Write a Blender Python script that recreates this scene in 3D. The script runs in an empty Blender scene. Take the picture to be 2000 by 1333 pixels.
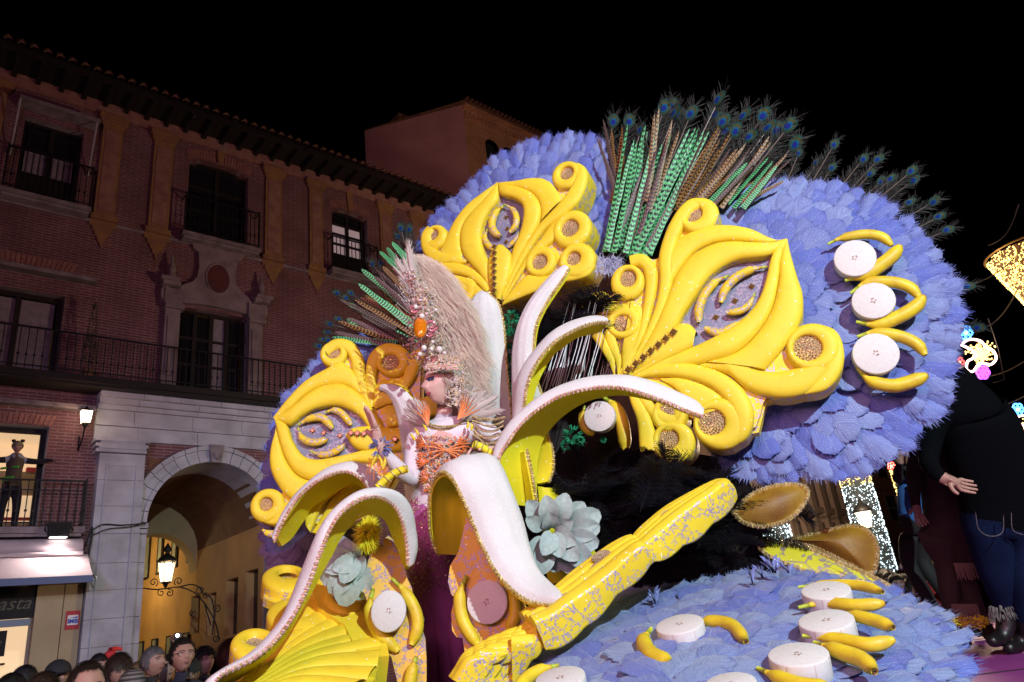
import bpy, math, random
import numpy as np
from mathutils import Vector, Matrix, Euler

random.seed(7)
scene = bpy.context.scene
COL = scene.collection

# ---------------------------------------------------------------- camera
CAM_ROWS = ((0.9930134, 0.1180016, 0.0),
            (0.0426789, -0.3591534, -0.9323022),
            (-0.1100131, 0.9257885, -0.3616803))
CAM_POS = Vector((0, 0, 1.7))
cd = bpy.data.cameras.new('camera')
cam = bpy.data.objects.new('camera', cd)
COL.objects.link(cam)
m4 = Matrix([list(r) + [0] for r in CAM_ROWS] + [[0, 0, 0, 1]])
cam.matrix_world = Matrix.Translation(CAM_POS) @ m4
cd.lens = 36 * 1410 / 2000
cd.sensor_width = 36
cd.clip_start = .05
cd.clip_end = 600
scene.camera = cam

# ---------------------------------------------------------------- night sky
w = bpy.data.worlds.new('World')
scene.world = w
w.use_nodes = True
nt = w.node_tree
bg = nt.nodes['Background']
sky = nt.nodes.new('ShaderNodeTexSky')
sky.sky_type = 'NISHITA'
sky.sun_disc = False
sky.sun_elevation = math.radians(-8)
sky.sun_rotation = math.radians(200)
nt.links.new(sky.outputs[0], bg.inputs[0])
bg.inputs[1].default_value = .05


def lamp(name, kind, loc, target, energy, color, size=.3, cone=None, blend=.4):
    l = bpy.data.lights.new(name, kind)
    l.energy = energy
    l.color = color
    if kind == 'AREA':
        l.size = size
    elif kind == 'SPOT':
        l.shadow_soft_size = size
        l.spot_size = math.radians(cone)
        l.spot_blend = blend
    elif kind == 'POINT':
        l.shadow_soft_size = size
    o = bpy.data.objects.new(name, l)
    o.location = loc
    if target is not None:
        d = Vector(target) - Vector(loc)
        o.rotation_euler = d.to_track_quat('-Z', 'Y').to_euler()
    COL.objects.link(o)
    return o


# cold white street floodlight on the right, warm pink one on the left
lamp('cold_floodlight', 'SPOT', (3.3, -3.3, 5.5), (.75, 4.3, 2.75), 3300, (.82, .97, 1.0), .04, 56, .45)
lamp('warm_floodlight', 'SPOT', (-3.6, -1.8, 3.6), (.6, 4.6, 2.9), 390, (1.0, .40, .42), .35, 78, .6)
lamp('street_glow_left', 'AREA', (-1.5, -5, 5.0), (2, 16, 9), 390, (1.0, .41, .68), 3.0)
lamp('pier_fill', 'SPOT', (-5.5, 1.0, 5.2), (-5.5, 13.5, 3.2), 1350, (.58, .58, 1.0), .5, 66, .9)  # unseen spot added to wash the stone pier in violet
lamp('tower_fill', 'SPOT', (1.5, -1, 7.0), (1.0, 27, 20), 3000, (1.0, .62, .48), .6, 34, .8)  # added fill without a visible source, lifts the dim brick tower

scene.view_settings.view_transform = 'Standard'
scene.view_settings.look = 'None'
scene.view_settings.exposure = 0
scene.view_settings.gamma = 1
scene.view_settings.use_curve_mapping = False
scene.render.engine = 'CYCLES'

# ---------------------------------------------------------------- geometry helpers


def ray(x, y):
    c = Vector(((x - 1000) / 1410, -(y - 666.5) / 1410, -1))
    return m4.to_3x3() @ c


def P(x, y, d):
    return CAM_POS + ray(x, y) * d


class Frame:
    """a plane in the place: origin, in-plane axes u (sideways) and v (up), normal n"""

    def __init__(s, px, py, d, n):
        s.O = P(px, py, d)
        s.n = Vector(n).normalized()
        up = Vector((0, 0, 1))
        s.u = up.cross(s.n).normalized()
        s.v = s.n.cross(s.u).normalized()
        s.M = Matrix(((s.u.x, s.v.x, s.n.x, s.O.x), (s.u.y, s.v.y, s.n.y, s.O.y),
                      (s.u.z, s.v.z, s.n.z, s.O.z), (0, 0, 0, 1)))

    def hit(s, x, y, h=0):
        r = ray(x, y)
        t = (s.O + s.n * h - CAM_POS).dot(s.n) / r.dot(s.n)
        return CAM_POS + r * t

    def loc(s, x, y, h=0):
        p = s.hit(x, y, h) - s.O - s.n * h
        return (p.dot(s.u), p.dot(s.v))

    def px(s, x, y, n=1.0, h=0):
        """size in metres of n photo pixels at this spot"""
        return (s.hit(x, y, h) - CAM_POS).dot(m4.to_3x3() @ Vector((0, 0, -1))) / 1410 * n


def catmull(pts, n):
    pts = [np.array(p, float) for p in pts]
    if len(pts) == 2:
        return [pts[0] + (pts[1] - pts[0]) * i / (n - 1) for i in range(n)]
    L = [0]
    for a, b in zip(pts, pts[1:]):
        L.append(L[-1] + max(1e-6, float(np.linalg.norm(b - a))))
    ext = [2 * pts[0] - pts[1]] + pts + [2 * pts[-1] - pts[-2]]
    out = []
    k = 0
    for i in range(n):
        s = L[-1] * i / (n - 1)
        while k < len(pts) - 2 and s > L[k + 1]:
            k += 1
        t = (s - L[k]) / (L[k + 1] - L[k])
        p0, p1, p2, p3 = ext[k:k + 4]
        out.append(.5 * (2 * p1 + (p2 - p0) * t + (2 * p0 - 5 * p1 + 4 * p2 - p3) * t * t + (3 * p1 - p0 - 3 * p2 + p3) * t ** 3))
    return out


class MB:
    def __init__(s):
        s.v = []
        s.f = []
        s.m = []
        s.uv = {}

    def add(s, verts, faces, mi=0, uvs=None):
        b = len(s.v)
        s.v += [tuple(map(float, p)) for p in verts]
        s.f += [tuple(i + b for i in f) for f in faces]
        s.m += [mi] * len(faces)
        if uvs:
            for i, q in enumerate(uvs):
                s.uv[b + i] = q
        return s

    def grid(s, rows, mi=0, uvs=None, wrap=False):
        n = len(rows)
        k = len(rows[0])
        V = [p for r in rows for p in r]
        F = []
        for i in range(n - 1):
            for j in range(k if wrap else k - 1):
                j2 = (j + 1) % k
                F.append((i * k + j, i * k + j2, (i + 1) * k + j2, (i + 1) * k + j))
        U = [q for r in uvs for q in r] if uvs else None
        return s.add(V, F, mi, U)

    def box(s, x0, x1, y0, y1, z0, z1, mi=0):
        V = [(x0, y0, z0), (x1, y0, z0), (x1, y1, z0), (x0, y1, z0), (x0, y0, z1), (x1, y0, z1), (x1, y1, z1), (x0, y1, z1)]
        return s.add(V, [(0, 3, 2, 1), (4, 5, 6, 7), (0, 1, 5, 4), (1, 2, 6, 5), (2, 3, 7, 6), (3, 0, 4, 7)], mi)

    def tube(s, pts, r, k=6, mi=0, cap=True):
        pts = [Vector(p) for p in pts]
        rows = []
        rad = r if isinstance(r, (list, tuple)) else [r] * len(pts)
        prev = None
        for i, p in enumerate(pts):
            a = pts[max(0, i - 1)]
            b = pts[min(len(pts) - 1, i + 1)]
            t = (b - a)
            if t.length < 1e-9:
                t = Vector((0, 0, 1))
            t.normalize()
            if prev is None:
                ref = Vector((0, 0, 1)) if abs(t.z) < .9 else Vector((1, 0, 0))
                x = t.cross(ref).normalized()
            else:
                x = (prev - t * prev.dot(t))
                x = x.normalized() if x.length > 1e-6 else t.orthogonal().normalized()
            prev = x
            y = t.cross(x)
            rows.append([p + (x * math.cos(2 * math.pi * j / k) + y * math.sin(2 * math.pi * j / k)) * rad[i] for j in range(k)])
        s.grid(rows, mi, None, True)
        if cap:
            b = len(s.v) - len(rows) * k
            s.f.append(tuple(b + j for j in range(k)))
            s.f.append(tuple(b + (len(rows) - 1) * k + j for j in reversed(range(k))))
            s.m += [mi, mi]
        return s

    def octa(s, p, r, mi=0, rot=0.):
        x, y, z = p
        c, q = math.cos(rot) * r, math.sin(rot) * r
        V = [(x + c, y + q, z), (x - q, y + c, z), (x - c, y - q, z), (x + q, y - c, z), (x, y, z + r), (x, y, z - r)]
        return s.add(V, [(0, 1, 4), (1, 2, 4), (2, 3, 4), (3, 0, 4), (1, 0, 5), (2, 1, 5), (3, 2, 5), (0, 3, 5)], mi)

    def prism(s, poly, z0, z1, mi=0, axes=None, fan=False):
        """poly in 2D, extruded; axes maps (a,b,h)->xyz"""
        f = axes or (lambda a, b, h: (a, b, h))
        n = len(poly)
        V = [f(a, b, z0) for a, b in poly] + [f(a, b, z1) for a, b in poly]
        F = [(i, (i + 1) % n, n + (i + 1) % n, n + i) for i in range(n)]
        s.add(V, F + [tuple(range(n, 2 * n)), tuple(reversed(range(n)))], mi)
        return s

    def lathe(s, prof, k=16, mi=0, c=(0, 0, 0)):
        rows = []
        for r, z in prof:
            rows.append([(c[0] + r * math.cos(2 * math.pi * j / k), c[1] + r * math.sin(2 * math.pi * j / k), c[2] + z) for j in range(k)])
        return s.grid(rows, mi, None, True)

    def mesh(s, name, mats, smooth=True):
        me = bpy.data.meshes.new(name)
        me.from_pydata(s.v, [], s.f)
        for m in (mats if isinstance(mats, (list, tuple)) else [mats]):
            me.materials.append(m)
        me.polygons.foreach_set('material_index', s.m)
        me.polygons.foreach_set('use_smooth', [smooth] * len(me.polygons))
        if s.uv:
            uvl = me.uv_layers.new(name='UVMap')
            li = np.zeros(len(me.loops), dtype=np.int32)
            me.loops.foreach_get('vertex_index', li)
            arr = np.zeros((len(s.v), 2), dtype=np.float32)
            for i, q in s.uv.items():
                arr[i] = q
            uvl.data.foreach_set('uv', arr[li].ravel())
        me.update()
        return me

    def build(s, name, mats, parent=None, smooth=True):
        return put(name, s.mesh(name, mats, smooth), parent)


def put(name, me, parent=None, M=None):
    o = bpy.data.objects.new(name, me)
    COL.objects.link(o)
    if parent is not None:
        o.parent = parent
    if M is not None:
        o.matrix_basis = M
    return o


def tag(o, label, cat, group=None, kind=None):
    if label:
        o['label'] = label
    if cat:
        o['category'] = cat
    if group:
        o['group'] = group
    if kind:
        o['kind'] = kind
    return o


def thing(name, label, cat, M=None, group=None):
    o = bpy.data.objects.new(name, None)
    o.empty_display_size = .1
    COL.objects.link(o)
    if M is not None:
        if isinstance(M, Matrix):
            o.matrix_world = M
        else:
            o.location = M
    return tag(o, label, cat, group)


# ---------------------------------------------------------------- materials
def new_mat(name):
    m = bpy.data.materials.new(name)
    m.use_nodes = True
    return m, m.node_tree, m.node_tree.nodes['Principled BSDF']


def N(nt, t, **kw):
    n = nt.nodes.new(t)
    for k, v in kw.items():
        if k.startswith('i_'):
            n.inputs[k[2:].replace('_', ' ')].default_value = v
        else:
            setattr(n, k, v)
    return n


def mix(nt, a, b, fac):
    n = nt.nodes.new('ShaderNodeMix')
    n.data_type = 'RGBA'
    for sock, val in ((n.inputs[0], fac), (n.inputs[6], a), (n.inputs[7], b)):
        if hasattr(val, 'links') or isinstance(val, bpy.types.NodeSocket):
            nt.links.new(val, sock)
        elif isinstance(val, tuple):
            sock.default_value = val + (1,) if len(val) == 3 else val
        else:
            sock.default_value = val
    return n.outputs[2]


def mth(nt, op, a, b=None, c=None, clamp=False):
    n = nt.nodes.new('ShaderNodeMath')
    n.operation = op
    n.use_clamp = clamp
    for i, val in enumerate((a, b, c)):
        if val is None:
            continue
        if isinstance(val, bpy.types.NodeSocket):
            nt.links.new(val, n.inputs[i])
        else:
            n.inputs[i].default_value = val
    return n.outputs[0]


def plain(name, col, rough=.6, metal=0, col2=None, nscale=3., bump=0, bscale=40., emit=0, ecol=None, sheen=0, glitter=0, gscale=60., coat=0, trans=0, spec=.5, subs=0):
    m, nt, b = new_mat(name)
    b.inputs['Base Color'].default_value = tuple(col) + (1,)
    b.inputs['Roughness'].default_value = rough
    b.inputs['Metallic'].default_value = metal
    b.inputs['Specular IOR Level'].default_value = spec
    if sheen:
        b.inputs['Sheen Weight'].default_value = sheen
    if coat:
        b.inputs['Coat Weight'].default_value = coat
    if trans:
        b.inputs['Transmission Weight'].default_value = trans
    if emit:
        b.inputs['Emission Color'].default_value = tuple(ecol or col) + (1,)
        b.inputs['Emission Strength'].default_value = emit
    tc = nt.nodes.new('ShaderNodeTexCoord')
    colour = None
    if col2:
        n = N(nt, 'ShaderNodeTexNoise')
        n.inputs['Scale'].default_value = nscale
        n.inputs['Detail'].default_value = 6
        nt.links.new(tc.outputs['Object'], n.inputs['Vector'])
        f = mth(nt, 'MULTIPLY_ADD', n.outputs[0], 2.4, -.7, True)
        colour = mix(nt, tuple(col), tuple(col2), f)
    if glitter:
        v = N(nt, 'ShaderNodeTexVoronoi')
        v.inputs['Scale'].default_value = gscale
        nt.links.new(tc.outputs['Object'], v.inputs['Vector'])
        sep = nt.nodes.new('ShaderNodeSeparateColor')
        nt.links.new(v.outputs['Color'], sep.inputs[0])
        on = mth(nt, 'MULTIPLY', mth(nt, 'GREATER_THAN', sep.outputs[0], 1 - glitter), mth(nt, 'LESS_THAN', v.outputs['Distance'], .33))
        base = colour if colour is not None else tuple(col)
        colour = mix(nt, base, (1.0, 1.0, 1.0), on)
        b.inputs['Roughness'].default_value = rough
        nt.links.new(mth(nt, 'MULTIPLY_ADD', on, -rough * .6, rough), b.inputs['Roughness'])
    if colour is not None:
        nt.links.new(colour, b.inputs['Base Color'])
    if bump:
        n = N(nt, 'ShaderNodeTexNoise')
        n.inputs['Scale'].default_value = bscale
        n.inputs['Detail'].default_value = 5
        nt.links.new(tc.outputs['Object'], n.inputs['Vector'])
        bp = N(nt, 'ShaderNodeBump')
        bp.inputs['Strength'].default_value = bump
        bp.inputs['Distance'].default_value = .02
        nt.links.new(n.outputs[0], bp.inputs['Height'])
        nt.links.new(bp.outputs[0], b.inputs['Normal'])
    return m


def lace_pattern(nt, tc, scale=14.):
    """leafy glitter lace: stems from warped cell edges plus leaf blobs; returns 0..1"""
    nz = N(nt, 'ShaderNodeTexNoise')
    nz.inputs['Scale'].default_value = scale * .5
    nt.links.new(tc.outputs['Object'], nz.inputs['Vector'])
    vm = nt.nodes.new('ShaderNodeVectorMath')
    vm.operation = 'MULTIPLY_ADD'
    nt.links.new(nz.outputs['Color'], vm.inputs[0])
    vm.inputs[1].default_value = (.9 / scale, .9 / scale, .9 / scale)
    nt.links.new(tc.outputs['Object'], vm.inputs[2])
    e = N(nt, 'ShaderNodeTexVoronoi', feature='DISTANCE_TO_EDGE')
    e.inputs['Scale'].default_value = scale
    nt.links.new(vm.outputs[0], e.inputs['Vector'])
    stem = mth(nt, 'LESS_THAN', e.outputs['Distance'], .028)
    l = N(nt, 'ShaderNodeTexVoronoi')
    l.inputs['Scale'].default_value = scale * 3.3
    nt.links.new(vm.outputs[0], l.inputs['Vector'])
    near = mth(nt, 'LESS_THAN', e.outputs['Distance'], .2)
    leaf = mth(nt, 'MULTIPLY', mth(nt, 'LESS_THAN', l.outputs['Distance'], .40), near)
    sp = nt.nodes.new('ShaderNodeSeparateColor')
    nt.links.new(nz.outputs['Color'], sp.inputs[0])
    patch = mth(nt, 'GREATER_THAN', sp.outputs[1], .44)
    return mth(nt, 'MULTIPLY', mth(nt, 'MAXIMUM', stem, leaf), patch)


def sparkle_normal(nt, tc, b, scale=180., strength=.9):
    v = N(nt, 'ShaderNodeTexVoronoi')
    v.inputs['Scale'].default_value = scale
    nt.links.new(tc.outputs['Object'], v.inputs['Vector'])
    bp = N(nt, 'ShaderNodeBump')
    bp.inputs['Strength'].default_value = strength
    bp.inputs['Distance'].default_value = .01
    sep = nt.nodes.new('ShaderNodeSeparateColor')
    nt.links.new(v.outputs['Color'], sep.inputs[0])
    nt.links.new(sep.outputs[0], bp.inputs['Height'])
    return bp


def foam(name, col, T=None, all_over=False, lace_col=(.52, .46, .60), col2=None, lscale=20.):
    """painted carved foam; glitter lace glued on its sides (local z between -T and the front) or all over"""
    m, nt, b = new_mat(name)
    tc = nt.nodes.new('ShaderNodeTexCoord')
    n = N(nt, 'ShaderNodeTexNoise')
    n.inputs['Scale'].default_value = 4
    n.inputs['Detail'].default_value = 6
    nt.links.new(tc.outputs['Object'], n.inputs['Vector'])
    c2 = col2 or (col[0] * .92, col[1] * .84, col[2] * .7)
    base = mix(nt, tuple(col), c2, mth(nt, 'MULTIPLY_ADD', n.outputs[0], 2.2, -.6, True))
    # sparse glitter flecks
    v = N(nt, 'ShaderNodeTexVoronoi')
    v.inputs['Scale'].default_value = 75
    nt.links.new(tc.outputs['Object'], v.inputs['Vector'])
    sep = nt.nodes.new('ShaderNodeSeparateColor')
    nt.links.new(v.outputs['Color'], sep.inputs[0])
    on = mth(nt, 'MULTIPLY', mth(nt, 'GREATER_THAN', sep.outputs[0], .972), mth(nt, 'LESS_THAN', v.outputs['Distance'], .30))
    base = mix(nt, base, (1.0, 1.0, .9), on)
    n2 = N(nt, 'ShaderNodeTexNoise')
    n2.inputs['Scale'].default_value = 17
    n2.inputs['Detail'].default_value = 7
    nt.links.new(tc.outputs['Object'], n2.inputs['Vector'])
    base = mix(nt, base, tuple(c * .72 for c in col), mth(nt, 'MULTIPLY_ADD', n2.outputs[0], 2.6, -1.45, True))
    rough = mth(nt, 'MULTIPLY_ADD', on, -.3, .6)
    if T or all_over:
        lace = lace_pattern(nt, tc, lscale)
        if not all_over:
            s3 = nt.nodes.new('ShaderNodeSeparateXYZ')
            nt.links.new(tc.outputs['Object'], s3.inputs[0])
            wob = mth(nt, 'MULTIPLY_ADD', n.outputs[0], .12, -.06)
            zz = mth(nt, 'ADD', s3.outputs[2], wob)
            mask = mth(nt, 'MULTIPLY', mth(nt, 'LESS_THAN', zz, -.012), mth(nt, 'GREATER_THAN', zz, -T * .93))
            lace = mth(nt, 'MULTIPLY', lace, mask)
        base = mix(nt, base, lace_col, lace)
        rough = mth(nt, 'MULTIPLY_ADD', lace, -.12, rough)
        bp = sparkle_normal(nt, tc, b)
        nt.links.new(mth(nt, 'MULTIPLY', lace, .9), bp.inputs['Strength'])
        nt.links.new(bp.outputs[0], b.inputs['Normal'])
        nt.links.new(mth(nt, 'MULTIPLY', lace, .35), b.inputs['Metallic'])
    nt.links.new(base, b.inputs['Base Color'])
    nt.links.new(rough, b.inputs['Roughness'])
    return m


def glitter_gems(name, col, col2, metal=.85, rough=.18):
    """faceted stones: each facet catches the light on its own"""
    m, nt, b = new_mat(name)
    tc = nt.nodes.new('ShaderNodeTexCoord')
    v = N(nt, 'ShaderNodeTexVoronoi')
    v.inputs['Scale'].default_value = 55
    nt.links.new(tc.outputs['Object'], v.inputs['Vector'])
    sep = nt.nodes.new('ShaderNodeSeparateColor')
    nt.links.new(v.outputs['Color'], sep.inputs[0])
    nt.links.new(mix(nt, tuple(col), tuple(col2), sep.outputs[1]), b.inputs['Base Color'])
    b.inputs['Metallic'].default_value = metal
    b.inputs['Roughness'].default_value = rough
    return m


def feather_mat(name, ca, cb, cc, streak=.5, rough=.55, glit=True, bars=None):
    m, nt, b = new_mat(name)
    uv = nt.nodes.new('ShaderNodeUVMap')
    s3 = nt.nodes.new('ShaderNodeSeparateXYZ')
    nt.links.new(uv.outputs[0], s3.inputs[0])
    au = mth(nt, 'ABSOLUTE', mth(nt, 'SUBTRACT', s3.outputs[0], .5))
    coord = mth(nt, 'SUBTRACT', s3.outputs[1], mth(nt, 'MULTIPLY', au, .8))
    oi = nt.nodes.new('ShaderNodeObjectInfo')
    nz = N(nt, 'ShaderNodeTexNoise', noise_dimensions='2D')
    nz.inputs['Scale'].default_value = 1
    nz.inputs['Detail'].default_value = 3
    cmb = nt.nodes.new('ShaderNodeCombineXYZ')
    nt.links.new(mth(nt, 'MULTIPLY', coord, 42.), cmb.inputs[0])
    nt.links.new(mth(nt, 'MULTIPLY_ADD', au, 1.5, mth(nt, 'MULTIPLY', oi.outputs['Random'], 50.)), cmb.inputs[1])
    nt.links.new(cmb.outputs[0], nz.inputs['Vector'])
    st = mth(nt, 'MULTIPLY_ADD', nz.outputs[0], 2.6, -.8, True)
    base = mix(nt, tuple(ca), tuple(cb), mth(nt, 'MULTIPLY_ADD', oi.outputs['Random'], 1.5, -.25, True))
    base = mix(nt, base, tuple(cc), mth(nt, 'MULTIPLY', st, streak))
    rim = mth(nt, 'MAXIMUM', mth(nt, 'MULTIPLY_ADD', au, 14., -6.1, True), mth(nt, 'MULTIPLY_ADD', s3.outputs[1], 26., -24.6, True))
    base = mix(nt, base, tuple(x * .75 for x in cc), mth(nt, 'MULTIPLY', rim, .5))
    base = mix(nt, base, tuple(x * .9 for x in cb), mth(nt, 'MULTIPLY', mth(nt, 'LESS_THAN', au, .014), .6))
    if glit:
        tc = nt.nodes.new('ShaderNodeTexCoord')
        v = N(nt, 'ShaderNodeTexVoronoi')
        v.inputs['Scale'].default_value = 150
        nt.links.new(tc.outputs['Object'], v.inputs['Vector'])
        sep = nt.nodes.new('ShaderNodeSeparateColor')
        nt.links.new(v.outputs['Color'], sep.inputs[0])
        on = mth(nt, 'MULTIPLY', mth(nt, 'GREATER_THAN', sep.outputs[0], .96), mth(nt, 'LESS_THAN', v.outputs['Distance'], .4))
        base = mix(nt, base, (.95, .98, 1.0), on)
    nt.links.new(base, b.inputs['Base Color'])
    b.inputs['Roughness'].default_value = rough
    b.inputs['Sheen Weight'].default_value = .25
    bp = N(nt, 'ShaderNodeBump')
    bp.inputs['Strength'].default_value = .5
    bp.inputs['Distance'].default_value = .01
    nt.links.new(nz.outputs[0], bp.inputs['Height'])
    nt.links.new(bp.outputs[0], b.inputs['Normal'])
    return m


def barred_mat(name, ground, bar, freq=26., thick=.5, slope=.35, quill=None, rand=None):
    """pheasant tail: dark bars slanting off the quill"""
    m, nt, b = new_mat(name)
    uv = nt.nodes.new('ShaderNodeUVMap')
    s3 = nt.nodes.new('ShaderNodeSeparateXYZ')
    nt.links.new(uv.outputs[0], s3.inputs[0])
    oi = nt.nodes.new('ShaderNodeObjectInfo')
    au = mth(nt, 'ABSOLUTE', mth(nt, 'SUBTRACT', s3.outputs[0], .5))
    nz = N(nt, 'ShaderNodeTexNoise', noise_dimensions='2D')
    nz.inputs['Scale'].default_value = 9
    nt.links.new(uv.outputs[0], nz.inputs['Vector'])
    ph = mth(nt, 'ADD', mth(nt, 'MULTIPLY', s3.outputs[1], freq), mth(nt, 'MULTIPLY', au, -freq * slope * .3))
    ph = mth(nt, 'ADD', ph, mth(nt, 'MULTIPLY', nz.outputs[0], .35))
    ph = mth(nt, 'ADD', ph, mth(nt, 'MULTIPLY', oi.outputs['Random'], 7.))
    fr = mth(nt, 'FRACT', ph)
    on = mth(nt, 'LESS_THAN', fr, thick)
    on = mth(nt, 'MULTIPLY', on, mth(nt, 'LESS_THAN', au, .42))
    g2 = tuple(c * .55 for c in ground)
    base = mix(nt, tuple(ground), g2, mth(nt, 'MULTIPLY', oi.outputs['Random'], .5))
    base = mix(nt, base, tuple(bar), on)
    if quill:
        base = mix(nt, base, tuple(quill), mth(nt, 'LESS_THAN', au, .05))
    nt.links.new(base, b.inputs['Base Color'])
    b.inputs['Roughness'].default_value = .5
    return m


def brick_mat(name, c1, c2, mortar, w=.30, h=.069, mort=.012, dirt=.5):
    m, nt, b = new_mat(name)
    tc = nt.nodes.new('ShaderNodeTexCoord')
    s3 = nt.nodes.new('ShaderNodeSeparateXYZ')
    nt.links.new(tc.outputs['Object'], s3.inputs[0])
    cmb = nt.nodes.new('ShaderNodeCombineXYZ')
    nt.links.new(mth(nt, 'ADD', s3.outputs[0], s3.outputs[1]), cmb.inputs[0])
    nt.links.new(s3.outputs[2], cmb.inputs[1])
    br = nt.nodes.new('ShaderNodeTexBrick')
    br.inputs['Color1'].default_value = c1 + (1,)
    br.inputs['Color2'].default_value = c2 + (1,)
    br.inputs['Mortar'].default_value = mortar + (1,)
    br.inputs['Scale'].default_value = 1
    br.inputs['Brick Width'].default_value = w
    br.inputs['Row Height'].default_value = h
    br.inputs['Mortar Size'].default_value = mort
    br.inputs['Mortar Smooth'].default_value = .2
    nt.links.new(cmb.outputs[0], br.inputs['Vector'])
    n = N(nt, 'ShaderNodeTexNoise')
    n.inputs['Scale'].default_value = 1.1
    n.inputs['Detail'].default_value = 8
    nt.links.new(tc.outputs['Object'], n.inputs['Vector'])
    dk = tuple(x * .5 for x in c1)
    nt.links.new(mix(nt, br.outputs['Color'], dk, mth(nt, 'MULTIPLY', mth(nt, 'MULTIPLY_ADD', n.outputs[0], 2.5, -.9, True), dirt)), b.inputs['Base Color'])
    b.inputs['Roughness'].default_value = .85
    bp = N(nt, 'ShaderNodeBump')
    bp.inputs['Strength'].default_value = .6
    bp.inputs['Distance'].default_value = .015
    bp.invert = True
    nt.links.new(br.outputs['Fac'], bp.inputs['Height'])
    nt.links.new(bp.outputs[0], b.inputs['Normal'])
    return m


MT = {}
T_ORN = .20
MT['brick'] = brick_mat('brick', (.215, .08, .085), (.15, .055, .062), (.30, .20, .21), dirt=.8)
MT['brick_tower'] = brick_mat('tower_brick', (.62, .28, .12), (.46, .19, .09), (.66, .45, .3), .34, .09)
MT['stone'] = plain('weathered_marble', (.52, .52, .58), .7, col2=(.34, .33, .37), nscale=2.2, bump=.25, bscale=14)
MT['stone_dirty'] = plain('sooty_marble', (.30, .26, .28), .8, col2=(.15, .11, .12), nscale=3.5, bump=.4, bscale=18)
MT['doorcase'] = plain('stained_stone', (.30, .235, .24), .8, col2=(.17, .12, .125), nscale=3, bump=.3, bscale=20)
MT['ochre'] = plain('ochre_paint', (.34, .18, .06), .85, col2=(.22, .11, .07), nscale=4, bump=.1)
MT['frieze'] = plain('painted_frieze', (.36, .2, .13), .85, col2=(.24, .10, .10), nscale=5, bump=.1)
MT['plaster_pink'] = plain('pink_plaster', (.52, .25, .25), .9, col2=(.42, .2, .21), nscale=1.2, bump=.1)
MT['plaster_cream'] = plain('cream_plaster', (.50, .40, .24), .85, col2=(.40, .31, .19), nscale=1.5, bump=.1)
MT['plaster_yellow'] = plain('yellow_plaster', (.58, .36, .13), .85, col2=(.40, .24, .10), nscale=1., bump=.1)
MT['brown_paint'] = plain('brown_paint', (.2, .09, .04), .8, col2=(.14, .06, .03), nscale=3)
MT['iron'] = plain('black_iron', (.02, .02, .022), .5, .4, bump=.1)
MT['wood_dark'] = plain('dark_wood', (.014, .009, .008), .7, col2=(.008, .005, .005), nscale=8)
MT['glass_dark'] = plain('dark_window_glass', (.012, .012, .016), .12)
MT['curtain'] = plain('net_curtain', (.30, .26, .29), .9, col2=(.2, .17, .2), nscale=8)
MT['tile'] = plain('clay_tile', (.22, .10, .06), .8, col2=(.12, .06, .04), nscale=5, bump=.3)
MT['canvas'] = plain('awning_canvas', (.62, .52, .52), .8, col2=(.5, .4, .4), nscale=3)
MT['canvas_blue'] = plain('blue_awning_hem', (.13, .17, .3), .8)
MT['shutter'] = plain('grey_green_shutter', (.30, .33, .29), .7, col2=(.22, .25, .22), nscale=4)
MT['red_oval'] = plain('painted_red_panel', (.12, .03, .03), .8, col2=(.07, .02, .02))
MT['lit_room'] = plain('lit_room_wall', (.75, .55, .35), .9, emit=.62, ecol=(1, .70, .40), col2=(.6, .42, .25))
MT['lit_shop'] = plain('lit_shop_wall', (.85, .6, .36), .9, emit=.85, ecol=(1, .70, .42), col2=(.7, .45, .25))
MT['white'] = plain('white_paint', (.78, .78, .78), .6)
MT['black'] = plain('black_matte', (.012, .012, .013), .8)
MT['red'] = plain('red_print', (.45, .03, .04), .6)
MT['blue'] = plain('blue_print', (.02, .05, .4), .6)
MT['gold_text'] = plain('dull_gold_print', (.10, .09, .06), .6)
MT['lamp_glass'] = plain('lit_lantern_glass', (1, .9, .75), .3, emit=9, ecol=(1, .80, .55))
MT['asphalt'] = plain('street_paving', (.06, .055, .055), .8, col2=(.035, .035, .035), nscale=.6, bump=.2)
# ================================================================= ground
g = MB()
g.add([(-250, -250, 0), (250, -250, 0), (250, 250, 0), (-250, 250, 0)], [(0, 1, 2, 3)])
tag(g.build('street_ground', MT['asphalt'], None, False), 'dark paved street under the parade', None, None, 'structure')

# ================================================================= brick palace on the left
FV = Vector((.73168669, .6816411, 0))
FN = Vector((.6816411, -.73168669, 0))     # outwards, to the street
FD = 17.0
FO = -FN * FD
FM = Matrix(((FV.x, -FN.x, 0, FO.x), (FV.y, -FN.y, 0, FO.y), (0, 0, 1, 0), (0, 0, 0, 1)))


def fs(x, y, out=0.):
    r = ray(x, y)
    t = (FO + FN * out - CAM_POS).dot(FN) / r.dot(FN)
    p = CAM_POS + r * t - FO
    return p.dot(FV), p.z


def rs(x, y, s0):
    """photo point on the plane s = s0 (walls running away from the street): (out, z)"""
    r = ray(x, y)
    t = (s0 - (CAM_POS - FO).dot(FV)) / r.dot(FV)
    p = CAM_POS + r * t - FO
    return p.dot(FN), p.z


def fb(mb, x0, x1, o0, o1, z0, z1, mi=0):
    return mb.box(x0, x1, -o1, -o0, z0, z1, mi)


pal = thing('brick_palace', 'long two storey red brick palace with stone archway, painted pilasters and balconies', 'building', FM)


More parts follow.
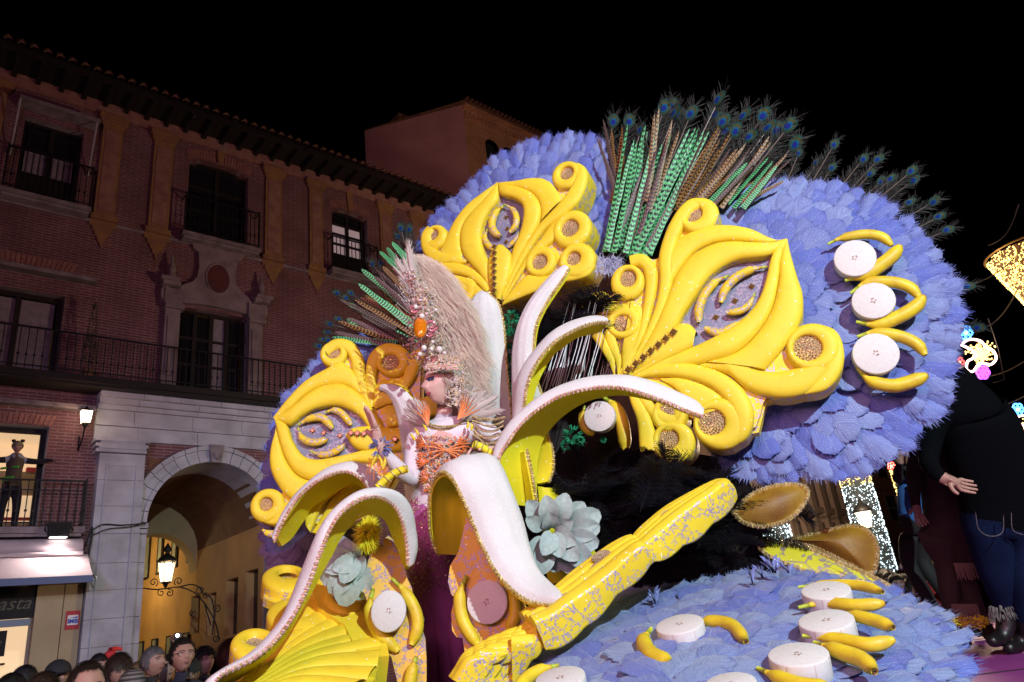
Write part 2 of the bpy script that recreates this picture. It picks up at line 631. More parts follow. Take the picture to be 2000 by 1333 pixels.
def wall_cells(mb, x0, x1, z0, z1, holes, o=0., depth=.35, mi=0, rev=1):
    xs = sorted({x0, x1} | {h[0] for h in holes} | {h[1] for h in holes})
    zs = sorted({z0, z1} | {h[2] for h in holes} | {h[3] for h in holes})
    xs = [x for x in xs if x0 <= x <= x1]
    zs = [z for z in zs if z0 <= z <= z1]
    for a, b in zip(xs, xs[1:]):
        for c, d in zip(zs, zs[1:]):
            mx, mz = (a + b) / 2, (c + d) / 2
            if any(h[0] < mx < h[1] and h[2] < mz < h[3] for h in holes):
                continue
            mb.add([(a, -o, c), (b, -o, c), (b, -o, d), (a, -o, d)], [(0, 1, 2, 3)], mi)
    for h in holes:
        a, b, c, d = h[:4]
        y0, y1 = -o, -o + depth
        mb.add([(a, y0, c), (a, y1, c), (a, y1, d), (a, y0, d)], [(0, 1, 2, 3)], rev)
        mb.add([(b, y0, c), (b, y1, c), (b, y1, d), (b, y0, d)], [(3, 2, 1, 0)], rev)
        mb.add([(a, y0, d), (a, y1, d), (b, y1, d), (b, y0, d)], [(0, 1, 2, 3)], rev)
        mb.add([(a, y0, c), (a, y1, c), (b, y1, c), (b, y0, c)], [(3, 2, 1, 0)], rev)


UPH = [(1.30, 2.50, 11.9, 13.9), (4.97, 6.55, 11.94, 14.2), (9.1, 10.3, 11.85, 13.95), (12.9, 14.1, 11.85, 13.95),
       (4.93, 6.63, 7.62, 9.8), (.9, 2.54, 7.62, 9.5), (9.2, 10.9, 7.62, 9.6)]
mb = MB()
wall_cells(mb, -3, 22, 7.4, 14.96, UPH)
mb.build('upper_wall', [MT['brick'], MT['stone_dirty']], pal, False)
LOH = [(.9, 2.55, 4.5, 6.52), (4.53, 7.29, 0, 5.94), (-1, 2.66, 0, 3.37)]
mb = MB()
wall_cells(mb, -3, 22, 0, 7.4, LOH, 0, .35)
mb.build('lower_wall', [MT['brick'], MT['stone']], pal, False)


def fill_arch(mb, cx, r, zs, ztop, o, depth, mi=0, ry=None, n=20):
    """spandrels between a round/segmental arch and the rectangle over it"""
    ry = ry or r
    for sgn in (-1, 1):
        pts = [(cx + sgn * r * math.cos(a), zs + ry * math.sin(a)) for a in [math.pi / 2 * i / n for i in range(n + 1)]]
        for (xa, za), (xb, zb) in zip(pts, pts[1:]):
            V = [(xa, -o, za), (xb, -o, zb), (xb, -o, ztop), (xa, -o, ztop)]
            mb.add(V, [(0, 1, 2, 3)], mi)
            mb.add([(xa, -o, za), (xa, -o + depth, za), (xb, -o + depth, zb), (xb, -o, zb)], [(0, 1, 2, 3)], mi)


for a_ in ((5.76, .80, 14.0, 14.2, .2), (9.7, .61, 13.8, 13.95, .15), (5.78, .86, 9.68, 9.8, .12)):
    mb = MB()
    fill_arch(mb, a_[0], a_[1], a_[2], a_[3], .005, .3, 0, a_[4])
    mb.build('window_head', MT['brick'], pal, False)
mb = MB()
fill_arch(mb, 5.91, 1.385, 4.55, 5.95, .005, 1.2, 0)
mb.build('arch_spandrels', MT['stone'], pal, False)


def window(x0, x1, z0, z1, panes, mat_p, frame=.07, rows=2, cols=2, o=-.26, dark_low=0):
    f = MB()
    fb(f, x0, x0 + frame, o, o + .07, z0, z1)
    fb(f, x1 - frame, x1, o, o + .07, z0, z1)
    fb(f, x0 + frame, x1 - frame, o, o + .07, z1 - frame, z1)
    fb(f, x0 + frame, x1 - frame, o, o + .07, z0, z0 + frame + dark_low)
    wi = (x1 - x0 - 2 * frame) / cols
    for c in range(1, cols):
        fb(f, x0 + frame + wi * c - .05, x0 + frame + wi * c + .05, o + .001, o + .08, z0 + frame, z1 - frame)
    hz = z0 + frame + dark_low
    hh = (z1 - frame - hz) / rows
    for r in range(1, rows):
        fb(f, x0 + frame, x1 - frame, o + .002, o + .06, hz + hh * r - .03, hz + hh * r + .03)
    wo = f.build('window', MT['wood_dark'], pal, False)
    for c in range(cols):
        for r in range(rows):
            p = MB()
            a = x0 + frame + wi * c + .04
            b = x0 + frame + wi * (c + 1) - .04
            fb(p, a, b, o - .02, o + .01, hz + hh * r + .03, hz + hh * (r + 1) - .03)
            p.build('pane', MT[mat_p[(c + r * cols) % len(mat_p)]], wo, False)
    return wo


window(1.30, 2.50, 11.9, 13.9, None, ['curtain', 'curtain', 'glass_dark', 'glass_dark'], rows=2, dark_low=.55)
window(4.97, 6.55, 11.94, 14.2, None, ['glass_dark'], rows=3)
MT['lit_curtain'] = plain('lit_curtain', (.6, .5, .52), .9, emit=.16, ecol=(1, .72, .8))
window(9.1, 10.3, 11.85, 13.95, None, ['lit_curtain'] * 6 + ['glass_dark'] * 2, rows=4, frame=.1, dark_low=.55)
window(12.9, 14.1, 11.85, 13.95, None, ['glass_dark'], rows=3)
window(4.93, 6.63, 7.62, 9.8, None, ['glass_dark', 'glass_dark', 'curtain', 'glass_dark'], cols=4, rows=3)
window(.9, 2.54, 7.62, 9.5, None, ['curtain', 'curtain'], cols=2, rows=1, frame=.1)
window(9.2, 10.9, 7.62, 9.6, None, ['glass_dark'], rows=3)
# lit room behind the mask window
mb = MB()
fb(mb, .5, 3.3, -2.2, -2.1, 4.3, 6.9)
fb(mb, .5, 3.3, -2.1, -.36, 6.62, 6.7)
mb.build('lit_room', MT['lit_room'], pal, False)
mb = MB()
fb(mb, 2.45, 2.55, -.34, -.24, 4.5, 6.52)
fb(mb, .9, 2.45, -.34, -.24, 6.42, 6.52)
fb(mb, .9, 1.0, -.34, -.24, 4.5, 6.42)
mb.build('window', MT['black'], pal, False)
rf = MB()
for i, (a, b, z0, z1, m) in enumerate([(1.9, 3.2, 5.5, 6.0, 0), (2.0, 3.2, 4.4, 4.9, 0), (2.5, 2.9, 5.95, 6.1, 1), (2.2, 3.0, 4.95, 5.0, 1)]):
    fb(rf, a, b, -2.05, -1.9, z0, z1, m)
rf.build('room_furniture', [MT['plaster_cream'], MT['red']], pal, False)
# shop
mb = MB()
fb(mb, -1.2, 3.0, -2.6, -2.5, 0, 3.2)
mb.build('shop_interior', MT['lit_shop'], pal, False)
mb = MB()
for i in range(4):
    fb(mb, -1, 2.6, -2.45, -2.1, .7 + i * .45, .74 + i * .45, 0)
for i in range(40):
    x = random.uniform(-.8, 2.5)
    zz = .74 + .45 * random.randint(0, 3)
    fb(mb, x, x + random.uniform(.08, .2), -2.4, -2.2, zz + .002, zz + random.uniform(.1, .3), random.randint(1, 3))
mb.build('shop_shelf', [MT['brown_paint'], MT['plaster_cream'], MT['ochre'], MT['white']], pal, False)
mb = MB()
fb(mb, -1, 2.66, -.12, .06, 2.80, 3.36)
mb.build('shop_fascia', MT['black'], pal, False)
mb = MB()
fb(mb, -1, 2.62, -.05, .09, 2.66, 2.78)
mb.build('shutter_rail', plain('dull_steel', (.16, .19, .25), .5, .6), pal, False)
mb = MB()
fb(mb, 1.95, 2.28, .0, .05, 2.16, 2.60)
o = mb.build('hanging_board', MT['black'], pal, False)


def text(name, body, size, M, mat, parent, ext=.004, shear=0, bold=0):
    cu = bpy.data.curves.new(name, 'FONT')
    cu.body = body
    cu.size = size
    cu.extrude = ext
    cu.shear = shear
    cu.offset = bold
    cu.align_x = 'CENTER'
    cu.align_y = 'CENTER'
    cu.resolution_u = 2
    tmp = bpy.data.objects.new('tmp', cu)
    COL.objects.link(tmp)
    bpy.context.view_layer.update()
    me = bpy.data.meshes.new_from_object(tmp.evaluated_get(bpy.context.evaluated_depsgraph_get()))
    bpy.data.objects.remove(tmp)
    me.materials.clear()
    me.materials.append(mat)
    return put(name, me, parent, M)


def ftext(body, s, z, out, size, mat, **k):
    M = Matrix.Translation((s, -out, z)) @ Matrix.Rotation(math.radians(90), 4, 'X')
    return text('lettering', body, size, M, mat, pal, **k)


ftext('casta', 2.25, 3.06, .065, .34, MT['gold_text'], shear=.35)
ftext('lle', 2.12, 2.4, .055, .18, MT['gold_text'], shear=.35)
# cream shop pier with two boards and painted sign
mb = MB()
fb(mb, 2.67, 3.12, 0, .10, 0, 3.36)
mb.build('shop_panel', MT['plaster_cream'], pal, False)
mb = MB()
fb(mb, 3.135, 3.45, 0, .10, 0, 3.36)
mb.build('shop_panel', MT['plaster_cream'], pal, False)
mb = MB()
fb(mb, 2.67, 3.45, .0, .14, 3.361, 3.75)
mb.build('brown_beam', MT['brown_paint'], pal, False)
sg = MB()
fb(sg, 3.19, 3.43, .101, .125, 2.52, 2.86)
fb(sg, 3.22, 3.40, .125, .13, 2.60, 2.78, 1)
sg.build('notice_sign', [MT['red'], MT['white']], pal, False)
ftext('IMB', 3.31, 2.665, .131, .11, MT['blue'], bold=.004)
mb = MB()
mb.add([(3.26, -.134, 2.725), (3.385, -.134, 2.725), (3.385, -.134, 2.755)], [(0, 1, 2)])
mb.build('blue_wedge', MT['blue'], pal, False)
# date cartouche on the frieze
fr = MB()
fb(fr, -3, 22, .0, .06, 14.62, 14.96)
fr.build('frieze', MT['frieze'], pal, False)
ftext('AÑO', 5.78, 14.84, .065, .17, MT['stone_dirty'])
ftext('1785', 5.78, 14.69, .065, .13, MT['stone_dirty'])

# pilasters
for (a, b) in ((.42, .92), (2.85, 3.36), (4.04, 4.57), (7.0, 7.54), (8.32, 8.8), (10.7, 11.2), (11.9, 12.4), (14.6, 15.1), (16, 16.5)):
    mb = MB()
    fb(mb, a + .03, b - .03, 0, .07, 11.72, 14.3)
    fb(mb, a + .10, b - .10, .07, .085, 11.85, 14.15, 1)
    fb(mb, a, b, 0, .1, 14.3, 14.36)
    fb(mb, a - .04, b + .04, 0, .13, 14.36, 14.46)
    fb(mb, a - .08, b + .08, 0, .16, 14.46, 14.60)
    fb(mb, a - .03, b + .03, 0, .11, 11.60, 11.72)
    mb.build('pilaster', [MT['ochre'], MT['frieze']], pal, False)
    mb = MB()
    c = (a + b) / 2
    wd = (b - a) / 2 + .03
    half = [(wd, 11.58), (wd, 11.42), (wd * .75, 11.42), (wd * .75, 11.3), (wd * .55, 11.28), (wd * .5, 11.18), (wd * .33, 11.14), (wd * .28, 11.04), (wd * .12, 11.0), (0, 10.88)]
    poly = [(c - x, z) for x, z in half] + [(c + x, z) for x, z in reversed(half[:-1])]
    mb.prism(poly, 0, .05, 0, lambda x, z, h: (x, -h - .002, z))
    mb.build('pendant', MT['ochre'], pal, False)
mb = MB()
fb(mb, -3, 22, 0, .045, 11.50, 11.578)
mb.build('string_course', MT['stone_dirty'], pal, False)


# brick voussoirs (each its own brick)
def bricks_flat(x0, x1, z0, z1, cx, out=.012, spread=.35, n=None, mat='brick_piece'):
    n = n or int((x1 - x0) / .085)
    for i in range(n):
        f0 = i / n
        f1 = (i + .82) / n
        a0, a1 = x0 + (x1 - x0) * f0, x0 + (x1 - x0) * f1
        k = spread * (z1 - z0)
        t0, t1 = a0 + (a0 - cx) * k, a1 + (a1 - cx) * k
        m = MB()
        m.prism([(a0, z0), (a1, z0), (t1, z1), (t0, z1)], 0, out, 0, lambda x, z, h: (x, -h - .001, z))
        m.build('brick', MT[mat], pal, False)


MT['brick_piece'] = plain('pale_brick', (.36, .17, .14), .85, col2=(.22, .09, .08), nscale=6, bump=.2)
bricks_flat(1.1, 2.6, 9.99, 10.33, 1.6)
bricks_flat(1.1, 2.6, 6.55, 6.75, 1.6)


def arch_bricks(cx, r, ry, zs, h, a0, a1, n):
    for i in range(n):
        t0 = a0 + (a1 - a0) * i / n
        t1 = a0 + (a1 - a0) * (i + .8) / n
        q = []
        for t, k in ((t0, 0), (t1, 0), (t1, h), (t0, h)):
            q.append((cx + r * math.cos(t) * (1 + k * .3), zs + ry * math.sin(t) + k))
        m = MB()
        m.prism(q, 0, .015, 0, lambda x, z, hh: (x, -hh - .006, z))
        m.build('brick', MT['brick_piece'], pal, False)


arch_bricks(5.76, .86, .25, 14.0, .28, math.radians(165), math.radians(98), 12)
arch_bricks(5.76, .86, .25, 14.0, .28, math.radians(82), math.radians(15), 12)
arch_bricks(9.7, .68, .22, 13.8, .28, math.radians(165), math.radians(98), 10)
arch_bricks(9.7, .68, .22, 13.8, .28, math.radians(82), math.radians(15), 10)
for c in (5.76, 9.7):
    mb = MB()
    mb.prism([(c - .07, 14.22 if c < 8 else 13.98), (c + .07, 14.22 if c < 8 else 13.98), (c + .11, 14.61), (c - .11, 14.61)], 0, .07, 0, lambda x, z, h: (x, -h - .002, z))
    mb.build('keystone', MT['ochre'], pal, False)


# balconies
def balcony(x0, x1, zf, out, h, slab_m='stone_dirty', slab=.1, step=.115, bars=True, kind='balcony', mid=0):
    mb = MB()
    fb(mb, x0 - .04, x1 + .04, 0.001, out + .05, zf - slab, zf)
    fb(mb, x0, x1, 0.001, out - .02, zf - slab - .06, zf - slab - .001)
    b = mb.build(kind, MT[slab_m], pal, False)
    r = MB()
    fb(r, x0, x1, out - .02, out + .02, zf + h - .03, zf + h)
    fb(r, x0, x1, out - .012, out + .012, zf + .08, zf + .10)
    if mid:
        fb(r, x0, x1, out - .01, out + .01, zf + h - mid, zf + h - mid + .02)
    for x in (x0, x1):
        fb(r, x - .018, x + .018, out - .022, out + .022, zf, zf + h + .03)
        fb(r, x - .015, x + .015, 0.02, out - .021, zf + h - .03, zf + h - .005)
        fb(r, x - .012, x + .012, 0.02, out - .021, zf + .08, zf + .10)
    r.build('railing', MT['iron'], b, False)
    bm_ = MB()
    fb(bm_, -.009, .009, -.009, .009, 0, h - .03)
    fb(bm_, -.022, .022, -.022, .022, h * .32, h * .36)
    me = bm_.mesh('baluster', MT['iron'], False)
    n = int((x1 - x0) / step)
    for i in range(n + 1):
        put('baluster', me, b, Matrix.Translation((x0 + (x1 - x0) * i / n, -out, zf)))
    if out > .35:
        k = int(out / .12)
        for x in (x0, x1):
            for i in range(1, k):
                put('baluster', me, b, Matrix.Translation((x, -out * i / k, zf)))
    return b


balcony(1.06, 2.74, 11.70, .30, 1.1)
balcony(4.84, 6.74, 11.68, .35, 1.1)
balcony(8.93, 10.42, 11.70, .32, 1.05)
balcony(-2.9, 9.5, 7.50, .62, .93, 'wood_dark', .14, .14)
balcony(-1., 3.26, 4.42, .38, .92, 'stone_dirty', .12, .14, mid=.22)
# slatted mask over the railing by the small window awning etc.
for (x0, x1, z, o) in ((1.1, 2.74, 14.12, .45), (.6, 3.05, 9.93, .35), (-1, 3.3, 6.95, .35)):
    mb = MB()
    fb(mb, x0, x1, 0.001, o, z - .05, z)
    fb(mb, x0, x1, o - .04, o + .01, z - .1, z - .051)
    mb.build('hood_moulding', MT['stone_dirty'] if z != 14.12 else MT['stone_dirty'], pal, False)
mb = MB()
for x in (1.12, 2.68):
    mb.tube([(x, -.42, 14.03), (x, -.05, 12.7)], .02)
mb.build('awning_strut', MT['stone'], pal, False)

# carved doorcase
ca = MB()
half = [(0, 11.66), (.78, 11.66), (.80, 11.56), (.66, 11.5), (.62, 11.38), (.50, 11.3), (.46, 10.9), (.50, 10.6), (.62, 10.42), (.86, 10.28), (.92, 10.1), (.94, 9.9), (.86, 9.82), (.5, 9.86), (0, 9.88)]
poly = [(5.78 + x, z) for x, z in half] + [(5.78 - x, z) for x, z in reversed(half[1:-1])]
ca.prism(poly[::-1], 0, .12, 0, lambda x, z, h: (x, -h - .01, z))
fb(ca, 4.98, 6.58, .131, .22, 11.56, 11.68)
c_o = ca.build('cartouche', MT['doorcase'], pal, False)
ov = MB()
el = [(5.79 + .28 * math.cos(t), 10.66 + .40 * math.sin(t)) for t in [2 * math.pi * i / 28 for i in range(28)]]
ov.prism(el, 0, .012, 0, lambda x, z, h: (x, -h - .132, z))
ov.build('oval_panel', MT['red_oval'], c_o, False)
ov = MB()
ov.tube([(5.79 + .30 * math.cos(t), -.135, 10.66 + .42 * math.sin(t)) for t in [2 * math.pi * i / 28 for i in range(29)]], .025, 6, 0, False)
ov.build('oval_rim', MT['doorcase'], c_o)
for sg_ in (-1, 1):
    cx = 5.78 + sg_ * 1.02
    mb = MB()
    fb(mb, cx - .17, cx + .17, 0.001, .14, 7.64, 9.6)
    fb(mb, cx - .11, cx + .11, .141, .17, 7.9, 9.4)
    mb.build('door_column', MT['doorcase'], pal, False)
    mb = MB()
    fb(mb, cx - .2, cx + .24, 0.001, .22, 9.6, 9.72)
    sc = [(cx + sg_ * (.2 + .10 * math.cos(t)), 9.98 + .22 * math.sin(t)) for t in [math.pi * 2 * i / 14 for i in range(14)]]
    mb.prism(sc, .0, .16, 0, lambda x, z, h: (x, -h - .003, z))
    fb(mb, cx - .22, cx + .2, 0.001, .2, 9.72, 10.12)
    fb(mb, cx - .30 if sg_ < 0 else cx - .1, cx + .1 if sg_ < 0 else cx + .30, 0.001, .3, 10.16, 10.27)
    fb(mb, cx - .36 if sg_ < 0 else cx - .06, cx + .06 if sg_ < 0 else cx + .36, 0.001, .34, 10.27, 10.36)
    mb.build('pediment', MT['doorcase'], pal, False)
    mb = MB()
    mb.lathe([(.11, 0), (.13, .06), (.07, .12), (.1, .22), (.09, .32), (.04, .5), (.05, .54), (.0, .74)], 10, 0, (cx + sg_ * .1, -.18, 10.36))
    mb.build('finial', MT['doorcase'], pal)
# entablature over the arch
for bands in (((6.30, 6.60, .10),), ((6.604, 6.68, .16), (6.68, 6.95, .12)), ((6.954, 7.05, .2), (7.05, 7.18, .3)), ((7.184, 7.30, .38), (7.30, 7.352, .42))):
    x = 3.36
    while x < 13:
        x2 = x + random.uniform(.7, 1.3)
        mb = MB()
        j = random.uniform(-.008, .008)
        for (z0, z1, o) in bands:
            fb(mb, x, x2 - .008, 0.001, o + j, z0, z1)
        mb.build('cornice_stone', MT['stone'], pal, False)
        x = x2
mb = MB()
fb(mb, 13, 20, 0.001, .3, 6.3, 7.35)
mb.build('entablature', MT['stone'], pal, False)
mb = MB()
for i in range(3):
    fb(mb, 3.38 - i * .02, 4.36 + i * .02, 0.001, .33 + .03 * i, 5.98 + i * .11, 6.05 + i * .11)
fb(mb, 3.42, 4.34, 0.001, .36, 6.05, 6.09)
fb(mb, 3.44, 4.32, 0.001, .37, 6.16, 6.20)
mb.build('pier_capital', MT['stone'], pal, False)
# pier built of stone blocks
zz = [0, .55, 1.1, 1.62, 2.15, 2.66, 3.2, 3.72, 4.3, 4.86, 5.4, 5.97]
for x0, x1 in ((3.47, 4.36), (7.46, 8.36)):
    for a, b in zip(zz, zz[1:]):
        m = MB()
        fb(m, x0, x1, 0.002, .25 + random.uniform(-.004, .004), a + .006, b - .006)
        m.build('stone_block', MT['stone'], pal, False)
    m = MB()
    fb(m, x0 + .01, x1 - .01, 0.001, .235, 0, 5.97)
    m.build('pier_core', MT['stone_dirty'], pal, False)
    for (q0, q1) in ((x0 + .14, x0 + .17), (x1 - .17, x1 - .14)):
        m = MB()
        fb(m, q0, q1, .2, .275, .7, 5.75)
        m.build('panel_moulding', MT['stone'], pal, False)
    m = MB()
    fb(m, x0 + .172, x1 - .172, .2, .275, 5.70, 5.745)
    fb(m, x0 + .172, x1 - .172, .2, .275, .7, .75)
    m.build('panel_moulding', MT['stone'], pal, False)
for x0, x1 in ((4.37, 4.53), (7.29, 7.45)):
    for a, b in zip(zz[:8], zz[1:9]):
        m = MB()
        fb(m, x0, x1, -.3, .12, a + .005, min(b, 4.5) - .005)
        m.build('stone_block', MT['stone'], pal, False)
    m = MB()
    fb(m, x0 - .0, x1 + .0, -.3, .17, 4.31, 4.40)
    fb(m, x0 - .0, x1 + .0, -.3, .2, 4.42, 4.52)
    m.build('impost', MT['stone'], pal, False)
# archivolt
nv = 19
for i in range(nv):
    if i == nv // 2:
        continue
    t0, t1 = math.pi * (i + .03) / nv, math.pi * (i + .97) / nv
    m = MB()
    for (ra, rb, o) in ((1.386, 1.47, .10), (1.472, 1.66, .07), (1.662, 1.76, .13)):
        q = []
        ts = [t0 + (t1 - t0) * k / 3 for k in range(4)]
        q = [(5.91 + ra * math.cos(t), 4.55 + ra * math.sin(t)) for t in ts] + [(5.91 + rb * math.cos(t), 4.55 + rb * math.sin(t)) for t in reversed(ts)]
        m.prism(q, .006, o, 0, lambda x, z, h: (x, -h, z))
    m.build('arch_stone', MT['stone'], pal, False)
m = MB()
m.prism([(5.81, 5.90), (6.01, 5.90), (6.08, 6.32), (5.74, 6.32)], .006, .2, 0, lambda x, z, h: (x, -h, z))
m.lathe([(.02, .05), (.1, .03), (.11, -.05), (.06, -.12), (0, -.14)], 8, 0, (5.91, -.21, 6.1))
m.build('keystone', MT['stone_dirty'], pal, False)
m = MB()
fb(m, 4.50, 4.86, 0.01, .03, 5.62, 5.95)
m.build('painted_panel', MT['brown_paint'], pal, False)

# passage behind the arch
m = MB()
RW = 7.29
m.add([(4.53, .35, 0), (4.53, 5, 0), (4.53, 5, 4.55), (4.53, .35, 4.55)], [(0, 1, 2, 3)], 0)
k = 14
for i in range(k):
    a, b = math.pi * i / k, math.pi * (i + 1) / k
    xa, za, xb, zb = 5.91 + 1.385 * math.cos(a), 4.56 + 1.385 * math.sin(a), 5.91 + 1.385 * math.cos(b), 4.56 + 1.385 * math.sin(b)
    m.add([(xa, .3, za), (xa, 5, za), (xb, 5, zb), (xb, .3, zb)], [(0, 1, 2, 3)], 0)
m.build('passage_vault', MT['brown_paint'], pal, False)
# right passage wall with windows, as holes with shutters
wins = []
for (xa, ya, xb, yb) in ((441, 1133, 463, 1238), (479, 1116, 503, 1238), (405, 1160, 420, 1240), (384, 963, 398, 1050), (413, 940, 428, 1032), (374, 1165, 389, 1236)):
    o0, z1 = rs(xa, ya, RW)
    o1, z0 = rs(xb, yb, RW)
    if min(-o0, -o1) > (.4 if max(z0, z1) < 4.3 else 1.3):
        wins.append((min(-o0, -o1), max(-o0, -o1), max(.05, min(z0, z1)), max(z0, z1)))
yw = MB()
holes = [(a, b, c, d) for a, b, c, d in wins]
ys = sorted({0.35, 5.0} | {v for h in holes for v in h[:2] if .35 < v < 5})
zs = sorted({0, 6.5} | {v for h in holes for v in h[2:]})
for a, b in zip(ys, ys[1:]):
    for c, d in zip(zs, zs[1:]):
        if any(h[0] < (a + b) / 2 < h[1] and h[2] < (c + d) / 2 < h[3] for h in holes):
            continue
        yw.add([(RW, a, c), (RW, b, c), (RW, b, d), (RW, a, d)], [(0, 1, 2, 3)])
yw.build('passage_wall', MT['plaster_yellow'], pal, False)
for (a, b, c, d) in holes:
    w_ = MB()
    w_.box(RW, RW + .3, a - .001, a + .02, c, d)
    w_.box(RW, RW + .3, b - .02, b + .001, c, d)
    w_.box(RW + .01, RW + .3, a + .021, b - .021, d - .02, d)
    f_ = w_.build('window', MT['plaster_yellow'], pal, False)
    w_ = MB()
    w_.box(RW + .2, RW + .24, a + .021, (a + b) / 2 - .02, c, d - .021)
    w_.build('shutter', MT['shutter'], f_, False)
    w_ = MB()
    w_.box(RW + .22, RW + .26, (a + b) / 2 - .015, b - .021, c, d - .021)
    w_.build('pane', MT['glass_dark'], f_, False)
# street behind: second arch and yellow side building
m = MB()
a2 = 1.05
cx2 = RW - a2 - .02
for sgn in (-1, 1):
    pts = [(cx2 + sgn * a2 * math.cos(a), 4.05 + a2 * math.sin(a)) for a in [math.pi / 2 * i / 12 for i in range(13)]]
    for (xa, za), (xb, zb) in zip(pts, pts[1:]):
        m.add([(xa, 5, za), (xb, 5, zb), (xb, 5, 7), (xa, 5, 7)], [(0, 1, 2, 3)])
        m.add([(xa, 5, za), (xa, 5.6, za), (xb, 5.6, zb), (xb, 5, zb)], [(0, 1, 2, 3)])
m.add([(4.0, 5, 0), (cx2 - a2, 5, 0), (cx2 - a2, 5, 7), (4.0, 5, 7)], [(0, 1, 2, 3)])
m.build('inner_arch', MT['plaster_cream'], pal, False)
sb = thing('yellow_side_building', 'yellow plastered building seen down the lane through the stone archway', 'building', FM)
m = MB()
m.box(RW + .35, RW + 6, 5.65, 34, 0, 13)
m.build('wall', MT['plaster_yellow'], sb, False)
m = MB()
m.box(-2, 4.2, 5.65, 34, 0, 11)
m.build('wall', MT['plaster_cream'], sb, False)
m = MB()
m.box(-2, 14, 34.2, 35, 0, 12)
m.build('wall', MT['plaster_cream'], sb, False)
for fl in range(3):
    for i in range(12):
        y = 6.3 + i * 1.5
        z = 1.6 + fl * 2.9 if fl else .8
        m = MB()
        m.box(RW + .30, RW + .345, y, y + .62, z, z + 1.7)
        f_ = m.build('window', MT['wood_dark'], sb, False)
        m = MB()
        m.box(RW + .26, RW + .295, y + .05, y + .36, z + .05, z + 1.65)
        m.build('shutter', MT['shutter'], f_, False)

# roof: soffit, rafters, tiles
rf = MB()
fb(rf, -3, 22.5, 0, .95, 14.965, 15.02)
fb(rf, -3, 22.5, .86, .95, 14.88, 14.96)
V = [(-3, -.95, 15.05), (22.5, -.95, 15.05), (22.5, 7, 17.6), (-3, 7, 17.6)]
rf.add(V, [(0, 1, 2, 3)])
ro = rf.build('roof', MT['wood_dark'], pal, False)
rb = MB()
rb.box(-.05, .05, -.86, -.02, 14.82, 14.962)
rme = rb.mesh('rafter', MT['wood_dark'], False)
for i in range(52):
    put('rafter', rme, ro, Matrix.Translation((-2.9 + i * .48, 0, 0)))
tb = MB()
ro_, rows_ = .10, []
for yy in (-.05, .45):
    rows_.append([(ro_ * math.cos(a) * (1 - .15 * (yy > 0)), yy, ro_ * .85 * math.sin(a)) for a in [math.pi * i / 6 for i in range(7)]])
tb.grid(rows_)
rows_ = [[(x * .8, y, z * .8) for x, y, z in r] for r in rows_]
tb.grid(rows_)
tb.add([rows_[0][0], rows_[0][3], rows_[0][6]], [(0, 1, 2)])
tme = tb.mesh('roof_tile', MT['tile'])
for j in range(2):
    for i in range(100):
        put('roof_tile', tme, ro, Matrix.Translation((-2.9 + i * .255 + random.uniform(-.01, .01), -1.0 + .42 * j, 15.07 + .135 * j)) @ Matrix.Rotation(.31, 4, 'X'))

# awning with housing, floodlight bracket
aw = thing('shop_awning', 'white canvas shop awning with blue hem below the lit window at left', 'awning', FM)
m = MB()
a0, zt = fs(0, 1088, .45)
a1, _ = fs(172, 1082, .45)
b1, zb = fs(182, 1124, 1.15)
_, zc = fs(60, 1142, 1.15)
rows_ = []
for i in range(13):
    x = -1 + (a1 + 1) * i / 12
    rows_.append([(x + (b1 - a1) * (i / 12) * t, -(.45 + .7 * t), zt + (zb - zt) * t - .03 * math.sin(math.pi * t)) for t in [j / 6 for j in range(7)]])
m.grid(rows_)
m.build('canopy', MT['canvas'], aw)
m = MB()
fb(m, -1, b1, 1.14, 1.16, zb - .12, zb + .005)
m.build('hem', MT['canvas_blue'], aw, False)
m = MB()
m.tube([(-1, -.3, zt + .16), (a1 - .1, -.3, zt + .16)], .17, 14)
m.tube([(-1, -.5, zt + .02), (a1 - .1, -.5, zt + .02)], .04, 8)
m.build('canvas_roll', MT['canvas'], aw)
m = MB()
m.tube([(a1 - .05, -.1, zt - .1), (a1 + .05, -1.1, zb - .05)], .02)
m.build('folding_arm', MT['white'], aw)
fl = thing('floodlight', 'black floodlight fixed to the balcony edge above the white awning', 'floodlight', FM)
sx, sz = fs(115, 1037, .5)
m = MB()
m.prism([(-.16, -.12), (.16, -.12), (.2, .14), (-.2, .14)], -.1, .1, 0, lambda x, z, h: (sx + x, -.5 - h, sz + z))
for i in range(6):
    m.box(sx - .15, sx + .15, -.63, -.601, sz - .1 + i * .04, sz - .085 + i * .04)
m.build('housing', MT['black'], fl, False)
m = MB()
m.tube([(sx - .2, -.3, sz + .2), (sx - .23, -.5, sz), (sx - .2, -.5, sz - .02)], .015)
m.tube([(sx + .2, -.3, sz + .2), (sx + .24, -.5, sz), (sx + .21, -.5, sz - .02)], .015)
m.build('bracket', MT['iron'], fl)
m = MB()
fb(m, sx - .14, sx + .14, .44, .56, sz - .135, sz - .121)
m.build('lens', plain('lit_lens', (1, .9, .85), .3, emit=6), fl, False)
lp = FM @ Vector((sx, -.75, sz - .16))
lamp('awning_lamp', 'SPOT', lp, FM @ Vector((sx - .3, -.75, sz - 2)), 60, (1, .86, .85), .05, 150, .6)

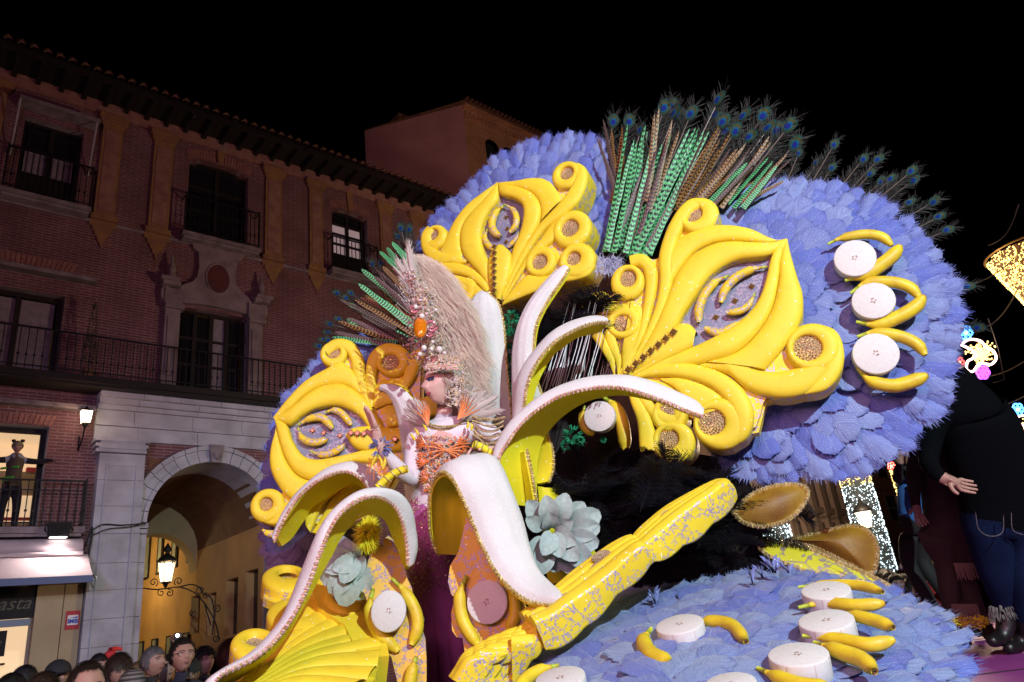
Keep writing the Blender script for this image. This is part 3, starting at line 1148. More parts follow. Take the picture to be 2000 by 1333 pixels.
# wall lantern by the entablature
MT_LIT = 1
wl = thing('wall_lantern', 'small lit wall lantern at the brick corner beside the arch cornice', 'lantern', FM)
lx, lz = fs(168, 815, .45)
m = MB()
m.prism([(-.07, -.12), (.07, -.12), (.1, .12), (-.1, .12)], -.08, .08, 0, lambda x, z, h: (lx + x, -.45 - h, lz + z))
m.build('glass', MT['lamp_glass'], wl, False)
m = MB()
m.lathe([(.13, 0), (.11, .02), (.03, .08), (0, .12)], 6, 0, (lx, -.45, lz + .125))
m.lathe([(0, 0), (.08, .0), (.05, -.05), (.02, -.12), (0, -.13)], 6, 0, (lx, -.45, lz - .125))
m.tube([(lx, -.45, lz - .2), (lx, -.3, lz - .45), (lx, 0, lz - .6), (lx, -.01, lz - .3)], .015)
m.build('bracket', MT['iron'], wl)
lamp('wall_lantern_lamp', 'POINT', FM @ Vector((lx - .05, -.62, lz)), None, 11, (1, .62, .36), .08)

# scroll-work lantern in the passage
al = thing('archway_lantern', 'lit iron street lantern on a scrolled bracket inside the stone archway', 'lantern', FM)
OUT = -1.8
lx, lz = fs(325, 1115, OUT)
Y = -OUT
m = MB()
for j in range(6):
    a, b = 2 * math.pi * j / 6, 2 * math.pi * (j + .86) / 6
    V = [(lx + .12 * math.cos(a), Y + .12 * math.sin(a), lz - .26), (lx + .12 * math.cos(b), Y + .12 * math.sin(b), lz - .26),
         (lx + .17 * math.cos(b), Y + .17 * math.sin(b), lz + .17), (lx + .17 * math.cos(a), Y + .17 * math.sin(a), lz + .17)]
    m.add(V, [(0, 1, 2, 3)])
m.build('glass', plain('warm_lantern_glass', (1, .9, .7), .3, emit=2.6, ecol=(1, .86, .58)), al, False)
m = MB()
m.lathe([(.21, .2), (.22, .23), (.17, .3), (.07, .36), (.05, .42), (.09, .46), (.09, .5), (.03, .6), (0, .66)], 8, 0, (lx, Y, lz))
m.lathe([(0, -.4), (.04, -.36), (.06, -.3), (.13, -.27), (.13, -.255), (0, -.25)], 8, 0, (lx, Y, lz))
for j in range(6):
    a = 2 * math.pi * (j + .93) / 6
    m.tube([(lx + .125 * math.cos(a), Y + .125 * math.sin(a), lz - .26), (lx + .2 * math.cos(a), Y + .2 * math.sin(a), lz + .21)], .012, 4)
m.build('cap_and_frame', MT['iron'], al)


def spiral(cx, cz, r, a0, turns, sgn):
    return [(cx + r * (1 - .8 * t) * math.cos(a0 + sgn * 2 * math.pi * turns * t), Y, cz + r * (1 - .8 * t) * math.sin(a0 + sgn * 2 * math.pi * turns * t)) for t in [i / 22 for i in range(23)]]


m = MB()


def fp(x, y):
    s, z = fs(x, y, OUT)
    return (s, Y, z)


for poly in ([(262, 1146), (300, 1152), (325, 1150), (350, 1147), (380, 1158), (400, 1180), (420, 1215), (428, 1250)],
             [(350, 1147), (375, 1142), (392, 1150), (396, 1160)], [(395, 1160), (412, 1168), (418, 1200), (414, 1240)], [(400, 1182), (405, 1200), (412, 1222)]):
    m.tube([fp(*catmull(poly, 16)[i]) for i in range(16)], .016, 5)
for (x, y, r, a, s_) in ((300, 1138, 9, -1, 1), (349, 1136, 9, 4, -1), (315, 1158, 8, 1, 1), (331, 1159, 8, 2, -1), (390, 1155, 9, 0, 1), (401, 1162, 7, 0, -1), (424, 1190, 9, 3, -1), (422, 1247, 8, 0, -1), (378, 1198, 8, 2, 1)):
    p = fp(x, y)
    m.tube(spiral(p[0], p[2], r * .0115, a, 1.3, s_), .012, 5)
m.build('scroll_bracket', MT['iron'], al)
lamp('archway_lamp', 'POINT', FM @ Vector((lx, Y, lz)), None, 60, (1, .72, .36), .15)
lamp('lane_lamp', 'POINT', FM @ Vector((5.6, 9.5, 4.6)), None, 190, (1, .70, .30), .2)

# hanging cables
for i, (pts, r) in enumerate(([[(175, 1040), (200, 1025), (240, 1026), (285, 1022)], .012], [[(172, 1050), (210, 1034), (250, 1030), (284, 1024)], .01],
                             [[(168, 1062), (180, 1030), (178, 1060), (168, 1100)], .016])):
    m = MB()
    m.tube([FM @ Vector((fs(*q, .33)[0], -.33, fs(*q, .33)[1])) for q in catmull(pts, 18)], r, 5)
    tag(m.build('cable', MT['iron'], None), ['upper grey cable sagging across the stone pier below the arch spring', 'lower grey cable sagging across the stone pier below the arch spring', 'cable bundle hanging at the end of the awning'][i], 'cable')

# small potted cypress on the balcony
pt = thing('balcony_plant', 'thin dark plant standing behind the long iron balcony railing', 'plant', FM)
cx_, cz_ = fs(178, 660, .4)
m = MB()
for i in range(160):
    a = random.uniform(0, 6.28)
    h = random.random()
    r = .10 * (1 - h) + .02
    x, y, z = cx_ + r * math.cos(a), -.4 + r * math.sin(a), 7.9 + h * 1.35
    d = .05
    m.add([(x, y, z), (x + d * math.cos(a) * .6, y + d * math.sin(a), z + .11), (x + .02, y + .02, z + .02)], [(0, 1, 2)])
m.build('foliage', plain('dark_leaves', (.03, .05, .025), .7), pt, False)
m = MB()
m.lathe([(0, 0), (.08, 0), (.11, .2), (.1, .22), (0, .2)], 10, 0, (cx_, -.4, 7.505))
m.tube([(cx_, -.4, 7.7), (cx_, -.4, 8.4)], .012)
m.build('pot', MT['tile'], pt)

# ================================================================= brick tower behind
tw = thing('brick_tower', 'square brick tower with pale blank side wall behind the palace roof', 'tower', FM)
TB = -3.0
tc_, tz = fs(903, 203, TB)
ts1, _ = fs(1060, 268, TB)
o_, zl = rs(712, 250, tc_)
m = MB()
hw = []
for (xa, xb, ya, yb) in ((946, 972, 268, 312), (980, 1003, 284, 330)):
    s0, z1 = fs(xa, ya, TB)
    s1, _ = fs(xb, ya + 10, TB)
    _, z0 = fs(xa, yb, TB)
    hw.append((s0, s1, z0, z1))
xs_, zs_ = sorted({tc_, ts1 + 1.5} | {v for h in hw for v in h[:2]}), sorted({8, tz - .05} | {v for h in hw for v in h[2:]})
for a, b in zip(xs_, xs_[1:]):
    for c, d in zip(zs_, zs_[1:]):
        if not any(h[0] < (a + b) / 2 < h[1] and h[2] < (c + d) / 2 < h[3] for h in hw):
            m.add([(a, -TB, c), (b, -TB, c), (b, -TB, d), (a, -TB, d)], [(0, 1, 2, 3)])
m.build('brick_face', MT['brick_tower'], tw, False)
for h in hw:
    m = MB()
    cxw, rw = (h[0] + h[1]) / 2, (h[1] - h[0]) / 2
    for sgn in (-1, 1):
        pts = [(cxw + sgn * rw * math.cos(a), h[3] - rw + rw * math.sin(a)) for a in [math.pi / 2 * i / 8 for i in range(9)]]
        for (xa, za), (xb, zb) in zip(pts, pts[1:]):
            m.add([(xa, -TB - .01, za), (xb, -TB - .01, zb), (xb, -TB - .01, h[3]), (xa, -TB - .01, h[3])], [(0, 1, 2, 3)])
    f_ = m.build('window_arch', MT['brick_tower'], tw, False)
    m = MB()
    m.box(h[0], h[1], -TB + .3, -TB + .32, h[2], h[3])
    m.build('pane', MT['black'], f_, False)
m = MB()
r = ray(712, 254)
bk = FM.inverted() @ (CAM_POS + r * ((tz - 1.7) / r.z))
bx_, back = bk.x, bk.y
m.add([(tc_, -TB, 8), (bx_, back, 8), (bx_, back, tz - .05), (tc_, -TB, tz - .05)], [(3, 2, 1, 0)])
m.add([(bx_, back, 8), (ts1 + 1.5, back, 8), (ts1 + 1.5, back, tz - .05), (bx_, back, tz - .05)], [(0, 1, 2, 3)])
m.build('side_wall', MT['plaster_pink'], tw, False)
m = MB()
for i, (z0, z1, o) in enumerate(((tz - .75, tz - .65, .06), (tz - .35, tz - .22, .1), (tz - .2, tz - .06, .2))):
    m.box(tc_, ts1 + 1.5, -TB - o, -TB - .001, z0, z1)
for i in range(26):
    m.box(tc_ + .05 + i * .24, tc_ + .17 + i * .24, -TB - .12, -TB - .001, tz - .63, tz - .37)
m.build('cornice', MT['brick_tower'], tw, False)
m = MB()
m.add([(tc_ - .05, -TB - .3, tz), (ts1 + 1.5, -TB - .3, tz), (ts1 + 1.5, back, tz + .05), (bx_, back, tz)], [(0, 1, 2, 3)])
tr = m.build('roof', MT['tile'], tw, False)
for i in range(27):
    put('roof_tile', tme, tr, Matrix.Translation((tc_ + i * .25, -TB - .38, tz + .03)) @ Matrix.Rotation(.2, 4, 'X'))
m = MB()
q_ = Vector((tc_, -TB, 0)).lerp(Vector((bx_, back, 0)), .62)
m.box(q_.x - .1, q_.x + .7, q_.y, q_.y + 1.2, tz - .02, tz + .4)
m.build('chimney', MT['tile'], tw, False)
# ================================================================= carnival float
YEL = (.88, .70, .035)
MT['foam'] = foam('yellow_foam', YEL, T_ORN)
MT['foam_plain'] = foam('yellow_foam_plain', YEL)
MT['foam_strip'] = foam('yellow_foam_lace', (.88, .72, .035), all_over=True, lscale=24)
MT['paisley'] = foam('lace_board', (.80, .52, .07), all_over=True, lace_col=(.38, .32, .36), lscale=17.)
MT['eye_plate'] = foam('lavender_eye_plate', (.22, .24, .36), all_over=True, lace_col=(.44, .38, .46), lscale=26, col2=(.17, .17, .27))
MT['lemon'] = plain('lemon_felt', (.82, .74, .02), .6, col2=(.76, .66, .02), nscale=3, glitter=.02, gscale=90)
MT['pith'] = plain('white_glitter_pith', (.72, .72, .71), .7, col2=(.63, .63, .62), nscale=5, bump=.25, bscale=160, glitter=.06, gscale=150)
MT['gold_trim'] = glitter_gems('gold_trim', (.58, .42, .12), (.88, .76, .42), .5, .22)
MT['pink_stone'] = glitter_gems('pink_stone', (.75, .35, .33), (.95, .72, .68), .25, .12)
MT['dark_stone'] = glitter_gems('dark_amber_stone', (.10, .04, .01), (.28, .14, .03), .3, .08)
MT['crystal'] = glitter_gems('crystal', (.9, .84, .9), (.95, .88, .72), .55, .1)
MT['gold_gem'] = glitter_gems('gold_rhinestone', (.70, .45, .18), (1.0, .90, .68), .6, .14)
MT['gold_cell'] = plain('medallion_base', (.16, .085, .03), .45, .4)
MT['banana'] = plain('banana_skin', (.82, .67, .02), .48, col2=(.60, .40, .03), nscale=11, bump=.12, bscale=22)
MT['banana_lace'] = foam('laced_banana', (.82, .62, .03), all_over=True, lscale=24)
MT['stem'] = plain('green_stem', (.36, .52, .05), .5, col2=(.5, .55, .04), nscale=9)
MT['tip'] = plain('brown_tip', (.12, .07, .03), .8)
MT['slice'] = plain('white_slice', (.70, .68, .66), .65, col2=(.62, .60, .57), nscale=6, bump=.08, bscale=60)
MT['seed'] = plain('brown_seed_paint', (.22, .08, .05), .7, col2=(.4, .2, .12), nscale=30)
MT['seam'] = plain('pink_seam', (.55, .36, .34), .7)
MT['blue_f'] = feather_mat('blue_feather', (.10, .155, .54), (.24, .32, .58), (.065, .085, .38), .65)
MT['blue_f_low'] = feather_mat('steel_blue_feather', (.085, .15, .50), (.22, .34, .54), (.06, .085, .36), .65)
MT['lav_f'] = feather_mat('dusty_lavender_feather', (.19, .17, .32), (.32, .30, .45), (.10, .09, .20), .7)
MT['green_ph'] = barred_mat('green_pheasant', (.13, .58, .22), (.006, .015, .02), 24, .5, .10)
MT['amber_ph'] = barred_mat('amber_pheasant', (.36, .19, .04), (.015, .01, .01), 22, .6, .15)
MT['plum_ph'] = barred_mat('plum_pheasant', (.17, .11, .09), (.015, .012, .015), 26, .55, .2)
MT['peacock_barb'] = plain('peacock_barbs', (.009, .015, .013), .7, 0, col2=(.026, .016, .012), nscale=5)
MT['quill'] = plain('pale_quill', (.2, .15, .12), .5)
MT['pc_gold'] = plain('peacock_gold', (0.055, 0.055, 0.0165), .85, 0, spec=.1)
MT['pc_green'] = plain('peacock_green', (.016, .06, .05), .85, 0, spec=.1)
MT['pc_teal'] = plain('peacock_teal', (.006, .07, .13), .85, 0, spec=.1)
MT['pc_blue'] = plain('peacock_blue', (.008, .015, .14), .85, 0, spec=.1)
MT['black_f'] = plain('black_feather', (.007, .007, .011), .5, sheen=.04, spec=.2)
MT['petal'] = plain('pale_petal', (.42, .53, .49), .85, col2=(.30, .40, .39), nscale=7, glitter=.07, gscale=120)
MT['amber_mesh'] = plain('amber_mesh', (.34, .20, .01), .5, col2=(.20, .09, .01), nscale=6, bump=.2, bscale=120)
MT['magenta'] = plain('magenta_deck', (.34, .05, .27), .6, col2=(.28, .04, .23), nscale=2, bump=.05)
MT['green_fluff'] = plain('emerald_fluff', (.01, .24, .10), .8)
MT['float_black'] = plain('float_black_cloth', (.015, .01, .012), .9)


def cubic01(t):
    return t * t * (3 - 2 * t)


def dome(s, e=3.2, q=.62):
    return max(0., 1 - abs(2 * s - 1) ** e) ** q


class Ornament:
    def __init__(s, name, label, fr, crop, scale, T=T_ORN, group=None, mat='foam'):
        s.fr = fr
        s.ox, s.oy = crop
        s.sc = scale
        s.T = T
        s.mat = mat
        s.root = thing(name, label, 'ornament', fr.M, group)
        s.k = 0

    def L(s, p):
        return s.fr.loc(s.ox + p[0] / s.sc, s.oy + p[1] / s.sc)

    def lobe(s, A, B, h=.035, n=34, k=10, z0=0., name='carved_petal', T=None, thin=.42):
        A = [s.L(p) for p in A]
        B = [s.L(p) for p in B]
        A = catmull(A, n)
        B = catmull(B, n)
        s.k += 1
        z0 += .0007 * (s.k % 7)
        T = T if T is not None else s.T
        rows = []
        for a, b in zip(A, B):
            wd = float(np.linalg.norm(a - b))
            hh = min(h * .60, thin * wd * .62)
            r = [(a[0], a[1], -T), (a[0], a[1], -T * .5)]
            for j in range(k + 1):
                t = j / k
                t = .5 - .5 * math.cos(math.pi * t)
                r.append((a[0] + (b[0] - a[0]) * t, a[1] + (b[1] - a[1]) * t, z0 - .004 + hh * dome(t)))
            r += [(b[0], b[1], -T * .5), (b[0], b[1], -T)]
            rows.append(r)
        # orientation
        mb = MB()
        a0, a1, b0 = A[0], A[-1], B[len(B) // 2]
        am = A[len(A) // 2]
        d = (A[min(n - 1, n // 2 + 1)] - am)
        cr = d[0] * (b0 - am)[1] - d[1] * (b0 - am)[0]
        if cr > 0:
            rows = [list(reversed(r)) for r in rows]
        mb.grid(rows)
        return mb.build(name, MT[s.mat], s.root)

    def stroke(s, pts, h=.035, n=40, **kw):
        P_ = catmull(pts, n)
        A, B = [], []
        for i, p in enumerate(P_):
            t = P_[min(n - 1, i + 1)][:2] - P_[max(0, i - 1)][:2]
            t = t / (np.linalg.norm(t) + 1e-9)
            nn = np.array([-t[1], t[0]]) * max(1.5, p[2]) / 2
            A.append(p[:2] + nn)
            B.append(p[:2] - nn)
        return s.lobe(A, B, h, n, name=kw.pop('name', 'scroll'), **kw)

    def ring(s, c, R, r, h=.04, off=(0, 0), name='scroll_end', gem=True, sy=1., z0=0.):
        """donut-shaped scroll end with a rhinestone medallion in its well"""
        cx, cy = s.L(c)
        pxm = s.fr.px(s.ox + c[0] / s.sc, s.oy + c[1] / s.sc) / s.sc
        R_, r_ = R * pxm, r * pxm
        mx, my = s.L((c[0] + off[0], c[1] + off[1]))
        mb = MB()
        prof = [(1, -s.T), (1, -s.T * .45), (1, -.006)] + [(1 - (1 - r_ / R_) * t, h * .60 * dome(t * .88, 2.2, .6) - .004) for t in (.04, .1, .2, .32, .45, .6, .75, .88, .97)] + [(r_ / R_ * .97, -.014)]
        rows = []
        for q, z in prof:
            row = []
            f = (1 - q) / max(1e-6, 1 - r_ / R_)
            f = min(1, max(0, f))
            for j in range(36):
                a = 2 * math.pi * j / 36
                row.append((cx + (mx - cx) * f + q * R_ * math.cos(a), cy + (my - cy) * f + sy * q * R_ * math.sin(a), z + z0))
            rows.append(row)
        mb.grid([list(r) for r in rows], 0, None, True)
        o = mb.build(name, MT[s.mat], s.root)
        if gem:
            s.gem((mx, my), r_ * 1.06, o, sy, z0)
        return o

    def gem(s, c, r, parent, sy=1., z0=0.):
        put('rhinestone_medallion', medallion_mesh(), parent, Matrix.Translation((c[0], c[1], -.016 + z0)) @ Matrix.Diagonal((r * 1.06, r * sy * 1.06, r * .85, 1)))

    def plate(s, pts, z0, z1, mat, name='backing_plate', smooth_n=0):
        q = [s.L(p) for p in pts]
        if smooth_n:
            q = [tuple(x) for x in catmull(q + [q[0]], smooth_n)[:-1]]
        ar = sum(q[i][0] * q[(i + 1) % len(q)][1] - q[(i + 1) % len(q)][0] * q[i][1] for i in range(len(q)))
        if ar < 0:
            q = q[::-1]
        mb = MB()
        mb.prism(q, z0, z1)
        return mb.build(name, MT[mat], s.root, False)

    def rim(s, pts, hole, z=-.03, zl=-.075):
        c = sum((Vector(s.L(p)) for p in hole), Vector((0, 0))) / len(hole)

        def cast(poly, a):
            d = Vector((math.cos(a), math.sin(a)))
            best = 9
            for p, q in zip(poly, poly[1:] + poly[:1]):
                e = q - p
                den = d.x * e.y - d.y * e.x
                if abs(den) < 1e-9:
                    continue
                w_ = p - c
                t = (w_.x * e.y - w_.y * e.x) / den
                u_ = (w_.x * d.y - w_.y * d.x) / den
                if t > 0 and 0 <= u_ <= 1:
                    best = min(best, t)
            return best
        O_, H_ = [Vector(s.L(p)) for p in pts], [Vector(s.L(p)) for p in hole]
        rows = [[], [], [], []]
        for i in range(120):
            a = 2 * math.pi * i / 120
            d = Vector((math.cos(a), math.sin(a)))
            h_ = cast(H_, a) * 1.02
            o_ = max(cast(O_, a) * .97, h_ + .01)
            rows[0].append((*(c + d * o_), -s.T))
            rows[1].append((*(c + d * o_), z))
            rows[2].append((*(c + d * h_), z))
            rows[3].append((*(c + d * h_), zl))
        mb = MB()
        mb.grid([r[::-1] for r in rows], 0, None, True)
        mb.build('raised_ground', MT[s.mat], s.root, False)

    def banana(s, pts, w, z=0., mat='banana_lace'):
        m4_ = [Vector((*s.L(p), z)) for p in catmull(pts, 12)]
        pxm = s.fr.px(s.ox + pts[0][0] / s.sc, s.oy + pts[0][1] / s.sc) / s.sc
        return banana_parts(m4_, w * pxm, s.root, MT[mat], 'small_banana')

    def jewels(s, a, b, n, r, z):
        pa, pb = s.L(a), s.L(b)
        pxm = s.fr.px(s.ox + a[0] / s.sc, s.oy + a[1] / s.sc) / s.sc
        for i in range(n):
            t = i / max(1, n - 1)
            x, y = pa[0] + (pb[0] - pa[0]) * t, pa[1] + (pb[1] - pa[1]) * t
            jewel((x, y, z), r * pxm, s.root)


_cache = {}


def medallion_mesh():
    if 'med' in _cache:
        return _cache['med']
    mb = MB()
    mb.lathe([(1.0, 0), (.96, .12), (.8, .26), (.5, .38), (.2, .43), (.0, .44)], 22, 0)
    rnd = random.Random(3)
    nb = 90
    for i in range(nb):
        t = (i + .5) / nb
        r = math.sqrt(t) * .97
        a = i * 2.399963
        z = .10 + .34 * (1 - r * r) + .05
        mb.octa((r * math.cos(a), r * math.sin(a), z), (.115 + rnd.uniform(-.015, .02)), 1, rnd.uniform(0, 1.5))
    _cache['med'] = mb.mesh('rhinestone_medallion', [MT['gold_cell'], MT['gold_gem']], False)
    return _cache['med']


def jewel(p, r, parent, mat='dark_stone'):
    key = 'jewel' + mat
    if key not in _cache:
        mb = MB()
        V = [(-1, -1, 0), (1, -1, 0), (1, 1, 0), (-1, 1, 0), (-.6, -.6, .5), (.6, -.6, .5), (.6, .6, .5), (-.6, .6, .5)]
        c, s_ = math.cos(.785), math.sin(.785)
        V = [(x * c - y * s_, x * s_ + y * c, z) for x, y, z in V]
        mb.add([(x * .8, y * .8, z) for x, y, z in V], [(0, 1, 5, 4), (1, 2, 6, 5), (2, 3, 7, 6), (3, 0, 4, 7), (4, 5, 6, 7)], 0)
        for a in range(8):
            t = math.pi / 4 * a
            rr = 1.12 if a % 2 == 0 else .78
            mb.octa((rr * math.cos(t), rr * math.sin(t), .2), .22, 1)
        _cache[key] = mb.mesh('jewel', [MT[mat], MT['gold_gem']], False)
    return put('jewel', _cache[key], parent, Matrix.Translation(p) @ Matrix.Diagonal((r, r, r, 1)))


def banana_parts(pts, w, parent, mat, name=None):
    """tapered, slightly five-sided curved fruit; stem end first"""
    n = len(pts)
    rad = []
    for i in range(n):
        t = i / (n - 1)
        if t < .14:
            q = .26 + .10 * (t / .14)
        elif t < .3:
            q = .36 + .58 * cubic01((t - .14) / .16)
        else:
            q = .94 + .08 * math.sin((t - .3) / .7 * math.pi)
            if t > .86:
                q *= 1 - .55 * ((t - .86) / .14) ** 1.5
        rad.append(q * w / 2)
    holder = parent
    if name:
        holder = None
    body = MB()
    k = 10
    i0 = max(1, round(.1 * (n - 1)))
    P_ = [Vector(p) for p in pts]

    def seg(mb, ia, ib, capa, capb):
        mb.tube(P_[ia:ib + 1], rad[ia:ib + 1], k)
    body.tube(P_[i0:], rad[i0:], k)
    # ridges
    o = body.build(name or 'body', mat, parent)
    if name:
        par = o
    else:
        par = parent
    st = MB()
    st.tube(P_[:i0 + 1], [r * 1.02 for r in rad[:i0 + 1]], 8)
    st.build('stem', MT['stem'], par)
    tp = MB()
    d = (P_[-1] - P_[-2]).normalized()
    tp.tube([P_[-1] - d * w * .05, P_[-1] + d * w * .07], [rad[-1] * .75, rad[-1] * .5], 7)
    tp.build('blossom_tip', MT['tip'], par)
    return o


# ----------------------------------------------------------------- top eye ornament
fr_top = Frame(985, 450, 5.25, (-.36, -.93, 0))
o = Ornament('eye_ornament', 'carved yellow foam peacock eye ornament standing highest, above the white peels', fr_top, (780, 280), 3.92, group='carved yellow eye ornaments')
L = o.lobe
o.plate([(745, 320), (560, 470), (400, 660), (200, 700), (190, 850), (300, 940), (420, 1150), (560, 1180), (700, 1200), (790, 1230), (1000, 1140), (1250, 1060), (1420, 1000), (1470, 850), (1400, 760), (1440, 640), (1350, 540), (1250, 520), (1380, 350), (1400, 230), (1300, 160), (1190, 250), (1180, 330), (1080, 280), (900, 300)], -o.T * .98, -.07, 'foam')
o.plate([(760, 380), (900, 430), (970, 520), (950, 680), (870, 860), (850, 900), (680, 900), (610, 780), (600, 650), (680, 500)], -.069, -.055, 'eye_plate', 'eye_plate', 40)
o.rim([(745, 320), (560, 470), (400, 660), (200, 700), (190, 850), (300, 940), (420, 1150), (560, 1180), (700, 1200), (790, 1230), (1000, 1140), (1250, 1060), (1420, 1000), (1470, 850), (1400, 760), (1440, 640), (1350, 540), (1250, 520), (1380, 350), (1400, 230), (1300, 160), (1190, 250), (1180, 330), (1080, 280), (900, 300)], [(760, 380), (900, 430), (970, 520), (950, 680), (870, 860), (850, 900), (680, 900), (610, 780), (600, 650), (680, 500)])
L([(748, 298), (640, 375), (520, 470), (440, 565), (390, 650), (345, 750), (305, 835)], [(748, 300), (665, 420), (565, 520), (495, 610), (466, 700), (468, 800), (500, 905)])
L([(750, 296), (650, 430), (560, 520), (492, 610), (464, 700), (472, 810), (520, 900), (600, 985), (665, 1070), (712, 1175)], [(752, 300), (755, 430), (690, 520), (645, 600), (625, 690), (632, 780), (655, 850), (682, 900), (692, 1020), (714, 1175)], h=.05)
L([(755, 300), (900, 333), (1000, 370), (1060, 430), (1084, 500), (1075, 590), (1030, 690), (960, 810), (890, 930), (840, 1050), (790, 1200)], [(756, 300), (770, 390), (870, 425), (930, 460), (952, 520), (940, 620), (910, 720), (870, 810), (850, 930), (825, 1030), (786, 1200)], h=.05)
L([(765, 300), (900, 286), (1000, 268), (1090, 270), (1160, 305), (1210, 370), (1242, 440)], [(768, 304), (900, 337), (1000, 372), (1060, 430), (1085, 500), (1086, 560), (1080, 610)])
o.stroke([(795, 1195, 4), (880, 990, 34), (985, 800, 48), (1100, 640, 62), (1230, 520, 90), (1335, 410, 112), (1388, 300, 100), (1395, 220, 90), (1350, 175, 60)], h=.045)
o.ring((1278, 245), 118, 56, .045, (5, -10))
L([(800, 1195), (900, 1000), (990, 850), (1080, 740), (1150, 640), (1240, 560), (1320, 520)], [(806, 1198), (960, 960), (1060, 840), (1140, 780), (1190, 730), (1200, 660), (1260, 600)], h=.03)
o.ring((1320, 660), 158, 72, .05, (-12, -4))
o.ring((1360, 900), 148, 58, .05, (-25, -12))
o.ring((1082, 908), 128, 64, .045, (-6, 6))
L([(800, 1205), (900, 1080), (980, 1010), (1100, 1020), (1250, 980), (1400, 960), (1480, 900)], [(790, 1240), (930, 1180), (1080, 1120), (1230, 1070), (1360, 1045), (1450, 1010), (1500, 940)], h=.03)
o.stroke([(515, 905, 12), (450, 890, 70), (380, 878, 90), (300, 880, 100), (225, 820, 95), (205, 720, 80), (240, 650, 60)], h=.04)
o.ring((272, 722), 104, 46, .04, (-12, -18))
L([(232, 965), (320, 920), (430, 916), (530, 945), (620, 1010), (680, 1090), (712, 1185)], [(240, 985), (340, 1000), (430, 1000), (520, 1025), (600, 1080), (660, 1140), (706, 1190)])
L([(250, 990), (340, 1005), (430, 1010), (520, 1035), (600, 1090), (650, 1140), (690, 1190)], [(262, 1000), (340, 1040), (420, 1120), (520, 1160), (580, 1180), (640, 1190), (680, 1200)], h=.025)
o.ring((500, 1125), 104, 46, .035, (-22, 8))
L([(760, 785), (700, 860), (680, 960), (695, 1080), (748, 1195)], [(800, 785), (858, 850), (858, 950), (832, 1070), (775, 1200)], h=.05, z0=.012, name='tongue_petal')
o.jewels((752, 818), (750, 1150), 8, 21, .058)
for p in ((797, 545), (805, 632), (797, 735)):
    o.jewels(p, p, 1, 17, -.05)
for b, wd in (([(795, 465), (735, 520), (700, 600), (715, 670), (768, 708)], 62), ([(800, 462), (860, 500), (890, 570), (878, 630), (838, 675)], 52), ([(668, 645), (645, 720), (690, 790), (765, 805)], 48), ([(905, 670), (890, 720), (822, 790)], 36)):
    o.banana(b, wd, -.02)

# ----------------------------------------------------------------- big right eye ornament
fr_r = Frame(1350, 560, 4.62, (-.33, -.94, 0))
o = Ornament('eye_ornament', 'largest carved yellow foam peacock eye ornament in the middle, wide curled scrolls right', fr_r, (1120, 360), 3.332, group='carved yellow eye ornaments')
L = o.lobe
o.plate([(270, 1240), (90, 900), (120, 760), (250, 700), (260, 580), (400, 470), (540, 470), (580, 350), (680, 190), (830, 90), (930, 170), (900, 270), (1150, 290), (1370, 350), (1480, 700), (1440, 950), (1600, 930), (1720, 1060), (1650, 1280), (1450, 1330), (1250, 1400), (1200, 1600), (1000, 1640), (900, 1560), (750, 1500), (560, 1400), (400, 1300)], -o.T * .98, -.075, 'foam')
o.plate([(1290, 460), (1100, 470), (930, 530), (800, 680), (700, 860), (640, 980), (760, 1100), (950, 1010), (1130, 900), (1250, 750), (1330, 560)], -.074, -.06, 'eye_plate', 'eye_plate', 44)
o.rim([(270, 1240), (90, 900), (120, 760), (250, 700), (260, 580), (400, 470), (540, 470), (580, 350), (680, 190), (830, 90), (930, 170), (900, 270), (1150, 290), (1370, 350), (1480, 700), (1440, 950), (1600, 930), (1720, 1060), (1650, 1280), (1450, 1330), (1250, 1400), (1200, 1600), (1000, 1640), (900, 1560), (750, 1500), (560, 1400), (400, 1300)], [(1290, 460), (1100, 470), (930, 530), (800, 680), (700, 860), (640, 980), (760, 1100), (950, 1010), (1130, 900), (1250, 750), (1330, 560)])
# upper lids
L([(640, 420), (700, 345), (850, 282), (1000, 266), (1150, 290), (1260, 340), (1330, 362), (1385, 352)], [(640, 640), (700, 540), (790, 440), (900, 385), (1010, 368), (1150, 372), (1260, 378), (1385, 356)], h=.045)
L([(300, 1250), (430, 1100), (520, 950), (600, 760), (660, 610), (750, 480), (880, 402), (1000, 374), (1150, 378), (1290, 378), (1380, 356)], [(310, 1262), (520, 1080), (660, 950), (715, 850), (790, 735), (870, 620), (960, 545), (1070, 495), (1190, 480), (1290, 455), (1384, 362)], h=.065)
# right lids
L([(1380, 352), (1330, 395), (1285, 480), (1252, 620), (1205, 750), (1110, 870), (960, 970), (800, 1050), (650, 1110), (470, 1180), (340, 1260)], [(1390, 360), (1350, 480), (1335, 620), (1295, 800), (1225, 930), (1130, 1040), (1030, 1110), (850, 1165), (650, 1190), (480, 1225), (350, 1268)], h=.065)
L([(1386, 352), (1348, 490), (1335, 640), (1298, 800), (1225, 935), (1135, 1040), (1030, 1110), (860, 1160)], [(1392, 356), (1412, 450), (1455, 600), (1492, 720), (1488, 850), (1430, 980), (1340, 1100), (1245, 1205)], h=.055)
L([(1030, 1118), (960, 1140), (880, 1162)], [(1240, 1205), (1100, 1190), (980, 1170)], h=.03)
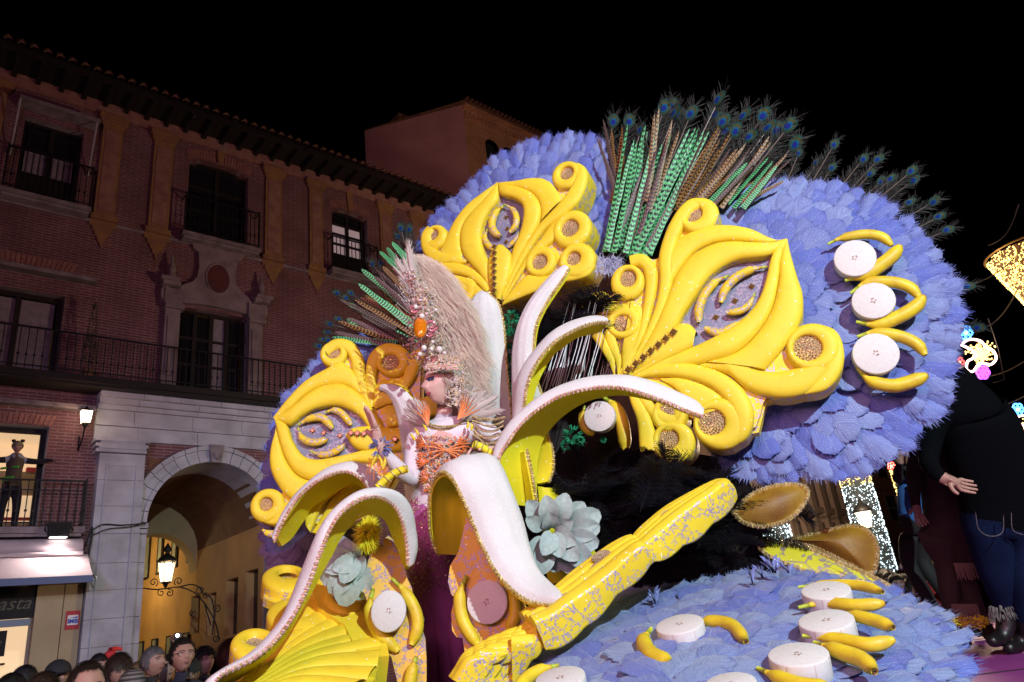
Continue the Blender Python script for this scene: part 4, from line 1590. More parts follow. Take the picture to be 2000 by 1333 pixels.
# scroll arms at left
o.stroke([(300, 1255, 6), (420, 1100, 26), (510, 930, 48), (575, 770, 66), (605, 620, 88), (603, 480, 96), (640, 340, 92), (700, 220, 92), (770, 140, 84), (850, 120, 60)], h=.045)
o.ring((815, 205), 128, 60, .05, (-38, -8))
o.stroke([(285, 1250, 6), (370, 1120, 30), (440, 980, 44), (480, 820, 62), (505, 670, 76), (500, 560, 88), (445, 495, 84), (370, 500, 70)], h=.045)
o.ring((352, 640), 112, 54, .05, (4, -22), sy=1.12)
o.stroke([(292, 1250, 5), (400, 1060, 22), (455, 880, 30), (470, 760, 24)], h=.025)
L([(330, 1235), (380, 1150), (430, 1040), (465, 900), (440, 800), (390, 760)], [(318, 1235), (315, 1120), (320, 1030), (330, 900), (330, 820), (350, 770)], h=.02)
o.stroke([(268, 1250, 6), (240, 1130, 52), (180, 1020, 70), (120, 930, 76), (85, 860, 60)], h=.04)
o.ring((155, 795), 106, 42, .045, (-6, 12))
o.stroke([(290, 1252, 5), (292, 1150, 40), (255, 1050, 66), (228, 950, 60)], h=.035)
o.ring((325, 895), 120, 58, .05, (-6, 14))
L([(640, 985), (690, 915), (760, 918), (802, 962)], [(400, 1225), (560, 1160), (680, 1115), (782, 1062)], h=.05, z0=.01, name='tongue_petal')
L([(330, 1262), (480, 1130), (640, 985), (690, 920)], [(345, 1272), (500, 1200), (640, 1130), (782, 1062)], h=.05, z0=.006, name='tongue_petal')
o.jewels((370, 1222), (660, 980), 7, 24, .055)
for p in ((1155, 645), (1045, 740), (920, 848)):
    o.jewels(p, p, 1, 20, -.055)
for b, wd in (([(1012, 588), (930, 625), (860, 700), (815, 800), (812, 895)], 62), ([(1262, 530), (1170, 545), (1070, 590), (990, 670), (955, 765)], 62), ([(1180, 700), (1140, 780), (1080, 820), (990, 830)], 48), ([(1120, 860), (1040, 920), (950, 965), (850, 930)], 58)):
    o.banana(b, wd, -.02)
# bottom-right scrolls
L([(820, 1172), (960, 1150), (1090, 1165), (1200, 1210), (1330, 1222), (1420, 1205), (1500, 1195)], [(830, 1180), (1000, 1235), (1110, 1320), (1230, 1372), (1390, 1390), (1560, 1340), (1700, 1200)], h=.06, n=40)
o.stroke([(1500, 1350, 40), (1620, 1290, 110), (1690, 1190, 120), (1712, 1090, 100), (1680, 990, 90), (1600, 945, 70)], h=.05)
o.ring((1560, 1065), 168, 88, .06, (-36, 5))
o.stroke([(340, 1275, 8), (480, 1225, 60), (640, 1210, 90), (800, 1230, 110), (950, 1290, 125), (1060, 1390, 140), (1105, 1500, 140), (1080, 1610, 130), (1000, 1670, 90)], h=.06, n=48)
o.ring((955, 1560), 172, 86, .06, (-55, -8))
L([(560, 1265), (690, 1262), (830, 1300), (950, 1370), (1010, 1450)], [(580, 1280), (660, 1330), (740, 1420), (800, 1480), (850, 1500)], h=.03)
o.stroke([(350, 1285, 8), (450, 1290, 50), (560, 1320, 70), (640, 1370, 70), (690, 1440, 80), (690, 1520, 80)], h=.04)
o.ring((620, 1500), 115, 66, .045, (0, -12))
o.stroke([(380, 1290, 10), (440, 1370, 60), (510, 1470, 70), (600, 1530, 80), (690, 1530, 60)], h=.04)
o.stroke([(350, 1290, 10), (400, 1400, 66), (455, 1520, 90), (480, 1640, 110), (490, 1740, 120)], h=.045)
o.ring((650, 1680), 140, 66, .05, (-30, -20))
MORE_SCROLL = o

# ----------------------------------------------------------------- left eye ornament
fr_l = Frame(640, 850, 4.70, (.10, -1, 0))
o = Ornament('eye_ornament', 'carved yellow foam peacock eye ornament at left behind the waving hand', fr_l, (480, 640), 3.175, group='carved yellow eye ornaments')
L = o.lobe
o.plate([(172, 562), (370, 350), (500, 270), (480, 160), (560, 90), (680, 130), (740, 300), (790, 160), (900, 115), (1010, 180), (1100, 220), (1090, 500), (1000, 800), (900, 980), (820, 1120), (600, 1230), (420, 1240), (380, 1130), (300, 1060), (210, 1180), (60, 1170), (50, 1060), (130, 1010), (230, 1040), (165, 850), (200, 640)], -o.T * .98, -.07, 'foam')
o.plate([(240, 600), (360, 530), (480, 475), (600, 470), (720, 530), (800, 600), (820, 700), (720, 790), (560, 830), (420, 830), (330, 790), (270, 710)], -.069, -.055, 'eye_plate', 'eye_plate', 44)
o.rim([(172, 562), (370, 350), (500, 270), (480, 160), (560, 90), (680, 130), (740, 300), (790, 160), (900, 115), (1010, 180), (1100, 220), (1090, 500), (1000, 800), (900, 980), (820, 1120), (600, 1230), (420, 1240), (380, 1130), (300, 1060), (210, 1180), (60, 1170), (50, 1060), (130, 1010), (230, 1040), (165, 850), (200, 640)], [(240, 600), (360, 530), (480, 475), (600, 470), (720, 530), (800, 600), (820, 700), (720, 790), (560, 830), (420, 830), (330, 790), (270, 710)])
L([(168, 558), (260, 440), (370, 330), (500, 255), (600, 215), (690, 300), (740, 400), (775, 490)], [(175, 562), (280, 495), (380, 410), (480, 362), (590, 352), (670, 385), (730, 440), (775, 495)], h=.045)
L([(172, 560), (300, 480), (390, 405), (490, 358), (595, 350), (680, 390), (735, 440), (800, 520), (860, 620)], [(178, 566), (275, 602), (350, 545), (440, 500), (560, 482), (650, 512), (710, 555), (760, 620), (800, 680)], h=.055)
L([(172, 560), (255, 605), (285, 690), (345, 785), (430, 818), (550, 802), (690, 770), (800, 735), (900, 650)], [(180, 570), (205, 700), (250, 820), (310, 905), (400, 945), (510, 920), (650, 835), (800, 830), (930, 740)], h=.055)
L([(184, 620), (212, 720), (250, 825), (312, 910), (400, 950), (500, 930), (640, 850)], [(186, 630), (152, 760), (152, 870), (188, 960), (255, 1045), (330, 1065), (520, 985)], h=.05)
o.stroke([(772, 490, 8), (730, 385, 56), (704, 290, 74), (690, 195, 80), (640, 120, 74), (560, 105, 66), (495, 150, 60)], h=.04)
o.ring((545, 165), 84, 44, .04, (-2, -10))
o.stroke([(782, 495, 8), (775, 400, 60), (778, 290, 70), (800, 190, 76), (870, 135, 70), (960, 140, 60)], h=.04)
o.ring((915, 205), 108, 54, .05, (-16, 14))
L([(790, 490), (800, 380), (830, 330), (900, 320), (980, 340), (1020, 400)], [(800, 500), (850, 480), (900, 470), (940, 460), (980, 450), (1015, 440)], h=.03)
o.stroke([(800, 500, 10), (900, 430, 50), (1000, 330, 70), (1050, 200, 90), (1100, 150, 80)], h=.04)
L([(860, 500), (960, 460), (1080, 440), (1180, 400)], [(880, 620), (980, 600), (1090, 560), (1190, 540)], h=.04)
L([(620, 670), (660, 630), (740, 615), (850, 620), (1000, 640)], [(625, 680), (670, 740), (760, 770), (860, 770), (1000, 760)], h=.05, z0=.012, name='tongue_petal')
o.jewels((660, 668), (740, 672), 3, 20, .055)
o.jewels((930, 708), (930, 708), 1, 20, .06)
o.ring((135, 1105), 106, 42, .045, (-8, -8))
o.stroke([(330, 1050, 30), (260, 1120, 70), (190, 1190, 60), (120, 1195, 40)], h=.03)
L([(700, 925), (610, 930), (500, 985), (410, 1060), (365, 1140), (370, 1220)], [(760, 940), (690, 960), (600, 1000), (500, 1080), (450, 1160), (400, 1270)], h=.04)
L([(760, 930), (700, 950), (610, 1000), (520, 1080), (480, 1160), (410, 1270)], [(860, 1000), (780, 1050), (700, 1100), (640, 1170), (560, 1230), (440, 1280)], h=.04)
o.ring((725, 990), 105, 52, .045)
for p in ((405, 628), (475, 643), (577, 660)):
    o.jewels(p, p, 1, 17, -.05)
for b, wd in (([(485, 522), (545, 508), (600, 535), (652, 602)], 46), ([(320, 600), (395, 560), (475, 558), (535, 625)], 50), ([(320, 615), (345, 680), (420, 710), (506, 688)], 48), ([(395, 762), (470, 785), (550, 765), (612, 722)], 44)):
    o.banana(b, wd, -.02)
# spare bracket scroll below the lower left curl
o.stroke([(90, 1245, 10), (120, 1268, 40), (180, 1275, 44)], h=.03, z0=-.05)


# ----------------------------------------------------------------- feathers
def FW(t, w, rd):
    if rd < .5:
        return max(.008, w * math.sin(math.pi * min(1, t ** .75 * .97)) ** .8)
    k_ = .66
    if t > k_:
        return max(.02, w * math.sqrt(max(0, 1 - ((t - k_) / (1.005 - k_)) ** 2)))
    return w * (.3 + .7 * math.sin(t / k_ * math.pi / 2))


def feather_mesh(name, mat, w=.36, rag=.035, seed=0, round_=1., cup=.10, ns=15, fringe=0):
    """unit-length feather: root at 0, tip at +Y, broad rounded vane with split barbs"""
    rnd = random.Random(seed)
    mb = MB()
    rows, uvs = [], []
    for i in range(ns + 1):
        t = i / ns
        hw = FW(t, w, round_)
        r, u = [], []
        for q in (-1, -.55, 0, .55, 1):
            j = rnd.uniform(-rag, rag) if abs(q) == 1 else 0
            x = q * hw + (j if abs(q) == 1 else 0)
            y = t - (abs(q) * hw * .22 if round_ < .5 else 0) + (rnd.uniform(-rag, rag) if t > .8 and q else 0)
            z = cup * (t - t * t) - cup * .9 * abs(q) * hw / w * .6 - cup * .5 * t * t
            r.append((x, y, z))
            u.append((.5 + q * .5, y))
        rows.append(r)
        uvs.append(u)
    mb.grid(rows, 0, uvs)
    for i in range(fringe):
        t = rnd.uniform(.3, 1)
        q = rnd.choice((-1, 1))
        hw = FW(t, w, round_)
        if t > .93:
            q = rnd.uniform(-1, 1)
        x0, y0 = q * hw * .93, t - (abs(q) * hw * .22 if round_ < .5 else 0)
        a = math.atan2(.75 + t * .5, q * (1.1 - t * .5))
        l = rnd.uniform(.06, .15)
        z = cup * (t - t * t) - cup * .54 * abs(q) * hw / w - cup * .5 * t * t
        dx, dy = math.cos(a) * l, math.sin(a) * l
        mb.add([(x0 - dy * .045, y0 + dx * .045, z), (x0 + dy * .045, y0 - dx * .045, z), (x0 + dx, y0 + dy, z + rnd.uniform(-.01, .01))], [(0, 1, 2)], 0, [(.5 + q * .4, t)] * 3)
    return mb.mesh(name, MT[mat])


def fan(name, label, fr, c, outline, rows, L0, spacing, mat, zback, tilt=.22, skip=None, seed=1, fringe=26, wmul=1., tip_long=False):
    """rows of overlapping feathers radiating from pixel c to the outline (list of photo points)"""
    rnd = random.Random(seed)
    root = thing(name, label, 'feather fan', fr.M)
    meshes = [feather_mesh('feather', mat, w=.30 * wmul, seed=k + seed * 10, fringe=fringe) for k in range(4)]
    edge = [feather_mesh('feather', mat, w=.21, rag=.03, seed=40 + k, fringe=130, cup=.16) for k in range(3)]
    C_ = np.array(fr.loc(*c, zback))
    out = [np.array(fr.loc(*p, zback)) for p in outline]
    nr = len(rows)
    for ri, f in enumerate(rows):
        ring_ = catmull([C_ + (p - C_) * f for p in out], 200)
        acc = 0
        nxt = rnd.uniform(0, spacing)
        sp = spacing * (.62 if ri < 2 and tip_long else 1)
        for a, b in zip(ring_, ring_[1:]):
            acc += np.linalg.norm(b - a)
            if acc < nxt:
                continue
            nxt = acc + sp * rnd.uniform(.75, 1.2)
            p = b + np.array([rnd.uniform(-.02, .02), rnd.uniform(-.02, .02)])
            d = p - C_
            d = d / np.linalg.norm(d)
            if skip and skip(p):
                continue
            ang = math.atan2(d[1], d[0]) - math.pi / 2 + rnd.uniform(-.22, .22)
            ln = L0 * rnd.uniform(.85, 1.15) * (1.0 if ri else 1.0)
            big = not (ri < 2 and tip_long)
            me = rnd.choice(meshes if big else edge)
            root_p = (p[0] + math.sin(ang) * ln, p[1] - math.cos(ang) * ln)
            z = zback + .012 * ri + rnd.uniform(0, .01)
            M = Matrix.Translation((root_p[0], root_p[1], z)) @ Matrix.Rotation(ang, 4, 'Z') @ Matrix.Rotation(tilt * rnd.uniform(.6, 1.3), 4, 'X') @ Matrix.Rotation(rnd.uniform(-.25, .25), 4, 'Y') @ Matrix.Diagonal((ln, ln, ln, 1))
            put('feather', me, root, M)
    # backing board
    mb = MB()
    q = [tuple(C_ + (p - C_) * .86) for p in out]
    q = [tuple(x) for x in catmull(q, 40)]
    ar = sum(q[i][0] * q[(i + 1) % len(q)][1] - q[(i + 1) % len(q)][0] * q[i][1] for i in range(len(q)))
    mb.prism(q if ar > 0 else q[::-1], zback - .05, zback - .012)
    mb.build('backing_board', MT['float_black'] if mat != 'blue_f' else MT['blue_board'], root, False)
    return root


MT['blue_board'] = plain('blue_board', (.10, .10, .35), .8)
RT = [1.0, .93, .85, .77, .69, .6, .5, .4]
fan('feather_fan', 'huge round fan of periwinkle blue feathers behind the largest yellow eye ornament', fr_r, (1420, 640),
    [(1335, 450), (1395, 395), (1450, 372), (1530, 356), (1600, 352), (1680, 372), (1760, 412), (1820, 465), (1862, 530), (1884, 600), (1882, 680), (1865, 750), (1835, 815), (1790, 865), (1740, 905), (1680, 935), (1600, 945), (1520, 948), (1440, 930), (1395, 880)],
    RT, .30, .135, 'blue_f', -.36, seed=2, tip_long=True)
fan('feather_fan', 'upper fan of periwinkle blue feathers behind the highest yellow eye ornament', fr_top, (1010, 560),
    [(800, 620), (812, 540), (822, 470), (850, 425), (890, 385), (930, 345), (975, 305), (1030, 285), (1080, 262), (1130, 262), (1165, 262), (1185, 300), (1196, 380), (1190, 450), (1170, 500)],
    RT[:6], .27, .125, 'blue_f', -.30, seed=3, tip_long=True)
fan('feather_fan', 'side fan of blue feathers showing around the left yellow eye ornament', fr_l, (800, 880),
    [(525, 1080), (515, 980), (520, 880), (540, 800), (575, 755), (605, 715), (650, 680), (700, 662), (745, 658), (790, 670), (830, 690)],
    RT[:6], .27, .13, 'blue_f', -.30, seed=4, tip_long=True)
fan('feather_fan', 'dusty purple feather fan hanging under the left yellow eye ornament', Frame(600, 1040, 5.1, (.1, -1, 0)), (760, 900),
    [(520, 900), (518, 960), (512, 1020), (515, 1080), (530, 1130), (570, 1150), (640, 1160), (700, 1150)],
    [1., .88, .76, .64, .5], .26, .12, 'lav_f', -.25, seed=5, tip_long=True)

# low feathered tray, bottom right
rv = (P(1420, 1230, 1) - CAM_POS)
rv.z = 0
rv.normalize()
fr_t = Frame(1400, 1235, 3.08, (-rv.x * .33 - .03, -rv.y * .33, .94))
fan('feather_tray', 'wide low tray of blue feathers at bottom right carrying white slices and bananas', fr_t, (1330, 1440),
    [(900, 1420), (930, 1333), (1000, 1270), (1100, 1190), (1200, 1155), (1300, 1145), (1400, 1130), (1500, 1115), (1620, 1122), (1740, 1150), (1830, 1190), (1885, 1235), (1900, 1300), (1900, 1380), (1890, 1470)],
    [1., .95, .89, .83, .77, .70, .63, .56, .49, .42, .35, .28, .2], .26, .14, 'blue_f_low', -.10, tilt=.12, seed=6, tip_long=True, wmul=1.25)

# ----------------------------------------------------------------- bananas and slices
def banana(fr, pts, w, h, label, group):
    pp = [fr.hit(*p, h) for p in catmull(pts, 16)]
    wd = fr.px(*pts[1], 1, h) * w
    root = thing('banana', label, 'banana', pp[0], group)
    Q = [p - pp[0] for p in pp]
    banana_parts(Q, wd, root, MT['banana'])
    return root


def slice_(fr, c, r, label, group, th=.075, h=0., mat='slice', sy=1.):
    key = 'slice_mesh'
    if key not in _cache:
        mb = MB()
        mb.lathe([(0, 0), (.97, 0), (1, .05), (1, .93), (.985, .98), (.95, 1.0), (0, 1.0)], 40)
        _cache[key] = mb.mesh('disc', MT['slice'])
        sd = MB()
        for i, a in enumerate((.2, 1.9, 2.6, 4.1, 5.2)):
            for k2 in range(3):
                b = a + (k2 - 1) * .25
                r0, r1 = .06, .15 - .05 * abs(k2 - 1) + .012 * i
                wq = .018
                sd.add([(r0 * math.cos(b), r0 * math.sin(b), 1.012), (.6 * (r0 + r1) * math.cos(b) + wq * math.sin(b), .6 * (r0 + r1) * math.sin(b) - wq * math.cos(b), 1.012),
                        (r1 * math.cos(b), r1 * math.sin(b), 1.012), (.6 * (r0 + r1) * math.cos(b) - wq * math.sin(b), .6 * (r0 + r1) * math.sin(b) + wq * math.cos(b), 1.012)], [(0, 1, 2, 3)])
        _cache['seed_mesh'] = sd.mesh('seed_marks', MT['seed'], False)
        _cache['seam_mesh'] = []
        for a in (4.3, 5.2, 3.3, 6.0):
            se = MB()
            se.box(-.008, .008, 1.0, 1.006, .1, .95)
            v = se.v[-8:]
            c_, s_ = math.cos(a - math.pi / 2), math.sin(a - math.pi / 2)
            se.v[-8:] = [(x * c_ - y * s_, x * s_ + y * c_, z) for x, y, z in v]
            _cache['seam_mesh'].append(se.mesh('seam', MT['seam'], False))
    root = thing('fruit_slice', label, 'fruit slice', Matrix.Translation(fr.hit(*c, h + th)) @ fr.M.to_3x3().to_4x4() @ Matrix.Rotation(random.uniform(-.04, .04), 4, 'X') @ Matrix.Rotation(random.uniform(-.04, .04), 4, 'Y') @ Matrix.Translation((0, 0, -th)), group)
    R = fr.px(*c, 1, h + th) * r
    S = Matrix.Diagonal((R, R * sy * random.uniform(.96, 1.03), th * random.uniform(.9, 1.08), 1))
    rz = Matrix.Rotation(random.uniform(-.2, .2), 4, 'Z')
    put('disc', _cache['slice_mesh'], root, rz @ S)
    put('seed_marks', _cache['seed_mesh'], root, Matrix.Rotation(random.uniform(0, 6), 4, 'Z') @ S)
    for q_ in _cache['seam_mesh']:
        put('seam', q_, root, rz @ S)
    return root


GS, GB = 'white banana slices fixed to the feathers', 'bananas fixed to the feathers'
HF = -.20
for (c, r, lb) in (((1670, 503), 38, 'top white banana slice of three on the big blue feather fan'),
                   ((1706, 587), 39, 'middle white banana slice of three on the big blue feather fan'),
                   ((1711, 690), 42, 'bottom white banana slice of three on the big blue feather fan')):
    slice_(fr_r, c, r, lb, GS, .08, HF)
BR = [([(1617, 477), (1642, 466), (1688, 458), (1722, 463), (1742, 480)], 19, 'yellow banana arched over the top slice of the big blue fan'),
      ([(1650, 548), (1688, 538), (1725, 515), (1748, 495), (1758, 480)], 27, 'yellow banana rising right under the top slice of the big blue fan'),
      ([(1661, 573), (1693, 553), (1740, 551), (1778, 562), (1796, 582)], 22, 'yellow banana arched over the middle slice of the big blue fan'),
      ([(1672, 629), (1716, 634), (1762, 616), (1792, 596), (1804, 578)], 27, 'yellow banana rising right under the middle slice of the big blue fan'),
      ([(1674, 658), (1706, 650), (1753, 656), (1790, 672), (1807, 694)], 23, 'yellow banana arched over the bottom slice of the big blue fan'),
      ([(1673, 718), (1700, 744), (1744, 754), (1785, 744), (1811, 733)], 27, 'lowest yellow banana under the bottom slice of the big blue fan')]
for pts, wd, lb in BR:
    banana(fr_r, pts, wd, HF + .03, lb, GB)
fr_m = Frame(1172, 812, 4.75, (-.33, -.94, 0))
slice_(fr_m, (1170, 813), 31, 'white banana slice above the black plumes under the curved peel', GS, .07, 0)
banana(fr_m, [(1176, 774), (1202, 795), (1216, 830), (1222, 880)], 26, -.02, 'yellow banana right of the slice above the black plumes', GB)
banana(fr_m, [(1142, 792), (1137, 815), (1141, 835), (1160, 850)], 16, -.03, 'yellow banana sliver left of the slice above the black plumes', GB)
for (c, r, lb) in (((1612, 1149), 46, 'white slice at the far right edge of the tray, topmost of its column'),
                   ((1612, 1208), 52, 'second white slice down the right of the tray, between two pairs of bananas'),
                   ((1558, 1275), 57, 'large white slice near the right front of the tray'),
                   ((1327, 1219), 47, 'white slice alone in the middle of the tray between two bananas'),
                   ((1094, 1326), 50, 'white slice cut off by the bottom edge at the left of the tray'),
                   ((1425, 1336), 52, 'white slice cut off by the bottom edge in the middle of the tray')):
    slice_(fr_t, c, r, lb, GS, .085, 0.0)
BT = [([(1559, 1147), (1600, 1143), (1650, 1142), (1690, 1146), (1724, 1157)], 20, 'banana behind the topmost slice on the tray, at its far edge'),
      ([(1559, 1187), (1610, 1178), (1670, 1183), (1728, 1179)], 25, 'straight banana in front of the topmost slice on the tray'),
      ([(1640, 1196), (1675, 1204), (1710, 1213), (1745, 1226)], 25, 'banana pointing right behind the second slice on the tray'),
      ([(1568, 1242), (1640, 1250), (1697, 1260), (1746, 1250)], 28, 'straight banana in front of the second slice on the tray'),
      ([(1590, 1255), (1645, 1275), (1685, 1290), (1708, 1312)], 32, 'banana pointing right behind the large front slice of the tray'),
      ([(1480, 1305), (1515, 1322), (1565, 1340), (1625, 1345)], 32, 'banana with green stem in front of the large front slice of the tray'),
      ([(1350, 1216), (1395, 1214), (1432, 1224), (1457, 1254)], 26, 'banana curving right behind the lone middle slice of the tray'),
      ([(1272, 1228), (1257, 1252), (1272, 1280), (1310, 1296)], 33, 'banana curving left of the lone middle slice of the tray'),
      ([(1092, 1299), (1050, 1312), (1020, 1335), (1005, 1365)], 26, 'banana at the bottom left corner of the tray by the yellow scroll')]
for pts, wd, lb in BT:
    banana(fr_t, pts, wd, .05, lb, GB)

# wisps standing up from the tray
m = MB()
for (x, y, hgt) in ((1280, 1180, 36), (1283, 1178, 22), (1510, 1120, 45), (1515, 1120, 30), (1490, 1130, 30), (1470, 1140, 40), (1505, 1115, 20), (1540, 1120, 24)):
    p = fr_t.hit(x, y)
    for k in range(7):
        a = random.uniform(-.9, .9)
        q = p + Vector((math.sin(a) * .03, 0, hgt * .0022 * random.uniform(.6, 1)))
        q2 = q + Vector((math.sin(a) * .03, random.uniform(-.02, .02), .01))
        m.add([p - Vector((.004, 0, 0)), p + Vector((.004, 0, 0)), q, q2], [(0, 1, 2), (1, 3, 2)], 0, [(.5, .5)] * 4)
tag(m.build('loose_wisps', MT['blue_f'], None), 'loose wispy blue barbs standing up from the feather tray', 'feathers', None, 'stuff')


# ----------------------------------------------------------------- banana peels
def bead_trim(rail, parent, r=.011, gap=.024, name='rhinestone_trim', stone='pink_stone'):
    L = 0
    m = MB()
    m.tube(rail, r * .75, 5, 0)
    acc, nxt, i = 0, 0, 0
    for a, b in zip(rail, rail[1:]):
        d = (b - a).length
        while nxt <= acc + d and d > 1e-6:
            p = a.lerp(b, (nxt - acc) / d)
            m.octa(p + Vector((0, -.004, .001)), r * (1.35 if i % 2 else 1.1), 1 if i % 2 else 0, i * .7)
            nxt += gap * .5
            i += 1
        acc += d
    return m.build(name, [MT['gold_trim'], MT[stone]], parent, False)


def peel(label, rails, th=.035, n=56, k=10, trims=(0, -1), outer='pith', inner='lemon', bulge=.0, crop=None, scale=1., group='curled banana peels', flip=False, gap=.024, r=.011, stone='pink_stone'):
    """rails: list of [(x,y,depth)...], from the near trimmed edge across the outer face"""
    ox, oy = crop or (0, 0)
    R = []
    for rail in rails:
        pts = [P(ox + x / scale, oy + y / scale, d) for x, y, d in rail]
        R.append([Vector(q) for q in catmull(pts, n)])
    G = []
    for i in range(n):
        if len(R) == 2:
            a, b = R[0][i], R[1][i]
            G.append([a.lerp(b, j / k) for j in range(k + 1)])
        else:
            a, c, b = R[0][i], R[1][i], R[2][i]
            # quadratic through c at the middle
            ctrl = c * 2 - (a + b) / 2
            row = []
            for j in range(k + 1):
                t = j / k
                row.append(a * (1 - t) ** 2 + ctrl * 2 * t * (1 - t) + b * t * t)
            G.append(row)
    # normals
    nr = [[None] * (k + 1) for _ in range(n)]
    for i in range(n):
        for j in range(k + 1):
            du = G[min(n - 1, i + 1)][j] - G[max(0, i - 1)][j]
            dv = G[i][min(k, j + 1)] - G[i][max(0, j - 1)]
            q = du.cross(dv)
            nr[i][j] = q.normalized() if q.length > 1e-12 else (nr[i - 1][j] if i and nr[i - 1][j] else Vector((0, -1, 0)))
            if flip:
                nr[i][j] = -nr[i][j]
    if bulge:
        for i in range(n):
            env = math.sin(math.pi * min(1, max(0, (i + .5) / n))) ** .4
            for j in range(k + 1):
                t = j / k
                # ribbed pith: three lengthwise facets
                G[i][j] = G[i][j] + nr[i][j] * bulge * env * (dome(t, 2.2, .7) + .22 * abs(math.sin(3 * math.pi * t)))
    root = thing('banana_peel', label, 'peel', G[n // 2][k // 2], group)
    O = G[n // 2][k // 2]
    out = [[p - O for p in row] for row in G]
    inn = [[G[i][j] - O - nr[i][j] * th for j in range(k + 1)] for i in range(n)]
    m = MB()
    m.grid(out)
    e = MB()
    m.build('pith_face', MT[outer], root)
    m2 = MB()
    m2.grid([list(reversed(r_)) for r_ in inn])
    # rims
    for j in (0, k):
        a = [[out[i][j], inn[i][j]] for i in range(n)]
        m2.grid(a if j == 0 else [list(reversed(q)) for q in a])
    for i in (0, n - 1):
        m2.grid([[out[i][j], inn[i][j]] for j in range(k + 1)])
    m2.build('skin_face', MT[inner], root)
    for t in trims:
        j = 0 if t == 0 else k
        bead_trim([out[i][j].lerp(inn[i][j], .3) for i in range(n)], root, r, gap, stone=stone)
    return root


CA, SA = (400, 880), 2.943
# big front-left arch
peel('longest white banana peel arching from the bottom left corner over the left flower',
     [[(60, 1340, 2.95), (100, 1292, 2.97), (280, 1190, 3.03), (390, 1100, 3.08), (470, 1000, 3.12), (540, 890, 3.16), (600, 750, 3.2), (640, 640, 3.22), (680, 540, 3.25), (720, 450, 3.3), (770, 370, 3.33), (840, 308, 3.36), (930, 266, 3.42), (1020, 272, 3.5), (1100, 330, 3.58), (1150, 440, 3.63), (1166, 560, 3.66), (1172, 670, 3.68)],
      [(-10, 1345, 2.98), (20, 1310, 3.0), (100, 1255, 3.05), (240, 1175, 3.12), (340, 1085, 3.17), (430, 975, 3.21), (490, 850, 3.25), (540, 722, 3.29), (590, 598, 3.32), (640, 482, 3.35), (700, 388, 3.38), (765, 318, 3.42), (850, 255, 3.47), (930, 224, 3.52), (1035, 220, 3.57), (1125, 252, 3.63), (1185, 330, 3.68), (1213, 450, 3.72), (1225, 560, 3.73), (1205, 650, 3.73)],
      [(40, 1355, 3.2), (200, 1270, 3.3), (340, 1165, 3.36), (430, 1070, 3.4), (510, 940, 3.44), (590, 800, 3.48), (650, 690, 3.5), (700, 600, 3.52), (750, 500, 3.55), (820, 410, 3.6), (900, 352, 3.66), (985, 345, 3.72), (1055, 400, 3.8), (1105, 510, 3.85), (1145, 600, 3.88), (1165, 690, 3.9)]],
     crop=CA, scale=SA, th=.03, n=80)
# back-left arch
peel('shorter white banana peel curving down to the left in front of the left eye ornament',
     [[(398, 525, 4.1), (440, 420, 4.12), (510, 300, 4.15), (580, 222, 4.18), (670, 160, 4.2), (780, 120, 4.22), (860, 135, 4.24), (920, 185, 4.26), (945, 230, 4.28)],
      [(385, 490, 4.15), (435, 385, 4.2), (500, 285, 4.25), (560, 218, 4.28), (640, 150, 4.3), (730, 93, 4.32), (840, 66, 4.34), (930, 85, 4.36), (1010, 140, 4.38), (1040, 210, 4.4)],
      [(420, 540, 4.3), (480, 492, 4.4), (540, 405, 4.45), (600, 315, 4.48), (680, 262, 4.5), (780, 192, 4.52), (870, 165, 4.55), (930, 215, 4.58), (960, 260, 4.6)]],
     crop=CA, scale=SA, th=.03, n=60)
# big front peel with hollow cup
CB, SB_ = (780, 860), 2.818
peel('broad white banana peel bending forward from the amber cup down onto the yellow scroll rail',
     [[(205, 622, 3.95), (172, 530, 3.92), (163, 440, 3.9), (163, 340, 3.88), (175, 250, 3.85), (205, 190, 3.8), (250, 170, 3.72), (300, 215, 3.66), (345, 300, 3.62), (400, 430, 3.58), (480, 620, 3.5), (560, 750, 3.42), (660, 850, 3.34), (760, 893, 3.28), (900, 900, 3.2)],
      [(330, 622, 4.05), (362, 520, 4.03), (372, 430, 4.02), (380, 330, 4.0), (395, 220, 3.98), (430, 130, 3.95), (520, 96, 3.88), (570, 150, 3.82), (620, 270, 3.76), (680, 430, 3.7), (722, 590, 3.62), (768, 710, 3.52), (835, 785, 3.42), (885, 830, 3.32), (905, 880, 3.24)]],
     crop=CB, scale=SB_, th=.03, n=72, bulge=.045, trims=(0,), flip=False, stone='gold_trim')
# tall back peel
CC, SC = (880, 500), 2.898
peel('tall upright white banana peel behind the headdress with a gold beaded right edge',
     [[(348, 970, 4.55), (330, 800, 4.55), (315, 650, 4.55), (306, 500, 4.58), (292, 360, 4.6), (262, 260, 4.62), (205, 207, 4.66)],
      [(60, 980, 4.62), (62, 800, 4.62), (66, 650, 4.62), (76, 500, 4.64), (92, 350, 4.66), (118, 250, 4.66), (170, 205, 4.68)]],
     crop=CC, scale=SC, th=.04, n=40, bulge=.06, trims=(0,), stone='gold_trim')
peel('slender white banana peel rising to a point right of the emerald fluff',
     [[(540, 830, 4.30), (500, 760, 4.30), (470, 660, 4.3), (462, 540, 4.32), (476, 400, 4.34), (512, 308, 4.36), (570, 212, 4.38), (630, 125, 4.4), (668, 64, 4.42)],
      [(350, 930, 4.38), (346, 800, 4.38), (346, 690, 4.38), (352, 540, 4.4), (382, 408, 4.42), (432, 290, 4.44), (502, 196, 4.46), (574, 112, 4.47), (640, 55, 4.46)]],
     crop=CC, scale=SC, th=.04, n=46, bulge=.04, trims=(0,), stone='gold_trim')
